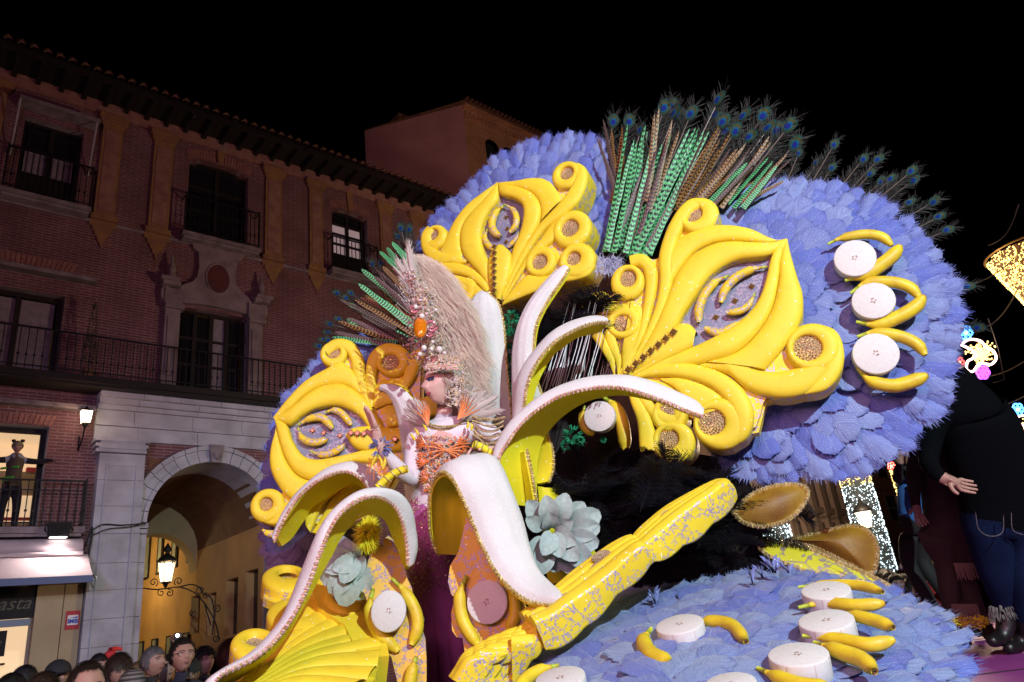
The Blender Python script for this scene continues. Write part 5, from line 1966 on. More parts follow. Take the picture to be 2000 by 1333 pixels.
peel('middle white banana peel curling right with a blunt tip over the small scrolls',
     [[(405, 960, 4.05), (412, 860, 4.05), (425, 755, 4.05), (455, 660, 4.06), (505, 572, 4.08), (580, 490, 4.1), (660, 438, 4.12), (760, 392, 4.14), (835, 374, 4.15), (893, 372, 4.15)],
      [(350, 960, 4.12), (356, 860, 4.14), (368, 740, 4.16), (400, 640, 4.18), (470, 538, 4.2), (560, 440, 4.22), (660, 378, 4.24), (775, 344, 4.25), (850, 340, 4.25), (890, 352, 4.22)],
      [(450, 960, 4.3), (446, 840, 4.3), (462, 760, 4.3), (495, 680, 4.3), (560, 565, 4.32), (630, 505, 4.34), (710, 450, 4.36), (800, 425, 4.37), (860, 405, 4.36), (893, 385, 4.3)]],
     crop=CC, scale=SC, th=.03, n=60, stone='gold_trim')
peel('big white banana peel arching right across the large eye ornament, lemon underside',
     [[(330, 1400, 3.9), (290, 1250, 3.9), (272, 1150, 3.9), (330, 1042, 3.9), (400, 950, 3.9), (500, 862, 3.9), (620, 792, 3.9), (740, 756, 3.88), (860, 740, 3.86), (980, 746, 3.84), (1100, 780, 3.82), (1220, 822, 3.8), (1330, 870, 3.78), (1428, 905, 3.76)],
      [(280, 1400, 3.95), (262, 1250, 3.96), (262, 1130, 3.98), (290, 1030, 4.0), (345, 942, 4.0), (420, 865, 4.0), (520, 788, 4.0), (640, 727, 4.0), (770, 688, 3.99), (900, 673, 3.98), (1020, 677, 3.96), (1150, 712, 3.94), (1280, 766, 3.9), (1390, 818, 3.86), (1436, 868, 3.82)],
      [(470, 1420, 4.2), (468, 1280, 4.2), (476, 1140, 4.2), (505, 1040, 4.2), (565, 950, 4.2), (650, 870, 4.2), (760, 806, 4.18), (860, 778, 4.16), (960, 768, 4.13), (1060, 782, 4.08), (1160, 815, 4.0), (1260, 850, 3.95), (1350, 882, 3.88), (1430, 908, 3.84)]],
     crop=CC, scale=SC, th=.03, n=80)
peel('short drooping peel end with gold beads below the big right peel',
     [[(545, 990, 4.25), (580, 1100, 4.22), (584, 1210, 4.2), (560, 1285, 4.18)],
      [(470, 1060, 4.3), (476, 1150, 4.28), (486, 1230, 4.25), (505, 1300, 4.2)]],
     crop=CC, scale=SC, th=.03, n=24, outer='lemon', trims=(0,), stone='gold_trim')
peel('narrow white peel strip standing behind the big front peel',
     [[(440, 1100, 4.06), (460, 1200, 4.05), (478, 1290, 4.04), (495, 1390, 4.03)],
      [(415, 1110, 4.1), (430, 1210, 4.1), (446, 1300, 4.1), (455, 1390, 4.1)]],
     crop=CC, scale=SC, th=.03, n=24, trims=(0,), stone='gold_trim')
# shaded peel behind the performer
CD, SD = (480, 640), 3.175
peel('shaded white peel curling left behind the performer shoulder',
     [[(1010, 1500, 4.44), (1000, 1200, 4.44), (985, 900, 4.44), (965, 700, 4.44), (945, 560, 4.46), (912, 460, 4.49), (870, 405, 4.52), (830, 392, 4.54)],
      [(1200, 1500, 4.34), (1190, 1200, 4.34), (1160, 900, 4.34), (1120, 650, 4.36), (1070, 500, 4.39), (1000, 400, 4.44), (920, 355, 4.49), (845, 352, 4.54)]],
     crop=CD, scale=SD, th=.03, n=44, bulge=.05, trims=(0,), flip=True, stone='gold_trim')


# ----------------------------------------------------------------- scroll rail (edge-on ornament)
def rail_block(root, top, bot, back, crop, scale, n=30, d=(3.3, 3.5), dt=.32, name='carved_slab'):
    ox, oy = crop

    def pts(l, dd):
        c = catmull(l, n)
        return [P(ox + x / scale, oy + y / scale, d[0] + (d[1] - d[0]) * i / (n - 1) + dd) for i, (x, y) in enumerate(c)]
    T_, B_, K_ = pts(top, 0), pts(bot, .02), pts(back, dt)
    rows = []
    for a, b, c in zip(T_, B_, K_):
        mid = a.lerp(b, .5) + (a - c).normalized() * .012
        up_ = (a - b).normalized()
        b = b - up_ * .018 * abs(math.sin(3.2 * math.pi * len(rows) / n))
        q = [b.lerp(c, .8) - (a - b) * .2, b.lerp(c, .04), b, a.lerp(b, .93), mid, a.lerp(b, .09), a.lerp(b, .03), a.lerp(c, .03) + up_ * .004]
        q += [a.lerp(c, t_) + up_ * h_ for t_, h_ in ((.10, .018), (.20, .024), (.29, .014), (.32, -.004), (.36, .012), (.45, .022), (.54, .012), (.58, -.006), (.62, .010), (.70, .020), (.78, .012), (.82, -.004), (.88, .012), (.95, .008))] + [c - up_ * .02]
        rows.append([v - root.location for v in q])
    m = MB()
    m.grid([r_[:8] for r_ in rows], 1)
    m.grid([r_[7:] for r_ in rows], 0)
    for r_ in (rows[0], rows[-1]):
        m.add(r_, [tuple(range(len(r_)))], 1)
    return m.build(name, [MT['foam_plain'], MT['foam_strip']], root)


CE, SE = (900, 880), 2.943
fr_rail_o = P(1150, 1160, 3.4)
rail = thing('scroll_rail', 'long carved yellow scroll rail with lavender glitter lace running up to the right', 'ornament', fr_rail_o)
rail_block(rail, [(1030, 560), (1080, 525), (1140, 475), (1230, 400), (1330, 325), (1430, 255), (1500, 200), (1545, 190), (1585, 240)], [(1095, 640), (1150, 622), (1250, 565), (1350, 500), (1450, 420), (1530, 345), (1575, 300), (1592, 272), (1590, 262)], [(965, 550), (1000, 475), (1090, 390), (1180, 320), (1300, 252), (1390, 205), (1450, 182), (1500, 178), (1560, 195)], CE, SE, d=(3.35, 3.62))
rail_block(rail, [(425, 985), (520, 950), (620, 880), (740, 800), (860, 710), (950, 625), (1030, 562), (1070, 560), (1105, 600)], [(490, 1150), (560, 1122), (680, 1045), (780, 955), (850, 880), (920, 810), (1040, 712), (1090, 660), (1110, 640)], [(330, 940), (440, 860), (560, 762), (640, 692), (750, 610), (850, 542), (930, 500), (980, 488), (1010, 520)], CE, SE, d=(3.1, 3.33))
sx_ = [(0, 250, 1290), (45, 300, 1215), (95, 345, 1190), (150, 400, 1160), (205, 450, 1130)]
for i, (xa, xb, yy) in enumerate([(40, 150, 1200), (95, 205, 1168), (150, 255, 1140), (215, 310, 1115)]):
    rail_block(rail, [(xa - 60, 1333), (xa - 30, yy + 80), (xa + 10, yy + 20), (xa + 50, yy), (xb + 40, yy - 10)], [(xa + 80, 1400), (xa + 90, 1340), (xa + 100, 1300), (xa + 120, 1250), (xb + 120, 1170)], [(xa - 100, 1300), (xa - 60, yy + 40), (xa - 20, yy - 30), (xa + 30, yy - 70), (xb + 40, yy - 110)], CE, SE, d=(3.0 + .03 * i, 3.05 + .03 * i), dt=.2, n=16)
rail_block(rail, [(290, 1100), (330, 1106), (380, 1110), (410, 1112), (440, 1060)], [(300, 1390), (330, 1310), (380, 1240), (430, 1180), (475, 1130)], [(300, 1060), (340, 1010), (380, 980), (420, 950), (450, 930)], CE, SE, d=(3.08, 3.12), dt=.2, n=16)
# gem medallions seen flat on top of the rail
mbm = medallion_mesh()
for (x, y, d, rr) in ((1200, 370, 3.75, .055), (810, 612, 3.57, .05), (815, 672, 3.5, .06), (600, 870, 3.35, .06)):
    q = P(CE[0] + x / SE, CE[1] + y / SE, d - .12) - rail.location
    put('rhinestone_medallion', mbm, rail, Matrix.Translation(q) @ Matrix.Rotation(.55, 4, 'X') @ Matrix.Rotation(-.25, 4, 'Y') @ Matrix.Diagonal((rr, rr, rr * .6, 1)))

# ----------------------------------------------------------------- bottom-left carved leaf (lying, tilted)
lv = P(620, 1230, 1) - CAM_POS
lv.z = 0
lv.normalize()
fr_ll = Frame(620, 1235, 3.75, (-lv.x * .42 + .1, -lv.y * .42, .90))
o = Ornament('leaf_ornament', 'low carved yellow leaf with curled scrolls spreading at bottom left under the long peel', fr_ll, CA, SA, .10)
o.plate([(560, 850), (640, 850), (760, 900), (870, 960), (960, 1080), (1010, 1150), (980, 1260), (900, 1340), (500, 1400), (250, 1380), (180, 1250), (170, 1120), (280, 1040), (370, 1040), (360, 900), (480, 860), (340, 800), (360, 680), (470, 630), (640, 640), (700, 760)], -o.T, -.05, 'foam')
o.ring((470, 740), 135, 60, .05, (10, -20), gem=False, sy=1.35)
o.ring((540, 950), 175, 52, .05, (20, -10), sy=1.35)
o.ring((290, 1120), 135, 55, .05, (0, -14), sy=1.35)
ends = [(620, 840), (720, 885), (812, 925), (885, 975), (925, 1040), (985, 1085), (1012, 1150), (990, 1250), (930, 1330), (800, 1400), (620, 1420)]
root_ = (200, 1330)
for i, (a, b) in enumerate(zip(ends, ends[1:])):
    m1 = ((root_[0] + a[0]) / 2 + 40 - i * 8, (root_[1] + a[1]) / 2 - 60 + i * 4)
    m2 = ((root_[0] + b[0]) / 2 + 40 - i * 8, (root_[1] + b[1]) / 2 - 50 + i * 4)
    s0 = (root_[0] + i * 6, root_[1] + i * 8)
    o.lobe([s0, m1, a], [(s0[0] + 4, s0[1] + 8), m2, (b[0], b[1])], h=.05, n=22, name='leaf_rib')
# stepped dark gold tier under the flower
o2 = Ornament('leaf_ornament', 'amber shaded carved tier with a gold medallion behind the low yellow leaf', Frame(690, 1180, 4.0, (-lv.x * .5 + .1, -lv.y * .5, .86)), CA, SA, .14)
o2.plate([(600, 720), (760, 680), (900, 720), (960, 900), (1040, 1080), (1060, 1180), (900, 1200), (800, 1000), (650, 900)], -o2.T, 0, 'foam_plain')
o2.ring((800, 850), 120, 62, .04, (0, 0), sy=1.5)

# ----------------------------------------------------------------- lace boards with slices and bananas
fr_b = Frame(760, 1190, 3.78, (.12, -1, .05))
ob = Ornament('lace_board', 'scalloped yellow board covered in lavender lace, left of the purple gown', fr_b, CA, SA, .04, mat='paisley')
ob.plate([(985, 505), (1005, 540), (1020, 548), (1035, 510), (1060, 492), (1085, 520), (1100, 570), (1150, 660), (1165, 740), (1190, 790), (1200, 850), (1230, 900), (1262, 970), (1250, 1030), (1268, 1080), (1275, 1200), (1275, 1420), (1130, 1420), (1075, 1190), (1010, 1110), (960, 960), (930, 850), (905, 790), (915, 740), (940, 640), (960, 560)], -.03, .02, 'paisley', 'laced_board')
fr_b2 = Frame(950, 1170, 3.72, (-.1, -1, .05))
ob2 = Ornament('lace_board', 'scalloped amber board covered in lavender lace under the broad front peel', fr_b2, CB, SB_, .04, mat='paisley')
ob2.plate([(372, 430), (420, 470), (500, 640), (560, 740), (640, 830), (700, 920), (720, 1010), (600, 1120), (470, 1180), (372, 1215), (352, 1090), (320, 1085), (295, 1050), (290, 950), (310, 870), (290, 850), (272, 780), (285, 690), (330, 620), (355, 510)], -.03, .02, 'paisley', 'laced_board')
GSB = 'slices and bananas fixed to the lace boards'
slice_(fr_b, (759, 1194), 34, 'white slice on the left lace board, turned slightly to the left', GSB, .09, .02, sy=1.18)
slice_(fr_b2, (951, 1176), 40, 'white slice half in shadow on the amber lace board under the broad peel', GSB, .05, .02)
banana(fr_b, [(765, 1130), (790, 1155), (812, 1195), (815, 1230), (803, 1260)], 24, .05, 'banana curving down the right side of the left lace board', GSB)
banana(fr_b, [(729, 1150), (722, 1190), (740, 1235), (778, 1273)], 26, .03, 'banana under the slice at the left of the left lace board', GSB)
banana(fr_b, [(813, 1282), (806, 1305), (800, 1335), (795, 1370)], 26, .05, 'banana with a green stem at the bottom of the left lace board', GSB)
banana(fr_b2, [(911, 1124), (898, 1165), (905, 1215), (935, 1263)], 26, .05, 'banana down the left side of the amber lace board', GSB)
banana(fr_b2, [(985, 1140), (1003, 1165), (1006, 1200), (992, 1235)], 24, .04, 'banana between the slice and the peel edge on the amber lace board', GSB)


# ----------------------------------------------------------------- fabric flowers
def flower(label, c, d, R, seed, petals):
    rnd = random.Random(seed)
    root = thing('fabric_flower', label, 'flower', P(*c, d), 'pale fabric flowers')
    V = []
    pm_ = MB()
    rows, uv = [], []
    for i in range(8):
        t = i / 7
        hw = .38 * math.sin(math.pi * min(1, .04 + t * .93)) ** .5
        rows.append([(q * hw, t, .12 * math.sin(t * 3) - .25 * t * t + .10 * abs(q)) for q in (-1, -.5, 0, .5, 1)])
    pm_.grid(rows)
    rows = [[(x, y, z - .025) for x, y, z in r] for r in rows]
    pm_.grid([list(reversed(r)) for r in rows])
    me = pm_.mesh('petal', MT['petal'])
    for (ang, lean, ln, off) in petals:
        a = math.radians(ang)
        # petal points along screen direction ang (0 = right, 90 = up) leaning to the viewer by lean
        dr = m4.to_3x3() @ Vector((math.cos(a), math.sin(a), 0))
        back = m4.to_3x3() @ Vector((0, 0, 1))
        y = (dr * math.cos(lean) + back * math.sin(lean)).normalized()
        z = (back - y * back.dot(y)).normalized()
        x = y.cross(z)
        M = Matrix(((x.x, y.x, z.x, 0), (x.y, y.y, z.y, 0), (x.z, y.z, z.z, 0), (0, 0, 0, 1)))
        o_ = put('petal', me, root, Matrix.Translation(dr * off * R + back * rnd.uniform(-.02, .05)) @ M @ Matrix.Diagonal((ln * R * 1.05, ln * R, ln * R, 1)))
    return root


flower('pale blue fabric flower with pointed petals right of the broad front peel', (1078, 1035), 3.95, .19, 1,
       [(130, .4, .8, .3), (100, .5, .75, .35), (70, .3, .8, .35), (40, .3, .8, .4), (20, .2, .95, .5), (5, .35, .9, .45), (-15, .3, .85, .5), (-40, .3, .85, .55), (-60, .4, .9, .5), (-85, .5, .8, .4), (-110, .5, .8, .45), (-135, .6, .7, .35), (150, .6, .6, .3),
        (30, .9, .7, .1), (-20, .9, .75, .1), (-70, .9, .7, .1), (100, .9, .7, .05), (-120, .9, .7, .05), (-45, .6, .75, .3), (0, .6, .75, .25)])
flower('pale grey fabric flower hanging open under the arch of the long left peel', (700, 1085), 3.86, .19, 2,
       [(180, .2, 1.0, .1), (170, .2, .95, .25), (195, .3, .9, .2), (150, .3, .8, .2), (215, .3, .8, .35), (235, .4, .8, .4), (255, .4, .95, .4), (275, .4, .85, .35), (290, .5, .7, .3), (240, .8, .7, .1), (200, .8, .7, .05), (270, .8, .7, 0), (120, .6, .6, .0)])
# yellow feather tuft above left flower and lemon cloth
m = MB()
c0 = P(715, 1050, 3.8)
for i in range(900):
    a, b = random.uniform(0, 6.283), random.uniform(0, math.pi)
    d = Vector((math.sin(b) * math.cos(a), math.sin(b) * math.sin(a), math.cos(b)))
    p = c0 + d * .035 + Vector((.02, 0, .05)) * random.random()
    q = p + d * random.uniform(.03, .065) + Vector((0, 0, -.01))
    s_ = d.orthogonal().normalized() * .0025
    m.add([p - s_, p + s_, q], [(0, 1, 2)])
tag(m.build('feather_tuft', plain('lemon_fluff', (.85, .78, .02), .8), None), 'fluffy lemon yellow feather tuft on top of the grey left flower', 'tuft', None, 'stuff')
m = MB()
rows = []
for i in range(14):
    t = i / 13
    a = P(1050 + 20 * t, 950 + 190 * t, 4.1)
    b = P(1085 + 120 * t, 955 + 190 * t, 4.25 - .2 * t)
    rows.append([a.lerp(b, j / 10) + Vector((0, .02 * math.sin(j * .8 + t * 2), .004 * math.sin(j * .9))) for j in range(11)])
m.grid(rows)
tag(m.build('lemon_cloth', MT['lemon'], None), 'lemon yellow cloth hanging below the right fabric flower', 'cloth')


# ----------------------------------------------------------------- pheasant and peacock sprays
def strip_mesh(name, mat, w=1., ns=14, seed=0, curve=.04):
    """unit long barred tail feather; V-folded, jagged sides"""
    rnd = random.Random(seed)
    mb = MB()
    rows, uvs = [], []
    for i in range(ns + 1):
        t = i / ns
        hw = w * (1.0 - .55 * t) * (1 if t < .93 else .72 if t < .99 else .15)
        x0 = curve * math.sin(math.pi * t)
        rows.append([(x0 - hw * (1 + rnd.uniform(-.12, .12)), t, -.25 * hw), (x0, t, 0), (x0 + hw * (1 + rnd.uniform(-.12, .12)), t, -.25 * hw)])
        uvs.append([(0, t), (.5, t), (1, t)])
    mb.grid(rows, 0, uvs)
    return mb.mesh(name, MT[mat])


def px_matrix(fr, a, b, z):
    """frame at photo point a with +Y reaching photo point b (both on the plane fr, z in front)"""
    A, B = fr.loc(*a, z), fr.loc(*b, z)
    d = Vector((B[0] - A[0], B[1] - A[1]))
    ang = math.atan2(d.y, d.x) - math.pi / 2
    return Matrix.Translation((A[0], A[1], z)) @ Matrix.Rotation(ang, 4, 'Z'), d.length


fr_sp = Frame(1260, 420, 5.05, (-.3, -.95, 0))
fr_sl = Frame(700, 600, 5.25, (.05, -1, 0))
STR = {}
for k_, mt in (('g', 'green_ph'), ('a', 'amber_ph'), ('p', 'plum_ph')):
    STR[k_] = [strip_mesh('pheasant_feather', mt, 1., 14, s_, .0) for s_ in range(3)]


def bend_copy(me, curve, w, name):
    m2 = me.copy()
    for v in m2.vertices:
        t = v.co.y
        v.co.x = v.co.x * w + curve * math.sin(math.pi * t * .5) ** 2 * (t)
        v.co.z *= w
    return m2


def spray(root, fr, items, wpx):
    for i, (kind, a, b) in enumerate(items):
        M, ln = px_matrix(fr, a, b, random.uniform(-.05, .06))
        wd = fr.px(*a) * wpx * (1.0 if kind == 'g' else .85) / 2
        me = random.choice(STR[kind])
        m2 = bend_copy(me, random.uniform(-.035, .035), wd / ln, 'pheasant_feather')
        put('pheasant_feather', m2, root, M @ Matrix.Rotation(random.uniform(-.05, .12), 4, 'X') @ Matrix.Rotation(random.uniform(-.5, .5), 4, 'Y') @ Matrix.Diagonal((ln, ln, ln, 1)))


sp = thing('pheasant_spray', 'upright spray of green and brown barred pheasant feathers between the two blue fans', 'feather spray', fr_sp.M)


def q2(x, y, ox=1100, oy=180, s=2.563):
    return (ox + x / s, oy + y / s)


items = []
for t, b in (((345, 190), (205, 800)), ((365, 232), (235, 800)), ((418, 195), (250, 805)), ((460, 165), (300, 815)), ((515, 205), (340, 820)), ((650, 170), (330, 830)), ((672, 200), (370, 830)), ((712, 182), (400, 830)), ((690, 230), (430, 820)), ((440, 200), (280, 790)), ((640, 240), (360, 820)), ((560, 330), (390, 820)), ((350, 300), (215, 790)),
             ((1018, 318), (820, 560)), ((1052, 358), (850, 580)), ((1076, 378), (900, 580)), ((905, 385), (720, 560)), ((930, 370), (740, 560))):
    items.append(('g', q2(*b), q2(*t)))
for t, b in (((500, 110), (420, 560)), ((563, 160), (430, 600)), ((300, 190), (290, 520)), ((292, 200), (250, 560)), ((770, 180), (560, 560)), ((800, 210), (560, 600)), ((912, 250), (650, 580)), ((1042, 228), (790, 580)), ((1112, 322), (900, 560)), ((850, 235), (600, 620)), ((540, 180), (460, 520)), ((250, 200), (260, 480)), ((870, 330), (640, 620)), ((960, 380), (760, 560)), ((780, 300), (560, 640))):
    items.append(('a', q2(*b), q2(*t)))
for t, b in (((210, 130), (270, 520)), ((700, 250), (480, 700)), ((760, 310), (520, 700)), ((850, 300), (560, 720)), ((900, 320), (600, 700)), ((480, 300), (330, 760)), ((400, 330), (260, 760)), ((560, 260), (360, 760)), ((1000, 330), (700, 620)), ((1150, 340), (900, 560)), ((620, 420), (420, 780)), ((950, 300), (640, 640))):
    items.append(('p', q2(*b), q2(*t)))
items += [(k_, (a[0] + random.uniform(-9, 9), a[1] - 4), (b[0] + random.uniform(-14, 14), b[1] + random.uniform(8, 50))) for k_, a, b in items[:13] + items[18:29] + items[30:40]]
spray(sp, fr_sp, items, 11.5)
sl = thing('pheasant_spray', 'sideways spray of green and brown barred pheasant feathers left of the headdress', 'feather spray', fr_sl.M)


def q6(x, y):
    return (560 + x / 4.167, 400 + y / 4.167)


items = []
for t, b in (((760, 370), (960, 560)), ((820, 345), (960, 570)), ((850, 300), (1040, 500)), ((615, 515), (1000, 850)), ((590, 668), (1040, 990)), ((475, 788), (1060, 1140)), ((490, 905), (1060, 1200)), ((370, 1075), (900, 1130))):
    items.append(('g', q6(*b), q6(*t)))
for t, b in (((780, 500), (1040, 760)), ((600, 750), (1040, 960)), ((560, 770), (1050, 1050)), ((430, 970), (1020, 1170)), ((640, 760), (1050, 900))):
    items.append(('a', q6(*b), q6(*t)))
for t, b in (((730, 540), (1050, 850)), ((600, 900), (1050, 1130)), ((390, 1010), (950, 1180)), ((430, 780), (900, 1000)), ((960, 280), (1060, 540)), ((500, 940), (1040, 1160)), ((720, 600), (1040, 880))):
    items.append(('p', q6(*b), q6(*t)))
spray(sl, fr_sl, items, 17)


def peacock_mesh(seed, ln=1.):
    """eye feather: quill, loose drooping barbs and the layered eye"""
    rnd = random.Random(seed)
    m = MB()
    m.tube([(0, 0, 0), (.0, .5, .01), (0, .93, 0)], [.006, .004, .002], 4, 0)
    for i in range(230):
        t = .08 + .9 * (i / 230)
        for sg_ in (-1, 1):
            l = (.13 - .085 * t) * rnd.uniform(.6, 1.3)
            a = rnd.uniform(.35, .9) + .45 * t
            x1, y1, z1 = sg_ * math.cos(a) * l, t + math.sin(a) * l, rnd.uniform(-.03, .03)
            w = .0017
            m.add([(0, t - w, 0), (0, t + w, 0), (x1, y1 + w, z1), (x1, y1 - w, z1), (x1 * 1.3, y1 + l * .22, z1 * 1.5)], [(0, 1, 2, 3), (3, 2, 4)], 1)
    cy = .93
    for (rx, ry, mi, z, dy) in ((.034, .044, 2, .004, .004), (.027, .034, 3, .007, 0), (.021, .024, 4, .010, -.006), (.013, .014, 5, .013, -.009)):
        V = [(rx * math.cos(2 * math.pi * j / 18), cy + dy + ry * math.sin(2 * math.pi * j / 18), z) for j in range(18)]
        m.add(V, [tuple(range(18))], mi)
    return m.mesh('peacock_feather', [MT['quill'], MT['peacock_barb'], MT['pc_green'], MT['pc_gold'], MT['pc_teal'], MT['pc_blue'], MT['pc_gold']], False)


PC = [peacock_mesh(s_) for s_ in range(4)]


def peacocks(root, fr, items, z=-.12):
    for a, b in items:
        M, ln = px_matrix(fr, a, b, z + random.uniform(-.06, .05))
        sc = max(ln, .5) * .92
        # keep the eye at b
        off = sc * .93
        M2 = M @ Matrix.Translation((0, ln - off, 0))
        put('peacock_feather', random.choice(PC), root, M2 @ Matrix.Rotation(random.uniform(-.6, .6), 4, 'Y') @ Matrix.Diagonal((sc * .9, sc, sc, 1)))


pb = thing('peacock_spray', 'arc of dark peacock eye feathers fanning above and behind the blue feathers', 'feather spray', fr_sp.M)
it = []
for e in ((560, 105), (540, 75), (505, 80), (575, 120), (390, 190), (905, 122), (810, 195), (860, 195), (935, 225), (1030, 180), (1072, 193), (1130, 170), (780, 40), (1010, 300), (800, 150), (760, 110), (250, 150), (330, 150), (640, 110), (1000, 120), (1160, 260)):
    p = q2(*e)
    it.append(((1150 + (p[0] - 1250) * .35, 620), p))
for p in ((1629, 283), (1625, 328), (1595, 318), (1686, 311), (1715, 312), (1780, 335), (1784, 352), (1720, 355), (1777, 396), (1823, 394), (1834, 424), (1560, 300), (1700, 340), (1850, 450), (1890, 560), (1910, 640), (1740, 350), (1580, 345)):
    it.append(((1420 + (p[0] - 1420) * .3, 640 + (p[1] - 640) * .3), p))
peacocks(pb, fr_sp, it, -.25)
pl = thing('peacock_spray', 'few dark peacock eye feathers sticking out left of the headdress', 'feather spray', fr_sl.M)
it = []
for e in ((955, 215), (930, 190), (765, 475), (408, 720), (350, 970), (480, 760), (330, 1040), (700, 480), (900, 260), (1000, 200), (300, 1100), (260, 1150), (420, 930), (520, 720)):
    p = q6(*e)
    it.append(((840, 690), p))
for p in ((640, 665), (600, 725)):
    it.append(((740, 850), p))
peacocks(pl, fr_sl, it, -.1)


# ----------------------------------------------------------------- black ostrich plumes
def plume_mesh(seed, mat, name='plume', nb=230, wid=.22, droop=.35):
    rnd = random.Random(seed)
    m = MB()
    cur = rnd.uniform(-.25, .25)
    sp_ = [Vector((cur * t * t, t - droop * .6 * t ** 3, droop * t * t)) for t in [i / 12 for i in range(13)]]
    m.tube(sp_, [.008 * (1 - .8 * i / 12) for i in range(13)], 4)
    for i in range(nb):
        t = .06 + .94 * (i / nb) ** .9
        k_ = min(11, int(t * 12))
        p = sp_[k_].lerp(sp_[k_ + 1], t * 12 - k_)
        for sg_ in (-1, 1):
            l = wid * math.sin(math.pi * min(1, .12 + .8 * t)) ** .5 * rnd.uniform(.6, 1.15)
            a = rnd.uniform(.2, .9) + .4 * t
            d1 = Vector((sg_ * math.cos(a), math.sin(a) * .8, rnd.uniform(-.2, .5))) * l
            d2 = d1 + Vector((sg_ * .25, -.15, -.55)) * l * rnd.uniform(.5, 1.1)
            w = Vector((0, .0035, .001))
            m.add([p - w, p + w, p + d1 + w * .8, p + d1 - w * .8, p + d2], [(0, 1, 2, 3), (3, 2, 4)])
    return m.mesh(name, mat, False)


BP = [plume_mesh(s_, MT['black_f']) for s_ in range(4)]


def cam_dir(dx, dy, dz=0.):
    return m4.to_3x3() @ Vector((dx, dy, dz))


bb = thing('black_plume_bank', 'dense bank of black ostrich plumes filling the hollow between peels and yellow rail', 'plumes', P(1270, 1000, 4.5))


def plume_at(root, meshes, a, b, d0, d1, wid=1., name='plume'):
    A, B = P(*a, d0), P(*b, d1)
    y = (B - A)
    ln = y.length
    y.normalize()
    z = cam_dir(0, 0, 1)
    z = (z - y * z.dot(y)).normalized()
    x = y.cross(z)
    M = Matrix(((x.x, y.x, z.x, A.x - root.location.x), (x.y, y.y, z.y, A.y - root.location.y), (x.z, y.z, z.z, A.z - root.location.z), (0, 0, 0, 1)))
    put(name, random.choice(meshes), root, M @ Matrix.Rotation(random.uniform(-.6, .6), 4, 'Y') @ Matrix.Diagonal((ln * wid, ln, ln, 1)))


rnd = random.Random(9)
for i in range(54):
    bx, by = rnd.uniform(1080, 1440), rnd.uniform(1050, 1170)
    tx, ty = bx + rnd.uniform(-70, 70), by - rnd.uniform(120, 250)
    ty = max(ty, 850 + abs(tx - 1200) * .12)
    if tx > 1340:
        ty = max(ty, 940)
    plume_at(bb, BP, (bx, by), (tx, ty), 4.55, 4.35 + rnd.uniform(-.1, .1), 1.25)
for (a, b, d) in (((1250, 1000), (1300, 868), 3.95), ((1270, 990), (1345, 862), 3.98), ((1290, 980), (1330, 880), 3.96), ((1140, 920), (1130, 845), 4.4), ((1180, 940), (1190, 860), 4.3), ((1220, 930), (1250, 850), 4.35), ((1210, 940), (1215, 850), 4.3), ((1400, 1080), (1480, 985), 4.3), ((1380, 1100), (1460, 1010), 4.2), ((1400, 1120), (1550, 1000), 4.4), ((1400, 1000), (1540, 960), 4.5), ((1390, 980), (1500, 948), 4.4), ((1420, 990), (1590, 948), 4.6), ((1390, 1160), (1520, 1080), 4.2), ((1400, 1160), (1480, 1100), 4.0)):
    plume_at(bb, BP, a, b, d, d - .05, 1.1)
# upper bank between the ornaments
for i in range(20):
    bx, by = rnd.uniform(1060, 1180), rnd.uniform(700, 800)
    plume_at(bb, BP, (bx, by), (bx + rnd.uniform(-40, 90), by - rnd.uniform(80, 190)), 4.95, 4.85, 1.3)
m = MB()
m.prism([(-.85, -.65), (.75, -.65), (.75, .35), (.1, .55), (-.35, 1.45), (-.95, 1.45)], 0, .04, 0, lambda x, z, h: (x, .55 + h, z))
m.build('backing_board', MT['float_black'], bb, False)
# pale and maroon quills in the dark hollow
m = MB()
for i in range(34):
    x = 1052 + i * 4.2 + rnd.uniform(-2, 2)
    y0 = 775 + rnd.uniform(-25, 5)
    ln = rnd.uniform(60, 190)
    a, b = P(x, y0, 4.62), P(x + ln * .26 + rnd.uniform(-10, 10), y0 - ln, 4.72)
    m.tube([a, a.lerp(b, .5) + cam_dir(.01, 0), b], [.0035, .003, .001], 4, 0 if i < 24 and i % 5 else 1)
tag(m.build('quills', [plain('white_quill', (.7, .72, .75), .4), plain('maroon_quill', (.16, .05, .07), .5)], None), 'thin white and maroon bare quills in the dark gap beside the middle peel', 'quills', None, 'stuff')
# emerald fluff tufts
ef = MB()
for (x, y, r) in ((995, 640, 20), (1002, 660, 22), (992, 690, 18), (988, 720, 16), (1000, 620, 14), (992, 760, 12), (1118, 850, 18), (1130, 862, 12), (1105, 870, 10), (1178, 860, 6)):
    c0 = P(x, y, 4.75)
    for k_ in range(60):
        d = Vector((rnd.gauss(0, 1), rnd.gauss(0, 1), rnd.gauss(0, 1))).normalized()
        p = c0 + d * r * .0022
        q = p + d * r * .0017
        s_ = d.orthogonal().normalized() * .009
        ef.add([p - s_, p + s_, q + s_ * .7, q - s_ * .4], [(0, 1, 2, 3)])
tag(ef.build('green_fluff', MT['green_fluff'], None, False), 'emerald green feather fluff peeping out beside the tall white peel', 'fluff', None, 'stuff')
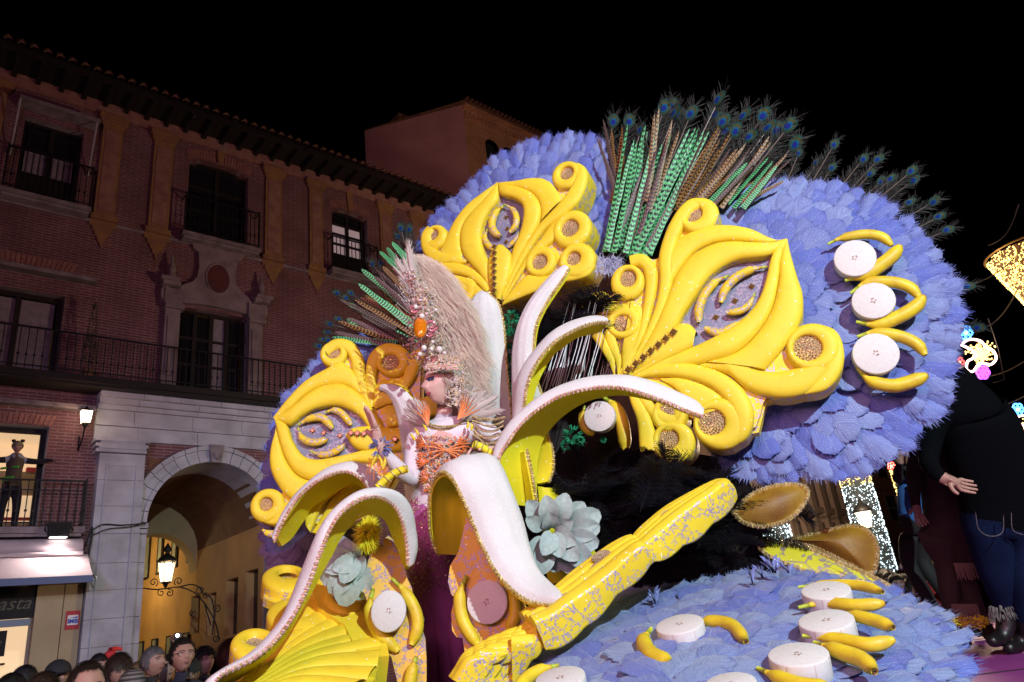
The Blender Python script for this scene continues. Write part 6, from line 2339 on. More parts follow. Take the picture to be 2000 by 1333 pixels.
# white tuft between blue fan and spray base
wt = MB()
for i in range(500):
    c0 = P(1188 + rnd.uniform(-22, 26), 515 + rnd.uniform(-12, 18), 4.9)
    d = (cam_dir(rnd.gauss(0, .8), rnd.gauss(-.1, .8), rnd.uniform(0, .6))).normalized()
    s_ = d.orthogonal().normalized() * .003
    wt.add([c0 - s_, c0 + s_, c0 + d * rnd.uniform(.03, .06)], [(0, 1, 2)])
tag(wt.build('lilac_tuft', plain('lilac_fluff', (.60, .60, .80), .8), None, False), 'lilac white fluff at the foot of the upright pheasant spray', 'tuft', None, 'stuff')


# ----------------------------------------------------------------- amber mesh petals and lace leaf at right
def leaf_sheet(name, label, outline, d, mat, trim, crop=(1400, 850), scale=2.76, cat='petal', nrm=(-.2, -1, .2), bend=.06):
    c = (crop[0] + outline[0][0] / scale, crop[1] + outline[0][1] / scale)
    fr = Frame(c[0], c[1], d, nrm)
    q = [np.array(fr.loc(crop[0] + x / scale, crop[1] + y / scale)) for x, y in outline]
    q = catmull(q + [q[0]], 60)[:-1]
    cen = sum(q) / len(q)
    root = thing(name, label, cat, fr.M)
    m = MB()
    rows = []
    for k_ in range(7):
        f = k_ / 6
        rows.append([(cen[0] + (p[0] - cen[0]) * f, cen[1] + (p[1] - cen[1]) * f, bend * (1 - f * f)) for p in q])
    m.grid(rows, 0, None, True)
    m.grid([[(x, y, z - .012) for x, y, z in r] for r in rows], 0, None, True)
    m.build('sheet', MT[mat], root)
    t = MB()
    t.tube([(p[0], p[1], .003) for p in q] + [(q[0][0], q[0][1], .003)], .014, 5)
    for i in range(0, len(q)):
        p = q[i]
        t.octa((p[0], p[1], .01), .018, 1, i)
    t.build('braid_trim', [MT[trim], MT['gold_trim']], root, False)
    return root


MT['brown_braid'] = plain('brown_braid', (.12, .05, .03), .6, .2)
MT['lime_mesh'] = foam('lime_lace', (.62, .66, .03), all_over=True, lace_col=(.45, .40, .3), lscale=7)
leaf_sheet('gauze_petal', 'amber gauze petal edged in brown braid just under the big blue fan', [(90, 420), (180, 330), (300, 280), (430, 270), (488, 300), (470, 370), (410, 440), (330, 480), (230, 495), (140, 470)], 4.25, 'amber_mesh', 'brown_braid')
leaf_sheet('gauze_petal', 'olive and amber gauze petal with sequinned braid above the far edge of the tray', [(380, 570), (480, 545), (600, 515), (720, 490), (810, 515), (860, 590), (862, 680), (830, 750), (740, 710), (600, 640), (480, 590)], 4.7, 'amber_mesh', 'brown_braid', bend=.08)
leaf_sheet('lace_leaf', 'long lime yellow leaf with silver lace lying behind the slices at the tray edge', [(190, 555), (330, 580), (480, 610), (640, 680), (780, 740), (900, 800), (990, 855), (940, 870), (800, 800), (640, 770), (480, 740), (380, 700), (260, 640)], 4.4, 'lime_mesh', 'gold_trim', nrm=(-.2, -.8, .6), bend=.02)

# ----------------------------------------------------------------- float body
fl_ = thing('float_deck', 'magenta covered deck of the parade float at right, under the man in black', 'float')


DECK = 1.175


def deck_pt(x, y, z=1.175):
    r = ray(x, y)
    t = (z - 1.7) / r.z
    return CAM_POS + r * t


m = MB()
m.box(1.2, 7, 2.0, 8.5, 1.12, DECK)
m.build('deck_floor', MT['magenta'], fl_, False)
m = MB()
m.box(1.25, 6.95, 2.05, 8.4, .25, 1.115)
m.box(-2.2, 1.2, 3.6, 8.2, .25, 1.10)
m.build('chassis', MT['float_black'], fl_, False)
m = MB()
for y in (3.4, 6.6):
    for x in (-1.2, 5.5):
        m.tube([(x - .15, y, .4), (x + .15, y, .4)], .4, 20)
m.build('wheels', MT['black'], fl_)
for i, (a, b) in enumerate((((1890, 1252), (2010, 1250)), ((1880, 1322), (2010, 1316)))):
    p, q = deck_pt(*a), deck_pt(*b)
    m = MB()
    m.box(p.x, q.x + 1, p.y - .012, p.y + .012, DECK, DECK + .003)
    m.build('floor_joint', MT['float_black'], fl_, False)
# masts that carry the fans
ms = MB()
for (fr, x, y) in ((fr_r, 1400, 700), (fr_top, 1000, 520), (fr_l, 650, 850), (fr_sp, 1250, 560)):
    p = fr.hit(x, y, -.5)
    ms.tube([(p.x, p.y, 1.1), (p.x, p.y, p.z)], .035, 8)
ms.build('masts', MT['iron'], fl_)
# ================================================================= people
def cloth(name, c, c2=None, rough=.85):
    return plain(name, c, rough, col2=c2, nscale=6, bump=.15, bscale=30)


MT['skin'] = plain('skin_light', (.40, .235, .175), .6, col2=(.33, .18, .135), nscale=12, subs=.1)
MT['skin_dark'] = plain('skin_dark', (.10, .05, .03), .45)
MT['skin_stage'] = plain('skin_powdered', (.66, .44, .37), .5, col2=(.60, .36, .31), nscale=12)
MT['eye_white'] = plain('eye_white', (.7, .7, .68), .2)
MT['lip_dull'] = plain('lip_natural', (.26, .10, .085), .5)
MT['lip'] = plain('lip_rouge', (.42, .04, .10), .35)
MT['shadow_blue'] = plain('eyeshadow', (.03, .05, .16), .4, glitter=.1, gscale=300)
MT['brow'] = plain('brow_dark', (.03, .018, .012), .8)


def G(x, z, cx, cz, sx, sz):
    return math.exp(-((x - cx) / sx) ** 2 - ((z - cz) / sz) ** 2)


def head_grid(nu=36, nv=30):
    """unit head, 1 = chin to crown, face towards -Y, centre at 0"""
    rows = []
    for i in range(nv + 1):
        ph = math.pi * i / nv
        z = math.cos(ph)
        r = math.sin(ph)
        row = []
        for j in range(nu):
            a = 2 * math.pi * j / nu
            x, y = math.sin(a) * r, -math.cos(a) * r
            X, Y, Z = x * .375, y * .44, z * .5
            if z < 0:
                X *= 1 - .36 * (-z) ** 1.2
                if y < 0:
                    Y -= .05 * (-z) * (-y)
                    X *= 1 - .10 * G(X, Z, .3, -.2, .2, .1)
                if y > 0:
                    Y *= 1 - .35 * (-z)
            if z > 0:
                Y *= 1 + .06 * z if y > 0 else 1
            front = max(0, -y)
            if front > 0:
                f = front ** 1.2
                Y -= f * (.150 * G(X, Z, 0, -.07, .045, .085) + .05 * G(X, Z, 0, .02, .035, .09) + .03 * G(X, Z, 0, .10, .2, .04)
                          - .060 * (G(X, Z, .14, .03, .07, .045) + G(X, Z, -.14, .03, .07, .045))
                          + .055 * G(X, Z, 0, -.24, .09, .035) - .012 * G(X, Z, 0, -.245, .09, .008) + .05 * G(X, Z, 0, -.42, .1, .07)
                          - .02 * G(X, Z, 0, -.33, .1, .03) + .02 * (G(X, Z, .17, -.12, .08, .09) + G(X, Z, -.17, -.12, .08, .09)))
            row.append((X, Y, Z))
        rows.append(row)
    return rows


HEADG = head_grid()


def FY(x, z):
    """front surface of the head at (x, z), including brow, socket and lips"""
    n = max(.02, 1 - (x / .375) ** 2 - (z / .5) ** 2)
    f = math.sqrt(n) ** 1.2
    return -.44 * math.sqrt(n) - (.05 * max(0, -z * 2) * math.sqrt(n)) - f * (.150 * G(x, z, 0, -.07, .045, .085) + .05 * G(x, z, 0, .02, .035, .09) + .03 * G(x, z, 0, .10, .2, .04)
                                      - .060 * (G(x, z, .14, .03, .07, .045) + G(x, z, -.14, .03, .07, .045)) + .055 * G(x, z, 0, -.24, .09, .035))


def add_head(mb, M, mi=0):
    b = len(mb.v)
    rows = [[M @ Vector(p) for p in r] for r in HEADG]
    mb.grid(rows, mi, None, True)
    for sg_ in (-1, 1):   # ears
        pts = []
        for r_, off in ((1, 0), (.6, .02), (.35, .0)):
            pts.append([M @ Vector((sg_ * (.355 + off + .03 * (r_ < 1)), .03 + .06 * r_ * math.cos(a) + .01, -.02 + .105 * r_ * math.sin(a))) for a in [2 * math.pi * k / 10 for k in range(10)]])
        mb.grid(pts, mi, None, True)


def head_M(pos, yaw, pitch=0, roll=0, h=.235):
    """yaw 0 looks to -Y (towards the camera), positive turns towards +X"""
    return Matrix.Translation(pos) @ Matrix.Rotation(yaw, 4, 'Z') @ Matrix.Rotation(pitch, 4, 'X') @ Matrix.Rotation(roll, 4, 'Y') @ Matrix.Diagonal((h, h, h, 1))


def face_bits(parent, M, brow='brow', lips='lip', shadow=None, stare=0):
    for sg_ in (-1, 1):
        m = MB()
        m.lathe([(0, -.05), (.035, -.035), (.05, 0), (.035, .035), (0, .05)], 10, 0)
        c = Vector((sg_ * .14, FY(.14, .03) + .012, .03))
        m.v = [tuple(M @ (c + Vector((p[0] * 1.1, p[1] * .7, p[2] * .62)))) for p in m.v]
        q = MB()
        q.v, q.f, q.m = m.v, m.f, m.m
        e = q.build('eye', MT['eye_white'], parent)
        m = MB()
        m.add([M @ (c + Vector((.021 * math.cos(a) + stare, -.032, .021 * math.sin(a)))) for a in [2 * math.pi * k / 10 for k in range(10)]], [tuple(range(10))])
        m.build('pupil', MT['black'], e, False)
        m = MB()
        m.tube([M @ Vector((sg_ * x, FY(x, z) - .004, z)) for x, z in ((.05, .095), (.09, .108), (.14, .115), (.18, .11), (.22, .095))], .0035, 5)
        m.build('eyebrow', MT[brow], parent)
        m = MB()
        m.tube([M @ Vector((sg_ * x, FY(x, z) - .010, z)) for x, z in ((.075, .035), (.11, .058), (.15, .062), (.2, .045))], .0022, 4)
        m.build('upper_lashes', MT['brow'], parent)
        if shadow:
            m = MB()
            rows = []
            for i in range(6):
                t = i / 5
                x = .075 + .15 * t
                zs_ = [.035 + .03 * math.sin(math.pi * t) * .4 + .02 * k + .03 * t for k in range(4)]
                rows.append([M @ Vector((sg_ * x, FY(x, z) - .014 + .002 * k, z)) for k, z in enumerate(zs_)])
            m.grid(rows)
            m.build('eyeshadow', MT[shadow], parent)
    if lips:
        m = MB()
        for (z, r_) in ((-.230, .015), (-.258, .018)):
            m.tube([M @ Vector((x, FY(x, -.245) - .002, z + .012 * abs(x) / .07)) for x in (-.08, -.04, 0, .04, .08)], [r_ * .235 * k for k in (.3, .9, 1, .9, .3)], 6)
        m.build('lips', MT[lips], parent)


def hair_cap(parent, M, mat, seed=0, front=.18, puff=1.07, low=-.25, n=1500, ln=.10, bald=0, name='hair'):
    rnd = random.Random(seed)
    m = MB()
    rows = []
    for i, r in enumerate(HEADG):
        rows.append([Vector(p) for p in r])
    b = []
    nu = len(rows[0])
    keep = []
    for i, r in enumerate(rows):
        for j, p in enumerate(r):
            a = 2 * math.pi * j / nu
            fr_ = -math.cos(a)   # -1 at face
            lim = low if fr_ > -.25 else (front if fr_ < -.72 else low + (front - low) * ((-fr_ - .25) / .47))
            ok = p.z > lim and not (bald and ((p.z > .36 and fr_ < .4) or fr_ < -.15))
            keep.append(ok)
            f = puff if ok else .97
            b.append(M @ Vector((p.x * f, p.y * f + .005, p.z * (f if p.z > 0 else 1) + rnd.uniform(-.008, .008))))
    F = []
    for i in range(len(rows) - 1):
        for j in range(nu):
            q = (i * nu + j, i * nu + (j + 1) % nu, (i + 1) * nu + (j + 1) % nu, (i + 1) * nu + j)
            if sum(keep[k] for k in q) >= 3:
                F.append(q)
    m.add(b, F)
    sc = M.to_scale().x
    for i in range(n if F else 0):
        f = rnd.choice(F)
        p = b[f[0]].lerp(b[f[2]], rnd.random())
        c = M.translation
        d = (p - c).normalized()
        dn = Vector((rnd.uniform(-.3, .3), rnd.uniform(-.3, .3), -1.0))
        t = (dn - d * dn.dot(d)).normalized()
        s_ = t.cross(d).normalized() * .010 * sc
        p = p + d * .01 * sc
        m.add([p - s_, p + s_, p + t * ln * sc + d * .02 * sc], [(0, 1, 2)])
    return m.build(name, mat, parent)


def skin_mesh(verts, edges, radii, root=0, sub=2):
    me = bpy.data.meshes.new('tmp')
    me.from_pydata([tuple(v) for v in verts], edges, [])
    ob = bpy.data.objects.new('tmp', me)
    COL.objects.link(ob)
    sk = ob.modifiers.new('s', 'SKIN')
    for i, r in enumerate(radii):
        r = r if isinstance(r, tuple) else (r, r)
        me.skin_vertices[0].data[i].radius = r
        me.skin_vertices[0].data[i].use_root = (i == root)
    ss = ob.modifiers.new('u', 'SUBSURF')
    ss.levels = sub
    ss.render_levels = sub
    bpy.context.view_layer.update()
    ev = ob.evaluated_get(bpy.context.evaluated_depsgraph_get())
    m2 = bpy.data.meshes.new_from_object(ev)
    bpy.data.objects.remove(ob)
    V = [v.co.copy() for v in m2.vertices]
    F = [tuple(p.vertices) for p in m2.polygons]
    return V, F


class Body:
    def __init__(s):
        s.v, s.e, s.r, s.seg = [], [], [], []

    def pt(s, p, r):
        s.v.append(Vector(p))
        s.r.append(r)
        return len(s.v) - 1

    def chain(s, start, pts, mat):
        last = start
        for p, r in pts:
            i = s.pt(p, r)
            if last is not None:
                s.e.append((last, i))
                s.seg.append((last, i, mat))
            last = i
        return last

    def hand(s, wrist, d, palm, mat, sc=1., curl=.25, thumb_side=1, spread=.18):
        """palm and five fingers; d = direction of the fingers, palm = palm normal"""
        d = Vector(d).normalized()
        pn = Vector(palm)
        pn = (pn - d * pn.dot(d)).normalized()
        sd = d.cross(pn).normalized() * thumb_side
        W = s.v[wrist]
        k = s.pt(W + d * .045 * sc, (.030 * sc, .020 * sc))
        s.e.append((wrist, k))
        s.seg.append((wrist, k, mat))
        for f, (o, l) in enumerate(((.030, .078), (.010, .086), (-.011, .080), (-.031, .064))):
            b = W + d * .088 * sc + sd * o * sc
            bi = s.pt(b, .0105 * sc)
            s.e.append((k, bi))
            s.seg.append((k, bi, mat))
            dd = (d + sd * spread * (o / .03) * .5).normalized()
            p = b
            for j in range(3):
                dd = (dd * math.cos(curl) + pn * math.sin(curl)).normalized()
                p = p + dd * l / 3 * sc
                i = s.pt(p, (.0092 - .0012 * j) * sc)
                s.e.append((bi, i))
                s.seg.append((bi, i, mat))
                bi = i
        b = W + d * .03 * sc + sd * .034 * sc + pn * .006 * sc
        bi = s.pt(b, .0125 * sc)
        s.e.append((k, bi))
        s.seg.append((k, bi, mat))
        for j, dv in enumerate((d * .5 + sd * .8 + pn * .2, d * .8 + sd * .5 + pn * .3)):
            b = b + dv.normalized() * .03 * sc
            i = s.pt(b, (.011 - .002 * j) * sc)
            s.e.append((bi, i))
            s.seg.append((bi, i, mat))
            bi = i

    def build(s, name, mats, parent, headM=None, root=0, sub=2, head_mat=0):
        V, F = skin_mesh(s.v, s.e, s.r, root, sub)
        mb = MB()
        A = np.array([[*s.v[a]] for a, b, m in s.seg])
        B = np.array([[*s.v[b]] for a, b, m in s.seg])
        D = B - A
        L2 = (D ** 2).sum(1) + 1e-9
        rr = [q if not isinstance(q, tuple) else (q[0] + q[1]) / 2 for q in s.r]
        RA, RB = np.array([rr[a] for a, b_, m in s.seg]), np.array([rr[b_] for a, b_, m in s.seg])
        mi = []
        for f in F:
            c = np.array(sum((V[i] for i in f), Vector()) / len(f))
            t = np.clip(((c - A) * D).sum(1) / L2, 0, 1)
            dist = np.linalg.norm(A + D * t[:, None] - c, axis=1) - (RA + (RB - RA) * t)
            mi.append(s.seg[int(dist.argmin())][2])
        mb.v = [tuple(v) for v in V]
        mb.f = F
        mb.m = mi
        if headM is not None:
            add_head(mb, headM, head_mat)
        return mb.build(name, mats, parent)


def crowd_person(label, x, y, d, hpx, yaw, pitch=0, skin='skin', hair=None, coat=(.02, .02, .03), bald=0, hat=None, glasses=False, arm_up=None, hairopt=None, top=None):
    """x, y = photo point of the head centre; hpx = head height in photo pixels fixes the distance"""
    d = 1410 * .235 / (hpx * .9) if d is None else d
    hp = P(x, y, d)
    root = thing('person', label, 'person', (hp.x, hp.y, 0), 'spectators in the crowd')
    O = Vector((hp.x, hp.y, 0))
    z = hp.z
    b = Body()
    rot = Matrix.Rotation(yaw * .6, 4, 'Z')

    def R(x_, y_, z_):
        return rot @ Vector((x_, y_, 0)) + Vector((0, 0, z_))
    s = 1.
    pel = b.pt(R(0, .02, z - .72), (.15, .11))
    last = b.chain(pel, [(R(0, .02, z - .52), (.14, .10)), (R(0, .02, z - .34), (.17, .11)), (R(0, .03, z - .225), (.12, .08))], 1)
    chest = last - 1
    neck = b.chain(b.chain(last, [(R(0, .03, z - .175), .078)], 1), [(R(0, .02, z - .15), .048), (R(0, .03, z - .06), .05)], 0)
    for sg_ in (-1, 1):
        sh = b.chain(last, [(R(sg_ * .175, .03, z - .265), .07)], 1)
        if arm_up and sg_ == arm_up[0]:
            tgt = P(*arm_up[1], d - .1) - O
            el = b.v[sh].lerp(tgt, .5) + Vector((sg_ * .06, 0, -.08))
            wr = b.chain(sh, [(el, .045), (el.lerp(tgt, .75), .034)], 1)
            b.hand(wr, tgt - b.v[wr], (0, -1, 0), 0, 1., .35, 1)
        else:
            wr = b.chain(sh, [(R(sg_ * .23, .04, z - .54), .05), (R(sg_ * .2, -.12, z - .74), .034)], 1)
            b.hand(wr, R(sg_ * -.3, -.3, 0) - Vector((0, 0, .8)), (0, -1, 0), 0, 1., .4, 1)
        b.chain(pel, [(R(sg_ * .09, .02, z - .82), .10), (R(sg_ * .10, .0, .52), .065), (R(sg_ * .10, .03, .10), .045), (R(sg_ * .10, -.12, .05), .04)], 2)
    HM = head_M((hp.x - O.x, hp.y - O.y, hp.z), yaw, pitch)
    body = b.build('body', [MT[skin], cloth('coat_cloth', coat), cloth('trouser_cloth', (.02, .02, .03))], root, HM, 0, 1)
    face_bits(root, HM, lips='lip_dull')
    if hair is not None:
        hair_cap(root, HM, plain('hair_colour', hair, .6, col2=tuple(c * .5 for c in hair), nscale=20), seed=int(x), bald=bald, **(hairopt or {}))
    if hat == 'cap':
        m = MB()
        rows = []
        for i in range(8):
            ph = math.pi / 2 * i / 7
            rows.append([HM @ Vector((.42 * math.sin(ph) * math.sin(a), .49 * math.sin(ph) * -math.cos(a), .14 + .42 * math.cos(ph))) for a in [2 * math.pi * k / 24 for k in range(24)]])
        m.grid(rows, 0, None, True)
        rows = [[HM @ Vector((x_ * (.36 - .1 * t), -.44 - .32 * t * math.cos(x_ * 1.2), .15 - .05 * t - .05 * x_ * x_)) for x_ in (-1, -.5, 0, .5, 1)] for t in (0, .5, 1)]
        m.grid(rows)
        m.build('cap', MT['black'], root)
    if hat in ('beanie', 'headband', 'white_cap', 'red_cap'):
        cols = {'beanie': ((.22, .2, .18), (.05, .05, .05)), 'headband': ((.012, .012, .012), None), 'white_cap': ((.7, .7, .72), None), 'red_cap': ((.6, .03, .03), None)}[hat]
        m = MB()
        rows = []
        for i in range(10):
            ph = math.pi / 2 * i / 9
            rows.append([HM @ Vector((.41 * math.sin(ph) * math.sin(a), .48 * math.sin(ph) * -math.cos(a), .12 + .43 * math.cos(ph))) for a in [2 * math.pi * k / 24 for k in range(24)]])
        for i, (ra, rb) in enumerate(zip(rows, rows[1:])):
            m.grid([ra, rb], (i % 2) if cols[1] else 0, None, True)
        if hat == 'red_cap':
            m.tube([HM @ Vector((0, 0, .5)), HM @ Vector((.3, .1, .62)), HM @ Vector((.6, .1, .55))], [.05, .03, .02], 8)
        m.build(hat if hat != 'beanie' else 'knitted_beanie', [cloth('hat_cloth', cols[0]), cloth('hat_stripe', cols[1] or cols[0])], root)
    if glasses:
        m = MB()
        for sg_ in (-1, 1):
            c = Vector((sg_ * .15, FY(.15, .03) - .04, .03))
            m.tube([HM @ (c + Vector((.105 * math.cos(a), .02 * abs(math.cos(a)), .085 * math.sin(a)))) for a in [2 * math.pi * k / 16 for k in range(17)]], .0022, 5)
            m.tube([HM @ Vector((sg_ * .255, -.45, .05)), HM @ Vector((sg_ * .37, -.05, .05))], .002, 4)
        m.tube([HM @ Vector((-.045, -.48, .05)), HM @ Vector((.045, -.48, .05))], .0022, 4)
        m.build('glasses', MT['black'], root)
    return root


PI = math.pi
crowd_person('man in black peaked cap in the crowd before the cream shop panel', 112, 1322, None, 62, .9, 0, hair=(.02, .015, .01), hat='cap', coat=(.02, .02, .02))
crowd_person('balding man seen from behind with thin dark hair, nearest in the crowd', 168, 1342, None, 98, .75, .1, hair=(.03, .018, .012), coat=(.03, .03, .04), hairopt=dict(front=.34, puff=1.04, ln=.14))
crowd_person('boy with thick dark brown fringe looking right in the crowd', 231, 1310, None, 62, .8, .15, hair=(.04, .02, .012), coat=(.03, .03, .05), hairopt=dict(front=.10, puff=1.16, ln=.2))
crowd_person('grey haired man left of the man in glasses', 299, 1294, None, 60, 1.2, -.1, hair=(.16, .15, .15), coat=(.015, .015, .02))
crowd_person('man with round glasses and dark quiff looking right in the crowd', 356, 1282, None, 66, .75, -.12, hair=(.02, .013, .01), glasses=True, coat=(.012, .014, .03), hairopt=dict(front=.26, puff=1.12))
crowd_person('dark skinned woman with a black headband in front of the man in glasses', 370, 1318, None, 62, .55, .1, skin='skin_dark', hair=(.01, .008, .008), hat='headband', coat=(.02, .02, .03))
crowd_person('child in a white cap right of the woman with the headband', 393, 1300, None, 44, .6, 0, hair=(.03, .02, .02), hat='white_cap')
crowd_person('person with dark curly hair by the foot of the iron bracket', 399, 1294, None, 52, .9, -.1, hair=(.012, .01, .01), hairopt=dict(puff=1.25, ln=.25))
crowd_person('person in black sleeve raising a lit phone over the crowd', 322, 1308, None, 56, .9, -.2, hair=(.02, .015, .01), coat=(.01, .01, .01), arm_up=(1, (345, 1250)))
crowd_person('dark haired spectator at the left edge of the crowd', 20, 1352, None, 70, 2.6, 0, hair=(.015, .012, .01), coat=(.02, .02, .02))
crowd_person('spectator with black bun second from the left edge of the crowd', 47, 1330, None, 54, 2.4, 0, hair=(.012, .01, .01), hairopt=dict(puff=1.15))
crowd_person('spectator with curly brown hair left of the balding man', 84, 1350, None, 64, 2.9, 0, hair=(.06, .03, .015), hairopt=dict(puff=1.2, ln=.2))
crowd_person('spectator in a striped knitted beanie low between the boy and the grey man', 257, 1342, None, 66, .8, 0, hair=(.1, .07, .04), hat='beanie')
crowd_person('spectator in a red santa cap behind the boy', 214, 1292, None, 40, .8, 0, hair=(.05, .04, .03), hat='red_cap')
crowd_person('dark haired spectator beside the pier behind the balding man', 192, 1302, None, 48, 1.0, 0, hair=(.015, .01, .01))
crowd_person('reddish haired spectator just left of the yellow scroll leaf', 452, 1282, None, 62, 2.7, 0, hair=(.05, .02, .012), coat=(.02, .01, .01), hairopt=dict(puff=1.15, low=-.45, ln=.3))
crowd_person('spectator in dark clothes partly behind the long peel', 432, 1308, None, 50, 2.0, 0, hair=(.02, .012, .01))
crowd_person('blonde curly child low beside the pier', 268, 1316, None, 40, .8, 0, hair=(.25, .15, .06), hairopt=dict(puff=1.2))
# phone light
ph = P(347, 1249, 6.0)
pr = thing('phone', 'raised phone with its white light on above the crowd', 'phone', ph)
m = MB()
m.box(-.03, .03, -.004, .004, -.11, .05)
m.build('case', MT['black'], pr, False)
m = MB()
m.lathe([(0, 0), (.012, 0), (.012, .003), (0, .004)], 12)
o_ = m.build('flash', plain('phone_flash', (1, 1, 1), .3, emit=60, ecol=(1, .92, 1)), pr)
o_.matrix_basis = Matrix.Translation((.0, -.006, .03)) @ Matrix.Rotation(PI / 2, 4, 'X')

# costumed figure in the lit window
fgp = FM @ Vector((fs(22, 960, -.05)[0], .05, 0))
fz = fs(30, 868, -.05)[1]
root = thing('person', 'costumed figure with animal cap and neon green trimmed vest standing in the lit window', 'person', (fgp.x, fgp.y, 4.44))
b = Body()
hz = fz - 4.44 - .06
sx = -FV
Z = Vector((0, 0, 1))
pel = b.pt((0, 0, .85), (.15, .12))
last = b.chain(pel, [((0, 0, 1.05), (.15, .11)), ((0, 0, hz - .34), (.18, .12)), ((0, 0, hz - .22), (.1, .08))], 1)
b.chain(last, [((0, 0, hz - .1), .055)], 0)
for sg_ in (-1, 1):
    sh = b.chain(last, [(FV * sg_ * .18 + Z * (hz - .27), .07)], 2)
    wr = b.chain(sh, [(FV * sg_ * .42 + Z * (hz - .3) + FN * .08, .06), (FV * sg_ * .52 + Z * (hz - .27) + FN * .15, .05)], 3)
    b.hand(wr, FV * sg_ * .6 + FN * .4, (0, 0, -1), 3, 1., .5)
    b.chain(pel, [(FV * sg_ * .1 + Z * .7, .10), (FV * sg_ * .12 + Z * .42, .075), (FV * sg_ * .12 + Z * .08, .06), (FV * sg_ * .12 + Z * .05 + FN * .12, .05)], 3)
HM = head_M((0, 0, hz), .5, 0)
b.build('body', [MT['skin'], cloth('brown_vest', (.10, .07, .05)), cloth('pale_coat', (.3, .33, .42)), cloth('dark_cloth', (.012, .012, .02))], root, HM, 0, 1)
face_bits(root, HM, lips=None)
m = MB()
rows = []
for i in range(8):
    ph_ = math.pi / 2 * i / 7
    rows.append([HM @ Vector((.45 * math.sin(ph_) * math.sin(a), .52 * math.sin(ph_) * -math.cos(a), .05 + .52 * math.cos(ph_))) for a in [2 * math.pi * k / 20 for k in range(20)]])
m.grid(rows, 0, None, True)
for sg_ in (-1, 1):
    m.lathe([(.001, .06), (.035, .05), (.04, .02), (.03, 0)], 8, 1, tuple(HM @ Vector((sg_ * .32, .0, .45))))
m.build('animal_cap', [cloth('cap_tan', (.3, .26, .16), (.1, .08, .05)), MT['black']], root)
m = MB()
for sg_ in (-1, 1):
    m.box(sg_ * .12 - .06, sg_ * .12 + .06, -.15, -.125, hz - .46, hz - .42)
    m.box(sg_ * .06 - .06, sg_ * .06 + .06, -.165, -.14, .93, 1.0)
m.build('neon_trim', plain('neon_green', (.1, .6, .05), .6), root, False)

# ================================================================= the performer
def Q(x, y, d):
    return P(x, y, d)


pr_ = Q(862, 1250, 4.35)
PO = Vector((pr_.x, pr_.y, 1.3))
per = thing('person', 'performer in white and orange beaded costume with purple gown, waving one hand', 'person', PO)


def rel(p):
    return p - PO


b = Body()
d0 = 4.30
pel = b.pt(rel(Q(850, 985, d0)), (.14, .10))
last = b.chain(pel, [(rel(Q(855, 930, d0)), (.125, .09)), (rel(Q(868, 880, d0)), (.15, .10)), (rel(Q(876, 845, d0)), (.16, .10))], 1)
b.chain(last, [(rel(Q(872, 818, d0 + .02)), .062), (rel(Q(866, 790, d0)), .055)], 0)
# waving arm
sh = b.chain(last, [(rel(Q(812, 848, d0 - .02)), .068)], 1)
wr = b.chain(sh, [(rel(Q(805, 900, d0 - .06)), .056), (rel(Q(806, 944, d0 - .1)), .052), (rel(Q(775, 912, d0 - .16)), .048), (rel(Q(750, 885, d0 - .2)), .034)], 1)
w2 = b.chain(wr, [(rel(Q(741, 868, d0 - .21)), .026)], 0)
b.hand(w2, Q(720, 800, d0 - .22) - Q(741, 868, d0 - .21), cam_dir(-.8, .1, .35), 0, 1.35, .05, -1, .16)
# resting arm with rod
sh = b.chain(last, [(rel(Q(945, 838, d0 - .02)), .068)], 1)
wr = b.chain(sh, [(rel(Q(985, 868, d0 - .02)), .052), (rel(Q(992, 892, d0 - .08)), .048), (rel(Q(966, 884, d0 - .2)), .036)], 1)
w2 = b.chain(wr, [(rel(Q(956, 880, d0 - .23)), .028)], 0)
b.hand(w2, cam_dir(-1, .15, .1), cam_dir(0, -.8, .3), 0, 1.0, .75, 1)
for sg_ in (-1, 1):
    b.chain(pel, [(rel(Q(850 + sg_ * 28, 1040, d0 + .02)), .10), (rel(Q(858 + sg_ * 22, 1160, d0 + .05)), .075), (Vector((sg_ * .1, .05, .08)), .05), (Vector((sg_ * .1, -.1, .04)), .04)], 2)
MT['bodice'] = plain('white_lycra', (.72, .68, .72), .5, col2=(.66, .60, .66), nscale=9, glitter=.05, gscale=160)
MT['gown'] = plain('purple_gown', (.46, .13, .36), .42, col2=(.36, .09, .29), nscale=4, bump=.05)
HM = head_M(rel(Q(862, 751, d0 - .02)), -.80, .12, .0, .25)
b.build('body', [MT['skin_stage'], MT['bodice'], MT['gown']], per, HM, 0, 2)
face_bits(per, HM, shadow='shadow_blue')
hair_cap(per, HM, plain('pale_wig', (.55, .42, .36), .5, col2=(.4, .26, .2), nscale=14), seed=5, front=.30, puff=1.10, low=-.38, n=1500, ln=.16)
# gown: fitted skirt widening at the hips then falling
m = MB()
rows, uv = [], []
prof = [(955, 850, 40, 4.30), (985, 850, 50, 4.3), (1020, 852, 62, 4.3), (1060, 856, 66, 4.31), (1110, 862, 66, 4.33), (1160, 872, 62, 4.36), (1220, 882, 56, 4.4), (1290, 895, 50, 4.42), (1360, 905, 60, 4.44)]
for (y, x, hw, d) in prof:
    c = rel(Q(x, y, d))
    rw = hw * d / 1410
    rows.append([c + Vector((rw * math.cos(a) * (1 + .015 * math.sin(a * 9)), rw * .75 * math.sin(a) * (1 + .03 * math.sin(a * 9)), 0)) for a in [2 * math.pi * k / 40 for k in range(40)]])
m.grid(rows, 0, None, True)
m.build('gown_skirt', MT['gown'], per)
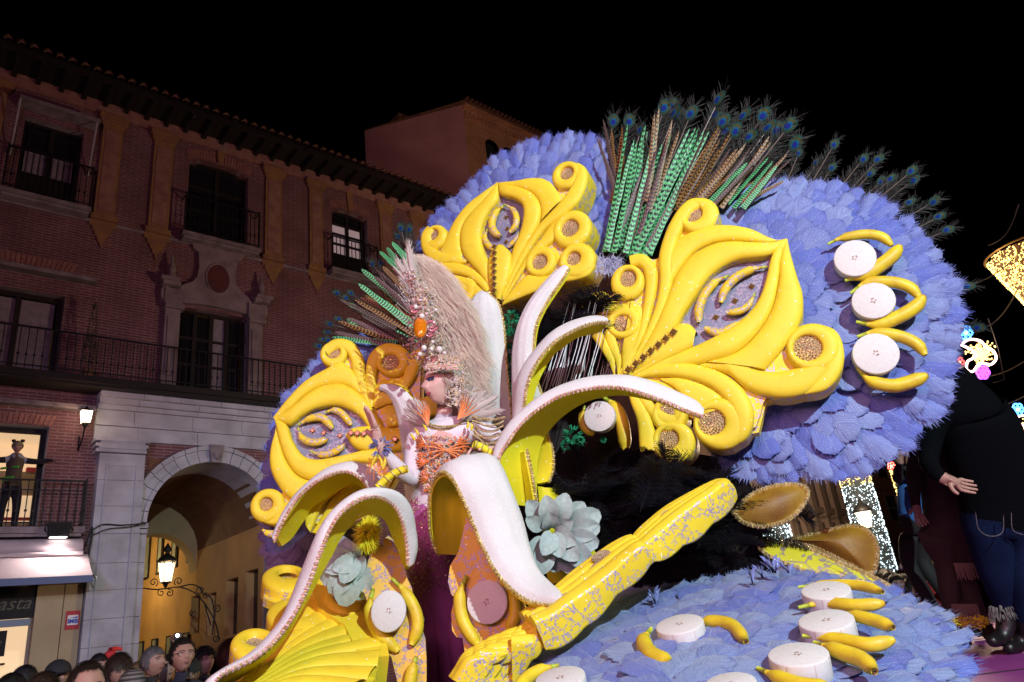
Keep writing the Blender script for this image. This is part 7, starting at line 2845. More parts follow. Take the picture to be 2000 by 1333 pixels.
# sequins and bead encrusting on hip and bodice
m = MB()
rnd = random.Random(21)
for i in range(1500):
    y = 955 + 200 * rnd.random() ** 1.6
    k_ = min(len(prof) - 2, max(0, sum(1 for q in prof if q[0] <= y) - 1))
    t = (y - prof[k_][0]) / (prof[k_ + 1][0] - prof[k_][0])
    x = prof[k_][1] + (prof[k_ + 1][1] - prof[k_][1]) * t
    hw = prof[k_][2] + (prof[k_ + 1][2] - prof[k_][2]) * t
    d = prof[k_][3]
    a = -math.pi * rnd.random()
    rw = hw * d / 1410
    p = rel(Q(x, y, d)) + Vector((rw * math.cos(a), rw * .76 * math.sin(a), 0))
    m.octa(p, rnd.uniform(.003, .007), rnd.randint(0, 2), rnd.random())
m.build('hip_sequins', [glitter_gems('magenta_sequin', (.45, .12, .35), (.8, .4, .7), .6, .15), MT['crystal'], MT['gold_gem']], per, False)
MT['orange_bead'] = plain('orange_bead', (.80, .22, .05), .3, coat=.5)
MT['orange_feather'] = plain('orange_feather', (.80, .26, .08), .5)
m = MB()


def torso_pt(x, y, off=0.):
    # front surface of the torso at a photo point
    cx = 868 + (y - 850) * -.12
    hw = 62 if y < 900 else 62 - (y - 900) * .22
    t = max(-1, min(1, (x - cx) / hw))
    return rel(Q(x, y, d0 - .115 * math.sqrt(max(0, 1 - t * t)) - .02 - off))


for i in range(900):
    y = rnd.uniform(852, 960)
    x = 862 + rnd.uniform(-1, 1) * (52 - (y - 852) * .16)
    m.octa(torso_pt(x, y), rnd.uniform(.005, .011), rnd.choice((0, 0, 1, 2, 2, 3)), rnd.random())
for side in (-1, 1):
    for rad in range(6):
        for (cx_, cy_, r0) in ((862 + side * 30, 868, 28), (860 + side * 28, 905, 26), (856 + side * 18, 935, 22)):
            a = (-.5 + rad * .28) * 1.2
            pts = [torso_pt(cx_ + side * math.cos(a) * r0 * t, cy_ + math.sin(-a) * r0 * t * .9, .015 + .01 * t) for t in (.1, .5, 1)]
            m.tube(pts, [.004, .004, .002], 5, 0)
m.build('bodice_beading', [MT['orange_bead'], MT['gold_gem'], MT['crystal'], MT['pink_stone']], per, False)
# tassels of the belt
m = MB()
for i in range(26):
    a = rel(Q(838 + i * 2.6, 955 + 6 * math.sin(i), 4.19))
    bq = a + Vector((rnd.uniform(-.01, .01), 0, -rnd.uniform(.08, .2)))
    m.tube([a, a.lerp(bq, .5), bq], .003, 4, i % 2)
    m.octa(bq, .011, 2, i)
m.build('belt_tassels', [MT['orange_bead'], MT['gold_gem'], MT['orange_bead']], per, False)
# gold collar and fringed epaulettes
m = MB()
for k_ in range(5):
    pts = [rel(Q(868 + (34 + 5 * k_) * math.cos(a), 822 + (12 + 6 * k_) * -math.sin(a) * (1 if math.sin(a) < 0 else .3), d0 - .06 - .06 * max(0, -math.sin(a)) + .015 * k_)) for a in [-math.pi * t / 18 for t in range(19)]]
    m.tube(pts, .006, 5, 0)
    for p in pts:
        m.octa(p, .010, k_ % 2, k_)
m.build('gold_collar', [MT['gold_trim'], MT['gold_gem']], per, False)
m = MB()
for (cx_, cy_, r_) in ((962, 836, 36),):
    for k_ in range(5):
        pts = [rel(Q(925 + 10 * t + rnd.uniform(-2, 2), cy_ - 22 + 9 * k_ + (6 + 3 * k_) * math.sin(math.pi * t / 6) + rnd.uniform(-1.5, 1.5), d0 - .10 - .015 * math.sin(math.pi * t / 7))) for t in range(7)]
        m.tube(pts, .004, 5, 0)
        for p, p2_ in zip(pts, pts[1:]):
            for t_ in (0, .33, .66):
                m.octa(p.lerp(p2_, t_), .008, rnd.randint(0, 1), k_)
m.build('arm_fringe', [MT['gold_trim'], MT['gold_gem']], per, False)
for i, (x, y, a) in enumerate(((935, 868, 0), (948, 872, .2), (962, 874, .1), (975, 868, -.2), (806, 840, .4), (800, 850, .1), (823, 832, .3), (905, 826, 1.2), (912, 830, 1.1))):
    c = rel(Q(x, y, d0 - .15))
    banana_parts([c + Vector((.028 * math.sin(a + t * 1.2), 0, -.045 * t + .01)) for t in [k / 6 for k in range(7)]], .017, per, MT['banana'], 'small_banana')
# shoulder feathers
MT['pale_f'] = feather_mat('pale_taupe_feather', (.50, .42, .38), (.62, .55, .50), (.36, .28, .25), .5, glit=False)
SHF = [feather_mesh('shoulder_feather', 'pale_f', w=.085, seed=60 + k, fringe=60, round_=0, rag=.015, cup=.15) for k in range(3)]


def cam_feather(root, O, me, a, b_, d0_, d1_, wid=1., name='shoulder_feather', mat=None):
    A, B = P(*a, d0_) - O, P(*b_, d1_) - O
    y = B - A
    ln = y.length
    y.normalize()
    z = cam_dir(0, 0, 1)
    z = (z - y * z.dot(y)).normalized()
    x = y.cross(z)
    M = Matrix(((x.x, y.x, z.x, A.x), (x.y, y.y, z.y, A.y), (x.z, y.z, z.z, A.z), (0, 0, 0, 1)))
    return put(name, me, root, M @ Matrix.Rotation(random.uniform(-.4, .4), 4, 'Y') @ Matrix.Diagonal((ln * wid, ln, ln, 1)))


for (c, tips) in (((898, 818), [(905, 752), (916, 757), (928, 753), (940, 762), (952, 762), (962, 768), (975, 776), (970, 788), (958, 780), (985, 800), (932, 768), (945, 775)]),
                  ((836, 832), [(786, 796), (792, 786), (800, 780), (810, 776), (818, 780), (788, 806), (800, 795), (784, 820), (826, 784)])):
    for t in tips:
        cam_feather(per, PO, random.choice(SHF), c, t, d0 - .10, d0 - .06 + random.uniform(-.04, .04), 1.15)
for (c, tips) in (((893, 820), [(905, 770), (912, 766), (918, 772), (925, 780), (932, 790), (900, 778), (938, 800)]), ((836, 832), [(822, 778), (829, 776), (835, 784), (812, 790), (806, 800), (818, 786)]),
                  ((870, 880), [(910, 860), (915, 872), (912, 884), (905, 895), (830, 860), (824, 872), (828, 886), (900, 905), (835, 900)])):
    m = MB()
    for t in tips:
        A, B = rel(Q(*c, d0 - .14)), rel(Q(*t, d0 - .16))
        mid = A.lerp(B, .55) + cam_dir(.012, .006, .01)
        m.tube([A, mid, B], [.003, .0055, .002], 5, 0)
    m.build('orange_plume', MT['orange_feather'], per)
# bracelet
m = MB()
c0 = rel(Q(744, 873, d0 - .21))
for k_ in range(70):
    d = Vector((rnd.gauss(0, 1), rnd.gauss(0, 1), rnd.gauss(0, .8))).normalized()
    p = c0 + d * .035
    q = p + d * rnd.uniform(.02, .04)
    s_ = d.orthogonal().normalized() * .008
    m.add([p - s_, p + s_, q + s_ * .5, q - s_ * .5], [(0, 1, 2, 3)])
br_ = m.build('feather_bracelet', plain('blue_petal_fluff', (.16, .18, .42), .8), per, False)
for i, (x, y) in enumerate(((738, 892), (745, 896), (730, 890))):
    c = rel(Q(x, y, d0 - .24))
    banana_parts([c + Vector((.02 * math.sin(t * 2 + i), 0, -.07 * t + .01)) for t in [k / 6 for k in range(7)]], .018, br_, MT['banana'], 'small_banana')
m = MB()
for i in range(14):
    a = rel(Q(720 + i * 2.6, 895, d0 - .24))
    m.tube([a, a + Vector((rnd.uniform(-.02, .02), 0, -.05)), a + Vector((rnd.uniform(-.04, .04), 0, -rnd.uniform(.08, .13)))], .0018, 4)
m.build('tassel', MT['orange_bead'], br_)
# yellow wrapped rods (steering handles)
for nm, a, b_, dd in (('left', (738, 952), (796, 916), 4.0), ('right', (925, 868), (975, 905), 4.0)):
    m = MB()
    A, B = P(*a, dd), P(*b_, dd + .02)
    pts = [A.lerp(B, t / 10) + Vector((0, 0, .02 * math.sin(math.pi * t / 10))) for t in range(11)]
    o_ = thing('grab_handle', {'left': 'yellow handle wound with gold braid below the waving arm', 'right': 'yellow handle wound with gold braid gripped by the resting hand'}[nm], 'handle', A)
    m.tube([p - A for p in pts], .022, 12)
    m.build('rod', MT['lemon'], o_)
    m = MB()
    ax = (B - A).normalized()
    u_ = ax.orthogonal().normalized()
    v_ = ax.cross(u_)
    m.tube([pts[min(10, int(t / 8))].lerp(pts[min(10, int(t / 8) + 1)], (t % 8) / 8) - A + (u_ * math.cos(t * .35) + v_ * math.sin(t * .35)) * .024 for t in range(80)], .004, 4)
    m.build('braid_winding', MT['gold_trim'], o_, False)

# ----------------------------------------------------------------- headdress
HO = P(850, 640, 4.3)
hd = thing('headdress', 'towering crystal and pearl headdress with cream feather mane on the performer', 'headdress', HO)
# cream mane: strands flowing up-left tip then back down to the right
MT['mane'] = plain('cream_mane', (.72, .62, .50), .6, col2=(.54, .44, .35), nscale=10)
m = MB()
spine = catmull([(812, 512, 4.42), (838, 530, 4.42), (866, 580, 4.42), (892, 640, 4.42), (906, 700, 4.42), (908, 745, 4.40), (902, 785, 4.38)], 40)
for i in range(17000):
    t = rnd.random()
    s0 = spine[int(t * 39)]
    wdt = 12 + 43 * math.sin(math.pi * min(1, t * .85 + .08))
    p = P(s0[0] + rnd.uniform(-.75, .7) * wdt, s0[1] + rnd.uniform(-16, 16), s0[2] + rnd.uniform(-.10, .14)) - HO
    dx, dy = 1.0, -(1.2 + t * 1.2)
    d = cam_dir(.45 + .5 * rnd.random() + .25 * math.sin(p.z * 40), -.9 + .35 * rnd.random(), rnd.uniform(-.3, .6)).normalized()
    ln = rnd.uniform(.05, .15)
    s_ = d.cross(cam_dir(0, 0, 1)).normalized() * rnd.uniform(.0008, .002)
    mid = p + d * ln * .6
    e = p + d * ln + cam_dir(rnd.uniform(-.01, .03), -.02, 0)
    m.add([p - s_, p + s_, mid + s_ * .7, mid - s_ * .7, e], [(0, 1, 2, 3), (3, 2, 4)])
tag(m.build('mane_fluff', MT['mane'], hd, False), None, None, None, 'stuff')
m = MB()
rows = []
for i in range(24):
    s0 = spine[int(i / 23 * 39)]
    wdt = (8 + 34 * math.sin(math.pi * min(1, i / 23 * .85 + .08))) * 4.4 / 1410
    c = P(s0[0] + 4, s0[1], 4.48) - HO
    rows.append([c + cam_dir(math.cos(a) * wdt * .8, 0, math.sin(a) * wdt * .6) for a in [2 * math.pi * k / 14 for k in range(14)]])
m.grid(rows, 0, None, True)
m.build('mane_core', MT['mane'], hd)
# crystal spine
m = MB()
ax_ = catmull([(800, 535), (818, 570), (826, 610), (832, 650), (838, 690), (846, 712)], 30)
for i in range(1900):
    t = rnd.random()
    s0 = ax_[int(t * 29)]
    wd = 12 + 26 * t
    x, y = s0[0] + rnd.gauss(0, .5) * wd, s0[1] + rnd.uniform(-8, 8)
    dd = 4.24 + .002 * abs(x - s0[0]) + rnd.uniform(-.03, .05)
    m.octa(P(x, y, dd) - HO, rnd.uniform(.004, .012), rnd.choice((0, 0, 0, 1, 2)), rnd.random())
for i in range(500):
    a = -math.pi * rnd.random() - .0
    x, y = 862 + 36 * math.cos(a) * rnd.uniform(.3, 1), 716 + 16 * math.sin(a) + rnd.uniform(-6, 6)
    m.octa(P(x, y, 4.20 + .002 * abs(x - 850)) - HO, rnd.uniform(.005, .011), rnd.choice((0, 0, 1, 2)), rnd.random())
for i in range(620):
    k_ = rnd.random()
    x, y = 888 + rnd.gauss(0, 12) + 6 * k_, 700 + 85 * k_ + rnd.gauss(0, 8)
    m.octa(P(x, y, 4.20) - HO, rnd.uniform(.004, .009), rnd.choice((0, 0, 2)), rnd.random())
m.build('crystal_cluster', [MT['crystal'], MT['pink_stone'], MT['gold_gem']], hd, False)
MT['pearl'] = plain('pearl', (.75, .70, .66), .15, coat=1)
for (x, y, r) in ((824, 618, 6), (843, 682, 5), (828, 680, 6), (858, 683, 7), (820, 692, 5), (812, 600, 5), (834, 640, 4), (868, 690, 4), (851, 606, 4), (845, 668, 4)):
    m = MB()
    R_ = r * 4.15 / 1410
    m.lathe([(0, -R_), (R_ * .7, -R_ * .7), (R_, 0), (R_ * .7, R_ * .7), (0, R_)], 14, 0)
    put('pearl', m.mesh('pearl', MT['pearl']), hd, Matrix.Translation(P(x, y, 4.14) - HO))
m = MB()
m.lathe([(0, .03), (.02, .028), (.038, .012), (.042, 0), (0, 0)], 20)
o_ = m.build('amber_cabochon', plain('amber_glass', (.75, .22, .01), .08, coat=1, metal=.2), hd)
o_.matrix_basis = Matrix.Translation(P(821, 640, 4.13) - HO) @ Matrix.Rotation(1.25, 4, 'X') @ Matrix.Diagonal((1, 2.0, 1, 1))
MT['rose'] = plain('rose_metal', (.55, .22, .25), .25, .5)
for (x, y, r) in ((842, 636, 13), (838, 650, 9), (808, 604, 8)):
    m = MB()
    m.tube([P(x + r * (1 - .7 * t) * math.cos(9 * t), y + r * (1 - .7 * t) * math.sin(9 * t), 4.15) - HO for t in [k / 20 for k in range(21)]], .009, 6)
    m.build('rose_scroll', MT['rose'], hd)
m = MB()
for i in range(60):
    x = 832 + i % 20 * 3.2
    y = 706 + 4 * math.sin(x) + (i // 20) * 4
    m.octa(P(x, y + 6, 4.14) - HO, .011, i % 3, i)
m.build('brow_band', [MT['crystal'], MT['gold_gem'], MT['pink_stone']], hd, False)
for t in ((770, 505), (776, 500), (783, 515), (792, 478), (799, 470), (788, 500), (765, 520), (775, 540), (805, 500)):
    cam_feather(hd, HO, random.choice(SHF), (812, 572), t, 4.26, 4.24, .75, 'crest_feather')
m = MB()
for i in range(26):
    a = P(805 + rnd.uniform(-6, 10), 590 + rnd.uniform(-30, 60), 4.24) - HO
    e = a + cam_dir(rnd.uniform(-.10, .02), rnd.uniform(.02, .12), .02)
    m.tube([a, e], .0018, 4)
    m.octa(e, .006, 0, i)
m.build('wire_sparkles', [MT['crystal']], hd, False)


# ================================================================= man in black at right
mo = deck_pt(1970, 1262)
man = thing('person', 'man in black jumper and blue jeans seen from behind, hand behind his back, at right', 'person', mo)
MD = 4.6


def mr(x, y, dd=0.):
    return P(x, y, MD + dd) - mo


b = Body()
pel = b.pt(mr(1965, 1000), (.25, .18))
last = b.chain(pel, [(mr(1945, 935), (.25, .19)), (mr(1922, 870), (.26, .19)), (mr(1902, 815), (.25, .18)), (mr(1882, 772, .02), (.20, .15))], 1)
b.chain(last, [(mr(1866, 735, .05), .085)], 1)
b.chain(last + 1, [(mr(1848, 700, .06), .055)], 0)
sh = b.chain(last, [(mr(1845, 790, -.02), .085)], 1)
wr = b.chain(sh, [(mr(1822, 850, -.06), .068), (mr(1812, 905, -.14), .06), (mr(1832, 928, -.28), .046)], 1)
w2 = b.chain(wr, [(mr(1845, 935, -.30), .033)], 0)
b.hand(w2, cam_dir(1, -.38, .05), cam_dir(-.1, .5, .8), 0, 1.1, .2, 1, .04)
sh = b.chain(last, [(mr(1935, 800, 0), .085)], 1)
wr = b.chain(sh, [(mr(1985, 870, .02), .065), (mr(2015, 930, -.05), .05), (mr(2030, 985, -.1), .036)], 1)
b.hand(wr, cam_dir(.2, -1, 0), cam_dir(-1, 0, 0), 0, 1.1, .3, 1)
for sg_, pts in ((-1, [(1935, 1045, 0, .17), (1955, 1140, -.02, .115), (1968, 1190, .02, .08)]), (1, [(1998, 1045, -.05, .17), (2006, 1150, -.1, .115), (2002, 1200, -.06, .08)])):
    k_ = b.chain(pel, [(mr(x, y, d), r) for x, y, d, r in pts], 2)
    fx = (1957, 1248) if sg_ < 0 else (1990, 1262)
    b.chain(k_, [(mr(fx[0] + 8, fx[1] - 22, -.02), .058), (mr(fx[0], fx[1], -.04), .052), (mr(fx[0] - 26, fx[1] + 6, -.1), .036)], 3)
MT['jumper'] = plain('black_jumper', (.0025, .003, .004), .95, bump=.3, bscale=60, spec=.04)
MT['jeans'] = plain('blue_jeans', (.006, .014, .045), .9, col2=(.003, .007, .025), nscale=5, bump=.3, bscale=90, spec=.08)
MT['boot'] = plain('black_leather', (.008, .007, .007), .38, bump=.3, bscale=20)
HM = head_M(mr(1835, 655, .08), 2.6, 0, 0, .24)
b.build('body', [MT['skin'], MT['jumper'], MT['jeans'], MT['boot']], man, HM, 0, 3)
face_bits(man, HM, lips=None)
hair_cap(man, HM, plain('man_hair', (.03, .02, .015), .6), seed=9)
m = MB()
for (pts) in ([(1905, 1000), (1912, 1035), (1935, 1048), (1958, 1040), (1960, 1005)], [(1975, 1000), (1978, 1035), (1998, 1045)]):
    q = catmull([tuple(mr(x, y, -.235)) for x, y in pts], 16)
    m.tube([Vector(v) for v in q], .003, 4)
m.build('pocket_stitching', plain('jeans_thread', (.10, .09, .10), .8), man)
m = MB()
for i in range(300):
    a = rnd.uniform(0, 6.283)
    c = mr(1966 + 4 * math.cos(a), 1192 + rnd.uniform(-12, 12), .0) + Vector((.09 * math.cos(a), .07 * math.sin(a), 0))
    s_ = Vector((.006, 0, 0))
    m.add([c - s_, c + s_, c + Vector((.02 * math.cos(a), .02 * math.sin(a), -.035))], [(0, 1, 2)])
m.build('boot_cuff', cloth('grey_cuff', (.12, .11, .10)), man, False)

# brown fringed dancer beyond him
bo = Vector((P(1850, 1100, 5.2).x, P(1850, 1100, 5.2).y, DECK))
bd = thing('person', 'dancer in brown fringed suit standing behind the man in black, mostly hidden', 'person', bo)


def br(x, y, dd=0.):
    return P(x, y, 5.2 + dd) - bo


b = Body()
pel = b.pt(br(1850, 1000), (.17, .13))
last = b.chain(pel, [(br(1842, 960), (.16, .12)), (br(1838, 900), (.18, .13)), (br(1838, 860), (.12, .1))], 1)
b.chain(last, [(br(1838, 830), .055)], 0)
for sg_ in (-1, 1):
    sh = b.chain(last, [(br(1838 + sg_ * 42, 872), .07)], 1)
    wr = b.chain(sh, [(br(1838 + sg_ * 55, 930), .055), (br(1838 + sg_ * 50, 985), .035)], 1)
    b.hand(wr, (0, 0, -1), (0, -1, 0), 0)
    b.chain(pel, [(br(1850 + sg_ * 14, 1040), .12), (br(1862 + sg_ * 12, 1110), .085), (Vector((sg_ * .1, 0, .14)), .06), (Vector((sg_ * .1, -.14, .04)), .045)], 1)
HM = head_M(br(1838, 805), 1.4, 0)
b.build('body', [MT['skin'], cloth('brown_suede', (.03, .018, .012), (.018, .01, .008))], bd, HM, 0, 1)
hair_cap(bd, HM, MT['black'], seed=3)
for k_, (x, y) in enumerate(((1885, 1100), (1880, 1180))):
    m = MB()
    for i in range(34):
        a = br(x - 22 + i * 1.5, y, -.16)
        m.tube([a, a + Vector((rnd.uniform(-.008, .008), 0, -.09 - .03 * rnd.random()))], .003, 4)
    m.build('fringe', plain('tan_fringe', (.16, .11, .085), .8), bd, False)['kind'] = 'stuff'

# person filming at the far edge of the fan
po = Vector((P(1778, 930, 6.2).x, P(1778, 930, 6.2).y, DECK))
fp_ = thing('person', 'small figure in blue jacket with both hands at the face beside the fan edge', 'person', po)


def pq(x, y, dd=0.):
    return P(x, y, 6.2 + dd) - po


b = Body()
pel = b.pt(pq(1785, 1010), (.13, .1))
last = b.chain(pel, [(pq(1782, 970), (.13, .1)), (pq(1778, 930), (.14, .1)), (pq(1776, 912), (.09, .07))], 1)
b.chain(last, [(pq(1773, 900), .05)], 0)
for sg_ in (-1, 1):
    sh = b.chain(last, [(pq(1776 + sg_ * 16, 918, -.02), .055)], 2)
    wr = b.chain(sh, [(pq(1772 + sg_ * 20, 940, -.12), .045), (pq(1766 + sg_ * 8, 905, -.2), .03)], 2)
    b.hand(wr, cam_dir(.0, 1, 0), (1, 0, 0), 0, .9, .6)
    b.chain(pel, [(pq(1785 + sg_ * 12, 1040), .1), (pq(1787 + sg_ * 14, 1100), .07), (Vector((sg_ * .1, 0, .1)), .05), (Vector((sg_ * .1, -.12, .04)), .04)], 2)
HM = head_M(pq(1768, 885), -.6, 0)
b.build('body', [MT['skin'], cloth('blue_jacket', (.03, .12, .35)), MT['black']], fp_, HM, 0, 1)
hair_cap(fp_, HM, MT['black'], seed=4)
m = MB()
for i in range(200):
    a = pq(1783 + rnd.uniform(-7, 7), 945 + rnd.uniform(-8, 30), -.15)
    m.add([a, a + Vector((.012, 0, 0)), a + Vector((.006, 0, -.09))], [(0, 1, 2)])
m.build('fringe', plain('grey_brown_fringe', (.2, .15, .13), .8), fp_, False)

# ================================================================= far street at right
MT['led_white'] = plain('white_led', (1, 1, 1), .4, emit=2.2, ecol=(.66, .90, 1.0))
MT['led_gold'] = plain('gold_led', (1, .8, .3), .4, emit=3.2, ecol=(1, .66, .20))
MT['led_blue'] = plain('blue_led', (.1, .3, 1), .4, emit=4, ecol=(.08, .35, 1))
MT['led_red'] = plain('red_led', (1, .1, .1), .4, emit=3, ecol=(1, .08, .06))
MT['led_purple'] = plain('purple_led', (.6, .1, 1), .4, emit=3, ecol=(.5, .08, 1))
MT['led_pink'] = plain('pink_led', (1, .6, .7), .4, emit=5, ecol=(1, .55, .50))
MT['far_stone'] = plain('far_facade', (.36, .26, .19), .85, col2=(.28, .2, .15), nscale=.6)
MT['far_orange'] = plain('far_ochre', (.36, .17, .06), .85, col2=(.28, .12, .05), nscale=.6)
MT['far_window'] = plain('far_window', (.06, .055, .055), .3)


def street_wall(name, label, xa, da, xb, y, zt, zb, mat, floors, ncol, x_ext=0):
    A = P(xa, y, da)
    r = ray(xb, y)
    # wall runs along the palace street direction turned: keep equal heights via given second depth
    B = P(xb, y + 35, da * 1.33)
    A.z = B.z = 0
    dr = (B - A).normalized()
    nrm = Vector((dr.y, -dr.x, 0))
    if nrm.dot(A) > 0:
        nrm = -nrm
    M = Matrix(((dr.x, -nrm.x, 0, A.x), (dr.y, -nrm.y, 0, A.y), (0, 0, 1, 0), (0, 0, 0, 1)))
    ln = (B - A).length + x_ext
    t = thing(name, label, 'building', M)
    m = MB()
    m.box(0, ln, 0.1, 5, 0, zt)
    m.box(-.2, ln, -.25, .1, zt, zt + .25)
    for z0, z1, _ in floors:
        m.box(0, ln, -.08, .099, z1 + .25, z1 + .45)
    m.build('wall', MT[mat], t, False)
    cw = ln / ncol
    for z0, z1, w_ in floors:
        for i in range(ncol):
            c = (i + .5) * cw
            m = MB()
            m.box(c - w_ * cw / 2, c + w_ * cw / 2, .02, .098, z0, z1)
            f_ = m.build('window', MT['far_window'], t, False)
            m = MB()
            m.box(c - .04, c + .04, -.02, .019, z0, z1)
            m.box(c - w_ * cw / 2, c - .041, -.015, .018, (z0 + z1) / 2 - .03, (z0 + z1) / 2 + .03)
            m.box(c + .041, c + w_ * cw / 2, -.015, .018, (z0 + z1) / 2 - .03, (z0 + z1) / 2 + .03)
            m.build('glazing_bar', MT['far_stone'], f_, False)
            if i < ncol:
                m = MB()
                m.box((i + 1) * cw - .15, (i + 1) * cw + .15, -.12, .097, z0 - .3, z1 + .2)
                m.build('pier', MT[mat], t, False)
    return t


street_wall('street_building', 'pale stone building with rows of tall glazed bays beyond the amber petals', 1500, 20, 1700, 960, 6.6, 0, 'far_stone', [(.8, 2.0, .7), (2.5, 3.55, .75), (3.95, 5.6, .75)], 9)
street_wall('street_building', 'ochre and stone corner building between the two lit columns', 1690, 34, 1860, 900, 11, 0, 'far_orange', [(1, 3, .5), (4.2, 5.4, .5), (6.3, 9, .5)], 4, 8)


def led_column(label, x, y0, y1, rpx, d, split=None, n=900, mat='led_white'):
    base = P(x, y1, d)
    top = P(x, y0, d)
    h = top.z - base.z
    R_ = rpx * d / 1410
    t = thing('light_column', label, 'street decoration', (base.x, base.y, base.z), 'street decorations made of fairy lights')
    m = MB()
    m2 = MB()
    r1 = random.Random(int(x))
    for i in range(n):
        a, z = r1.uniform(0, 6.283), r1.random()
        p = (R_ * math.cos(a), R_ * math.sin(a), z * h)
        (m2 if split and z > split else m).octa(p, r1.uniform(.008, .022) * d / 18, 0, r1.random())
    m.build('white_lights' if mat == 'led_white' else 'gold_lights', MT[mat], t, False)['kind'] = 'stuff'
    if split:
        m2.build('gold_lights', MT['led_gold'], t, False)['kind'] = 'stuff'
    m = MB()
    m.lathe([(R_ * .93, -min(base.z, .01)), (R_ * .93, h)], 16)
    m.build('net_core', plain('dark_net', (.06, .08, .09), .8), t)
    return t


led_column('thick column of white fairy lights with gold top beside the street lantern', 1722, 905, 1120, 30, 17, .86, 1500)
led_column('short stretch of white fairy lights seen under the amber gauze petal', 1512, 1028, 1062, 36, 18, None, 400)
led_column('far column of gold over white fairy lights left of the brown dancer', 1796, 905, 1030, 22, 19, .35, 900)
# gold hanging cone top right
cp = P(2062, 580, 12)
t = thing('light_cone', 'big hanging inverted cone of gold fairy lights cut by the top right edge', 'street decoration', cp, 'street decorations made of fairy lights')
m = MB()
hc = 205 * 12 / 1410
for i in range(4200):
    z = random.random() ** .8
    r_ = .12 + .62 * z
    a = random.uniform(0, 6.283)
    m.octa((r_ * math.cos(a), r_ * math.sin(a), (z - .5) * hc), random.uniform(.007, .016), 0, random.random())
    if i % 6 == 0:
        m.tube([(r_ * math.cos(a), r_ * math.sin(a), (z - .5) * hc), (r_ * math.cos(a), r_ * math.sin(a), (z - .5) * hc - .06)], .003, 3)
m.build('gold_lights', MT['led_gold'], t, False)['kind'] = 'stuff'
m = MB()
m.lathe([(.10, -.5 * hc), (.70, .5 * hc)], 24)
m.build('net_core', plain('brown_net', (.10, .05, .02), .8), t)
m = MB()
m.tube([(.76 * math.cos(a), .76 * math.sin(a), .5 * hc + .03) for a in [2 * PI * k / 32 for k in range(33)]], .02, 6)
m.build('top_hoop', plain('brass_hoop', (.25, .14, .04), .4, .6), t)


def light_flower(root, c, r, n, mat, core, d, tube=.012, filled=0, squash=1.):
    m = MB()
    for k_ in range(n):
        a = 2 * PI * k_ / n
        cx_, cy_ = c[0] + math.cos(a) * r * .62, c[1] + math.sin(a) * r * .62 * squash
        m.tube([P(cx_ + r * .42 * math.cos(t), cy_ + r * .42 * math.sin(t) * squash, d) - root.location for t in [2 * PI * q / 10 for q in range(11)]], tube, 5)
    m.build('light_petals', MT[mat], root, False)
    m = MB()
    m.tube([P(c[0] + r * .2 * math.cos(t), c[1] + r * .2 * math.sin(t), d) - root.location for t in [2 * PI * q / 10 for q in range(11)]], tube, 5)
    m.build('light_heart', MT[core], root, False)


def light_motif(label, c, s, d, seed):
    root = thing('light_motif', label, 'street decoration', P(c[0], c[1], d), 'street decorations made of fairy lights')
    X = lambda x, y: (c[0] + (x) * s, c[1] + (y) * s)
    light_flower(root, X(-14, -42), 13 * s, 6, 'led_blue', 'led_pink', d, .016)
    light_flower(root, X(-34, -30), 9 * s, 5, 'led_red', 'led_red', d, .012)
    light_flower(root, X(-26, 16), 9 * s, 5, 'led_red', 'led_pink', d, .012)
    light_flower(root, X(20, 36), 12 * s, 6, 'led_purple', 'led_purple', d, .02)
    m = MB()
    out = catmull([X(-24, -18), X(-8, -28), X(14, -26), X(26, -14), X(40, -6), X(46, 8), X(36, 20), X(20, 18), X(10, 22), X(0, 34), X(-12, 30), X(-10, 14), X(4, 6), X(0, -6), X(-14, -14), X(-24, -18)], 60)
    m.tube([P(x, y, d) - root.location for x, y in out], .02, 5)
    m.build('light_outline', MT['led_pink'], root, False)
    r1 = random.Random(seed)
    m = MB()
    for i in range(220):
        x, y = r1.gauss(18, 11), r1.gauss(-3, 9)
        m.octa(P(*X(x, y), d + .02) - root.location, .016, 0, r1.random())
    m.build('gold_lights', MT['led_gold'], root, False)['kind'] = 'stuff'
    m = MB()
    fr_ = [X(30, -70), X(50, -10), X(62, 50), X(40, 56)]
    m.tube([P(x, y, d + .05) - root.location for x, y in fr_], .008, 4)
    m.build('wire_frame', MT['iron'], root)
    return root


light_motif('lit street motif with blue flower and gold cloud above the black jumper', (1900, 692), 1.0, 12, 1)
light_motif('lit street motif partly hidden between the fan edge and the filming figure', (1762, 898), .8, 14, 2)
light_motif('small lit street motif cut by the right edge, below the slack wire', (2000, 838), .9, 13, 3)
# wires across the street
for i, (a, b_, d1, d2) in enumerate((((1880, 560), (2010, 470), 12, 12), ((1860, 735), (2010, 700), 12, 13), ((1900, 650), (1990, 560), 12, 12), ((1860, 790), (2010, 770), 13, 13), ((1930, 480), (1990, 400), 12, 12))):
    A, B = P(*a, d1), P(*b_, d2)
    m = MB()
    m.tube([A.lerp(B, t / 12) - Vector((0, 0, .15 * math.sin(PI * t / 12))) for t in range(13)], .009, 4)
    tag(m.build('street_wire', plain('grey_wire', (.12, .11, .10), .6), None), ['wire running to the hanging gold cone', 'slack wire below the light motif at right', 'wire between the motif and the gold cone', 'lowest slack wire over the man in black', 'wire from the gold cone up to the sky'][i], 'wire')
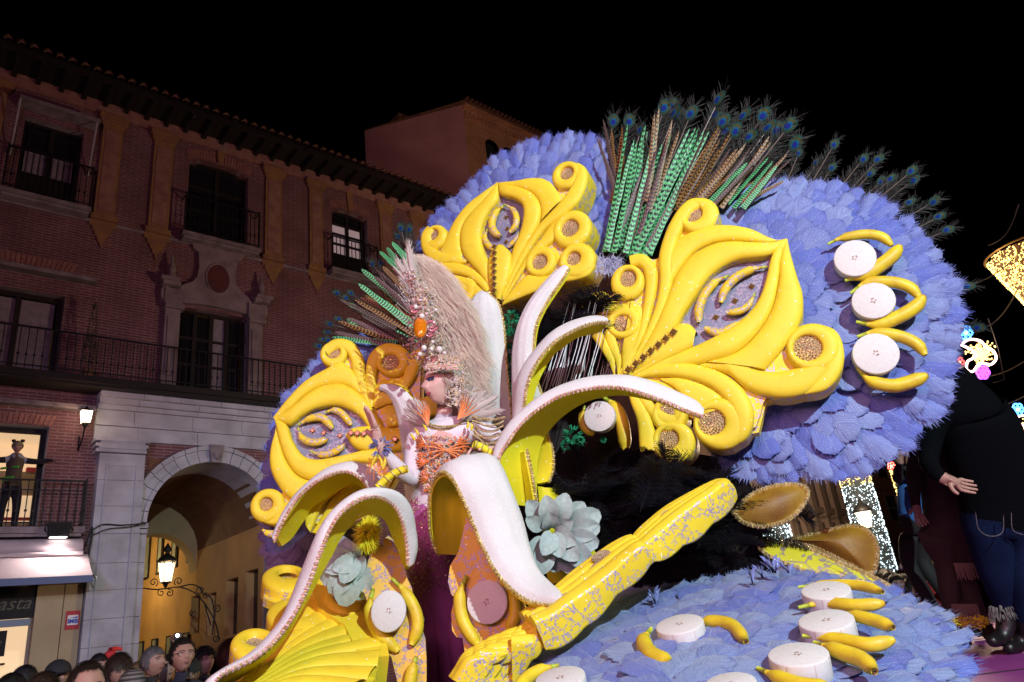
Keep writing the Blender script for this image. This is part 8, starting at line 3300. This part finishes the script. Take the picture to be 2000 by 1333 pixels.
# street lantern
lo = P(1688, 1010, 15)
t = thing('street_lantern', 'lit street lantern with black cap in front of the pale stone building', 'lantern', lo)
m = MB()
m.lathe([(.10, -.22), (.17, .10), (0, .101)], 6)
m.build('glass', MT['warm_lantern'] if 'warm_lantern' in MT else plain('lantern_glass_far', (1, .9, .7), .3, emit=2.6, ecol=(1, .88, .62)), t)
m = MB()
m.lathe([(.19, .1), (.2, .13), (.12, .24), (.05, .28), (.04, .36), (0, .38)], 8)
m.lathe([(0, -.3), (.06, -.26), (.1, -.22)], 6)
m.tube([(0, 0, -.3), (0, .02, -lo.z)], .04, 8)
m.build('cap_and_post', MT['iron'], t)
lamp('far_street_glow', 'POINT', P(1640, 860, 13), None, 1500, (1, .74, .48), .6)

# far dancer's back piece, clown and crowd
fo = P(1795, 1100, 9.5)
t = thing('feathered_backpiece', 'far dark plumed backpiece of another performer with jewelled ring', 'backpiece', fo)
for i in range(30):
    a = -.5 + 3.3 * i / 29
    r_ = rnd.uniform(55, 85)
    A, B = P(1800, 1110, 9.5), P(1800 + r_ * math.cos(a) * .9, 1110 - r_ * 1.1 * math.sin(a), 9.45)
    y = (B - A)
    ln = y.length
    y.normalize()
    z = cam_dir(0, 0, 1)
    z = (z - y * z.dot(y)).normalized()
    x = y.cross(z)
    put('plume', BP[i % 4], t, Matrix(((x.x, y.x, z.x, 0), (x.y, y.y, z.y, 0), (x.z, y.z, z.z, 0), (0, 0, 0, 1))) @ Matrix.Diagonal((ln * .7, ln, ln, 1)))
m = MB()
for k_ in range(3):
    for i in range(46):
        a = .3 + 2.9 * i / 45
        m.octa(P(1808 + (30 + 9 * k_) * math.cos(a), 1108 - (34 + 9 * k_) * math.sin(a), 9.35) - fo, .022, (i + k_) % 3, i)
m.build('jewelled_ring', [MT['crystal'], MT['pink_stone'], glitter_gems('violet_gem', (.3, .1, .6), (.6, .5, .9), .5, .1)], t, False)
co = P(1828, 1150, 8.5)
cl = thing('person', 'clown in red suit with yellow and red wig walking in the distance', 'person', (co.x, co.y, 0))
O_ = Vector((co.x, co.y, 0))


def cq(x, y, dd=0.):
    return P(x, y, 8.5 + dd) - O_


b = Body()
pel = b.pt(cq(1826, 1195), (.17, .13))
last = b.chain(pel, [(cq(1826, 1170), (.17, .13)), (cq(1826, 1148), (.17, .12)), (cq(1826, 1140), (.1, .08))], 1)
b.chain(last, [(cq(1826, 1132), .05)], 0)
for sg_ in (-1, 1):
    sh = b.chain(last, [(cq(1826 + sg_ * 16, 1146), .06)], 1)
    wr = b.chain(sh, [(cq(1826 + sg_ * 22, 1168), .05), (cq(1826 + sg_ * 20, 1188), .03)], 1)
    b.hand(wr, (0, 0, -1), (0, -1, 0), 0)
    z_ = b.v[pel].z
    b.chain(pel, [(b.v[pel] + Vector((sg_ * .09, 0, -.1)), .1), (Vector((b.v[pel].x + sg_ * .1, 0, .45)), .07), (Vector((b.v[pel].x + sg_ * .1, 0, .1)), .05), (Vector((b.v[pel].x + sg_ * .1, -.12, .04)), .04)], 1)
HM = head_M(cq(1825, 1122), 2.8, 0)
b.build('body', [MT['skin'], cloth('red_suit', (.32, .025, .02))], cl, HM, 0, 1)
m = MB()
for i in range(500):
    d = Vector((rnd.gauss(0, 1), rnd.gauss(0, 1), rnd.gauss(0, 1))).normalized()
    if d.z < -.5:
        continue
    p = HM @ (d * .42)
    q = p + d * .06
    s_ = d.orthogonal().normalized() * .02
    m.add([p - s_, p + s_, q + s_, q - s_], [(0, 1, 2, 3)], i % 3)
m.build('wig', [plain('wig_yellow', (.7, .5, .05), .8), plain('wig_red', (.6, .05, .03), .8), plain('wig_orange', (.7, .2, .03), .8)], cl, False)
for i, (x, y, dd, col) in enumerate(((1740, 1135, 9.5, (.05, .03, .03)), (1752, 1142, 9.0, (.08, .03, .03)), (1730, 1128, 11, (.1, .07, .05)), (1766, 1140, 10, (.03, .03, .05)), (1780, 1150, 9, (.06, .02, .02)), (1858, 1150, 10, (.03, .03, .03)), (1870, 1160, 9, (.08, .06, .03)))):
    crowd_person(['spectator in dark coat nearest the foot of the thick light column', 'spectator in dark red coat beyond the tray edge', 'fair spectator farthest back under the thick light column', 'spectator in navy coat left of the far plumed backpiece', 'spectator in maroon just left of the clown', 'spectator in black right of the clown', 'spectator in tan coat beside the fringed dancer'][i], x, y, dd, 30, rnd.uniform(-1, 1), 0, hair=(.03, .02, .015), coat=col)
# gold draped costume pieces on the deck edge
m = MB()
for i in range(260):
    p = P(1885 + rnd.gauss(0, 26), 1216 + rnd.gauss(0, 5), 4.9)
    d = Vector((rnd.gauss(0, 1), rnd.gauss(0, 1), rnd.gauss(0, .4))).normalized() * .035
    m.tube([p, p + d], .004, 4, i % 2)
tag(m.build('gold_braid_heap', [MT['gold_trim'], MT['lemon']], None, False), 'heap of gold and lemon braid lying behind the magenta deck', 'braid', None, 'stuff')
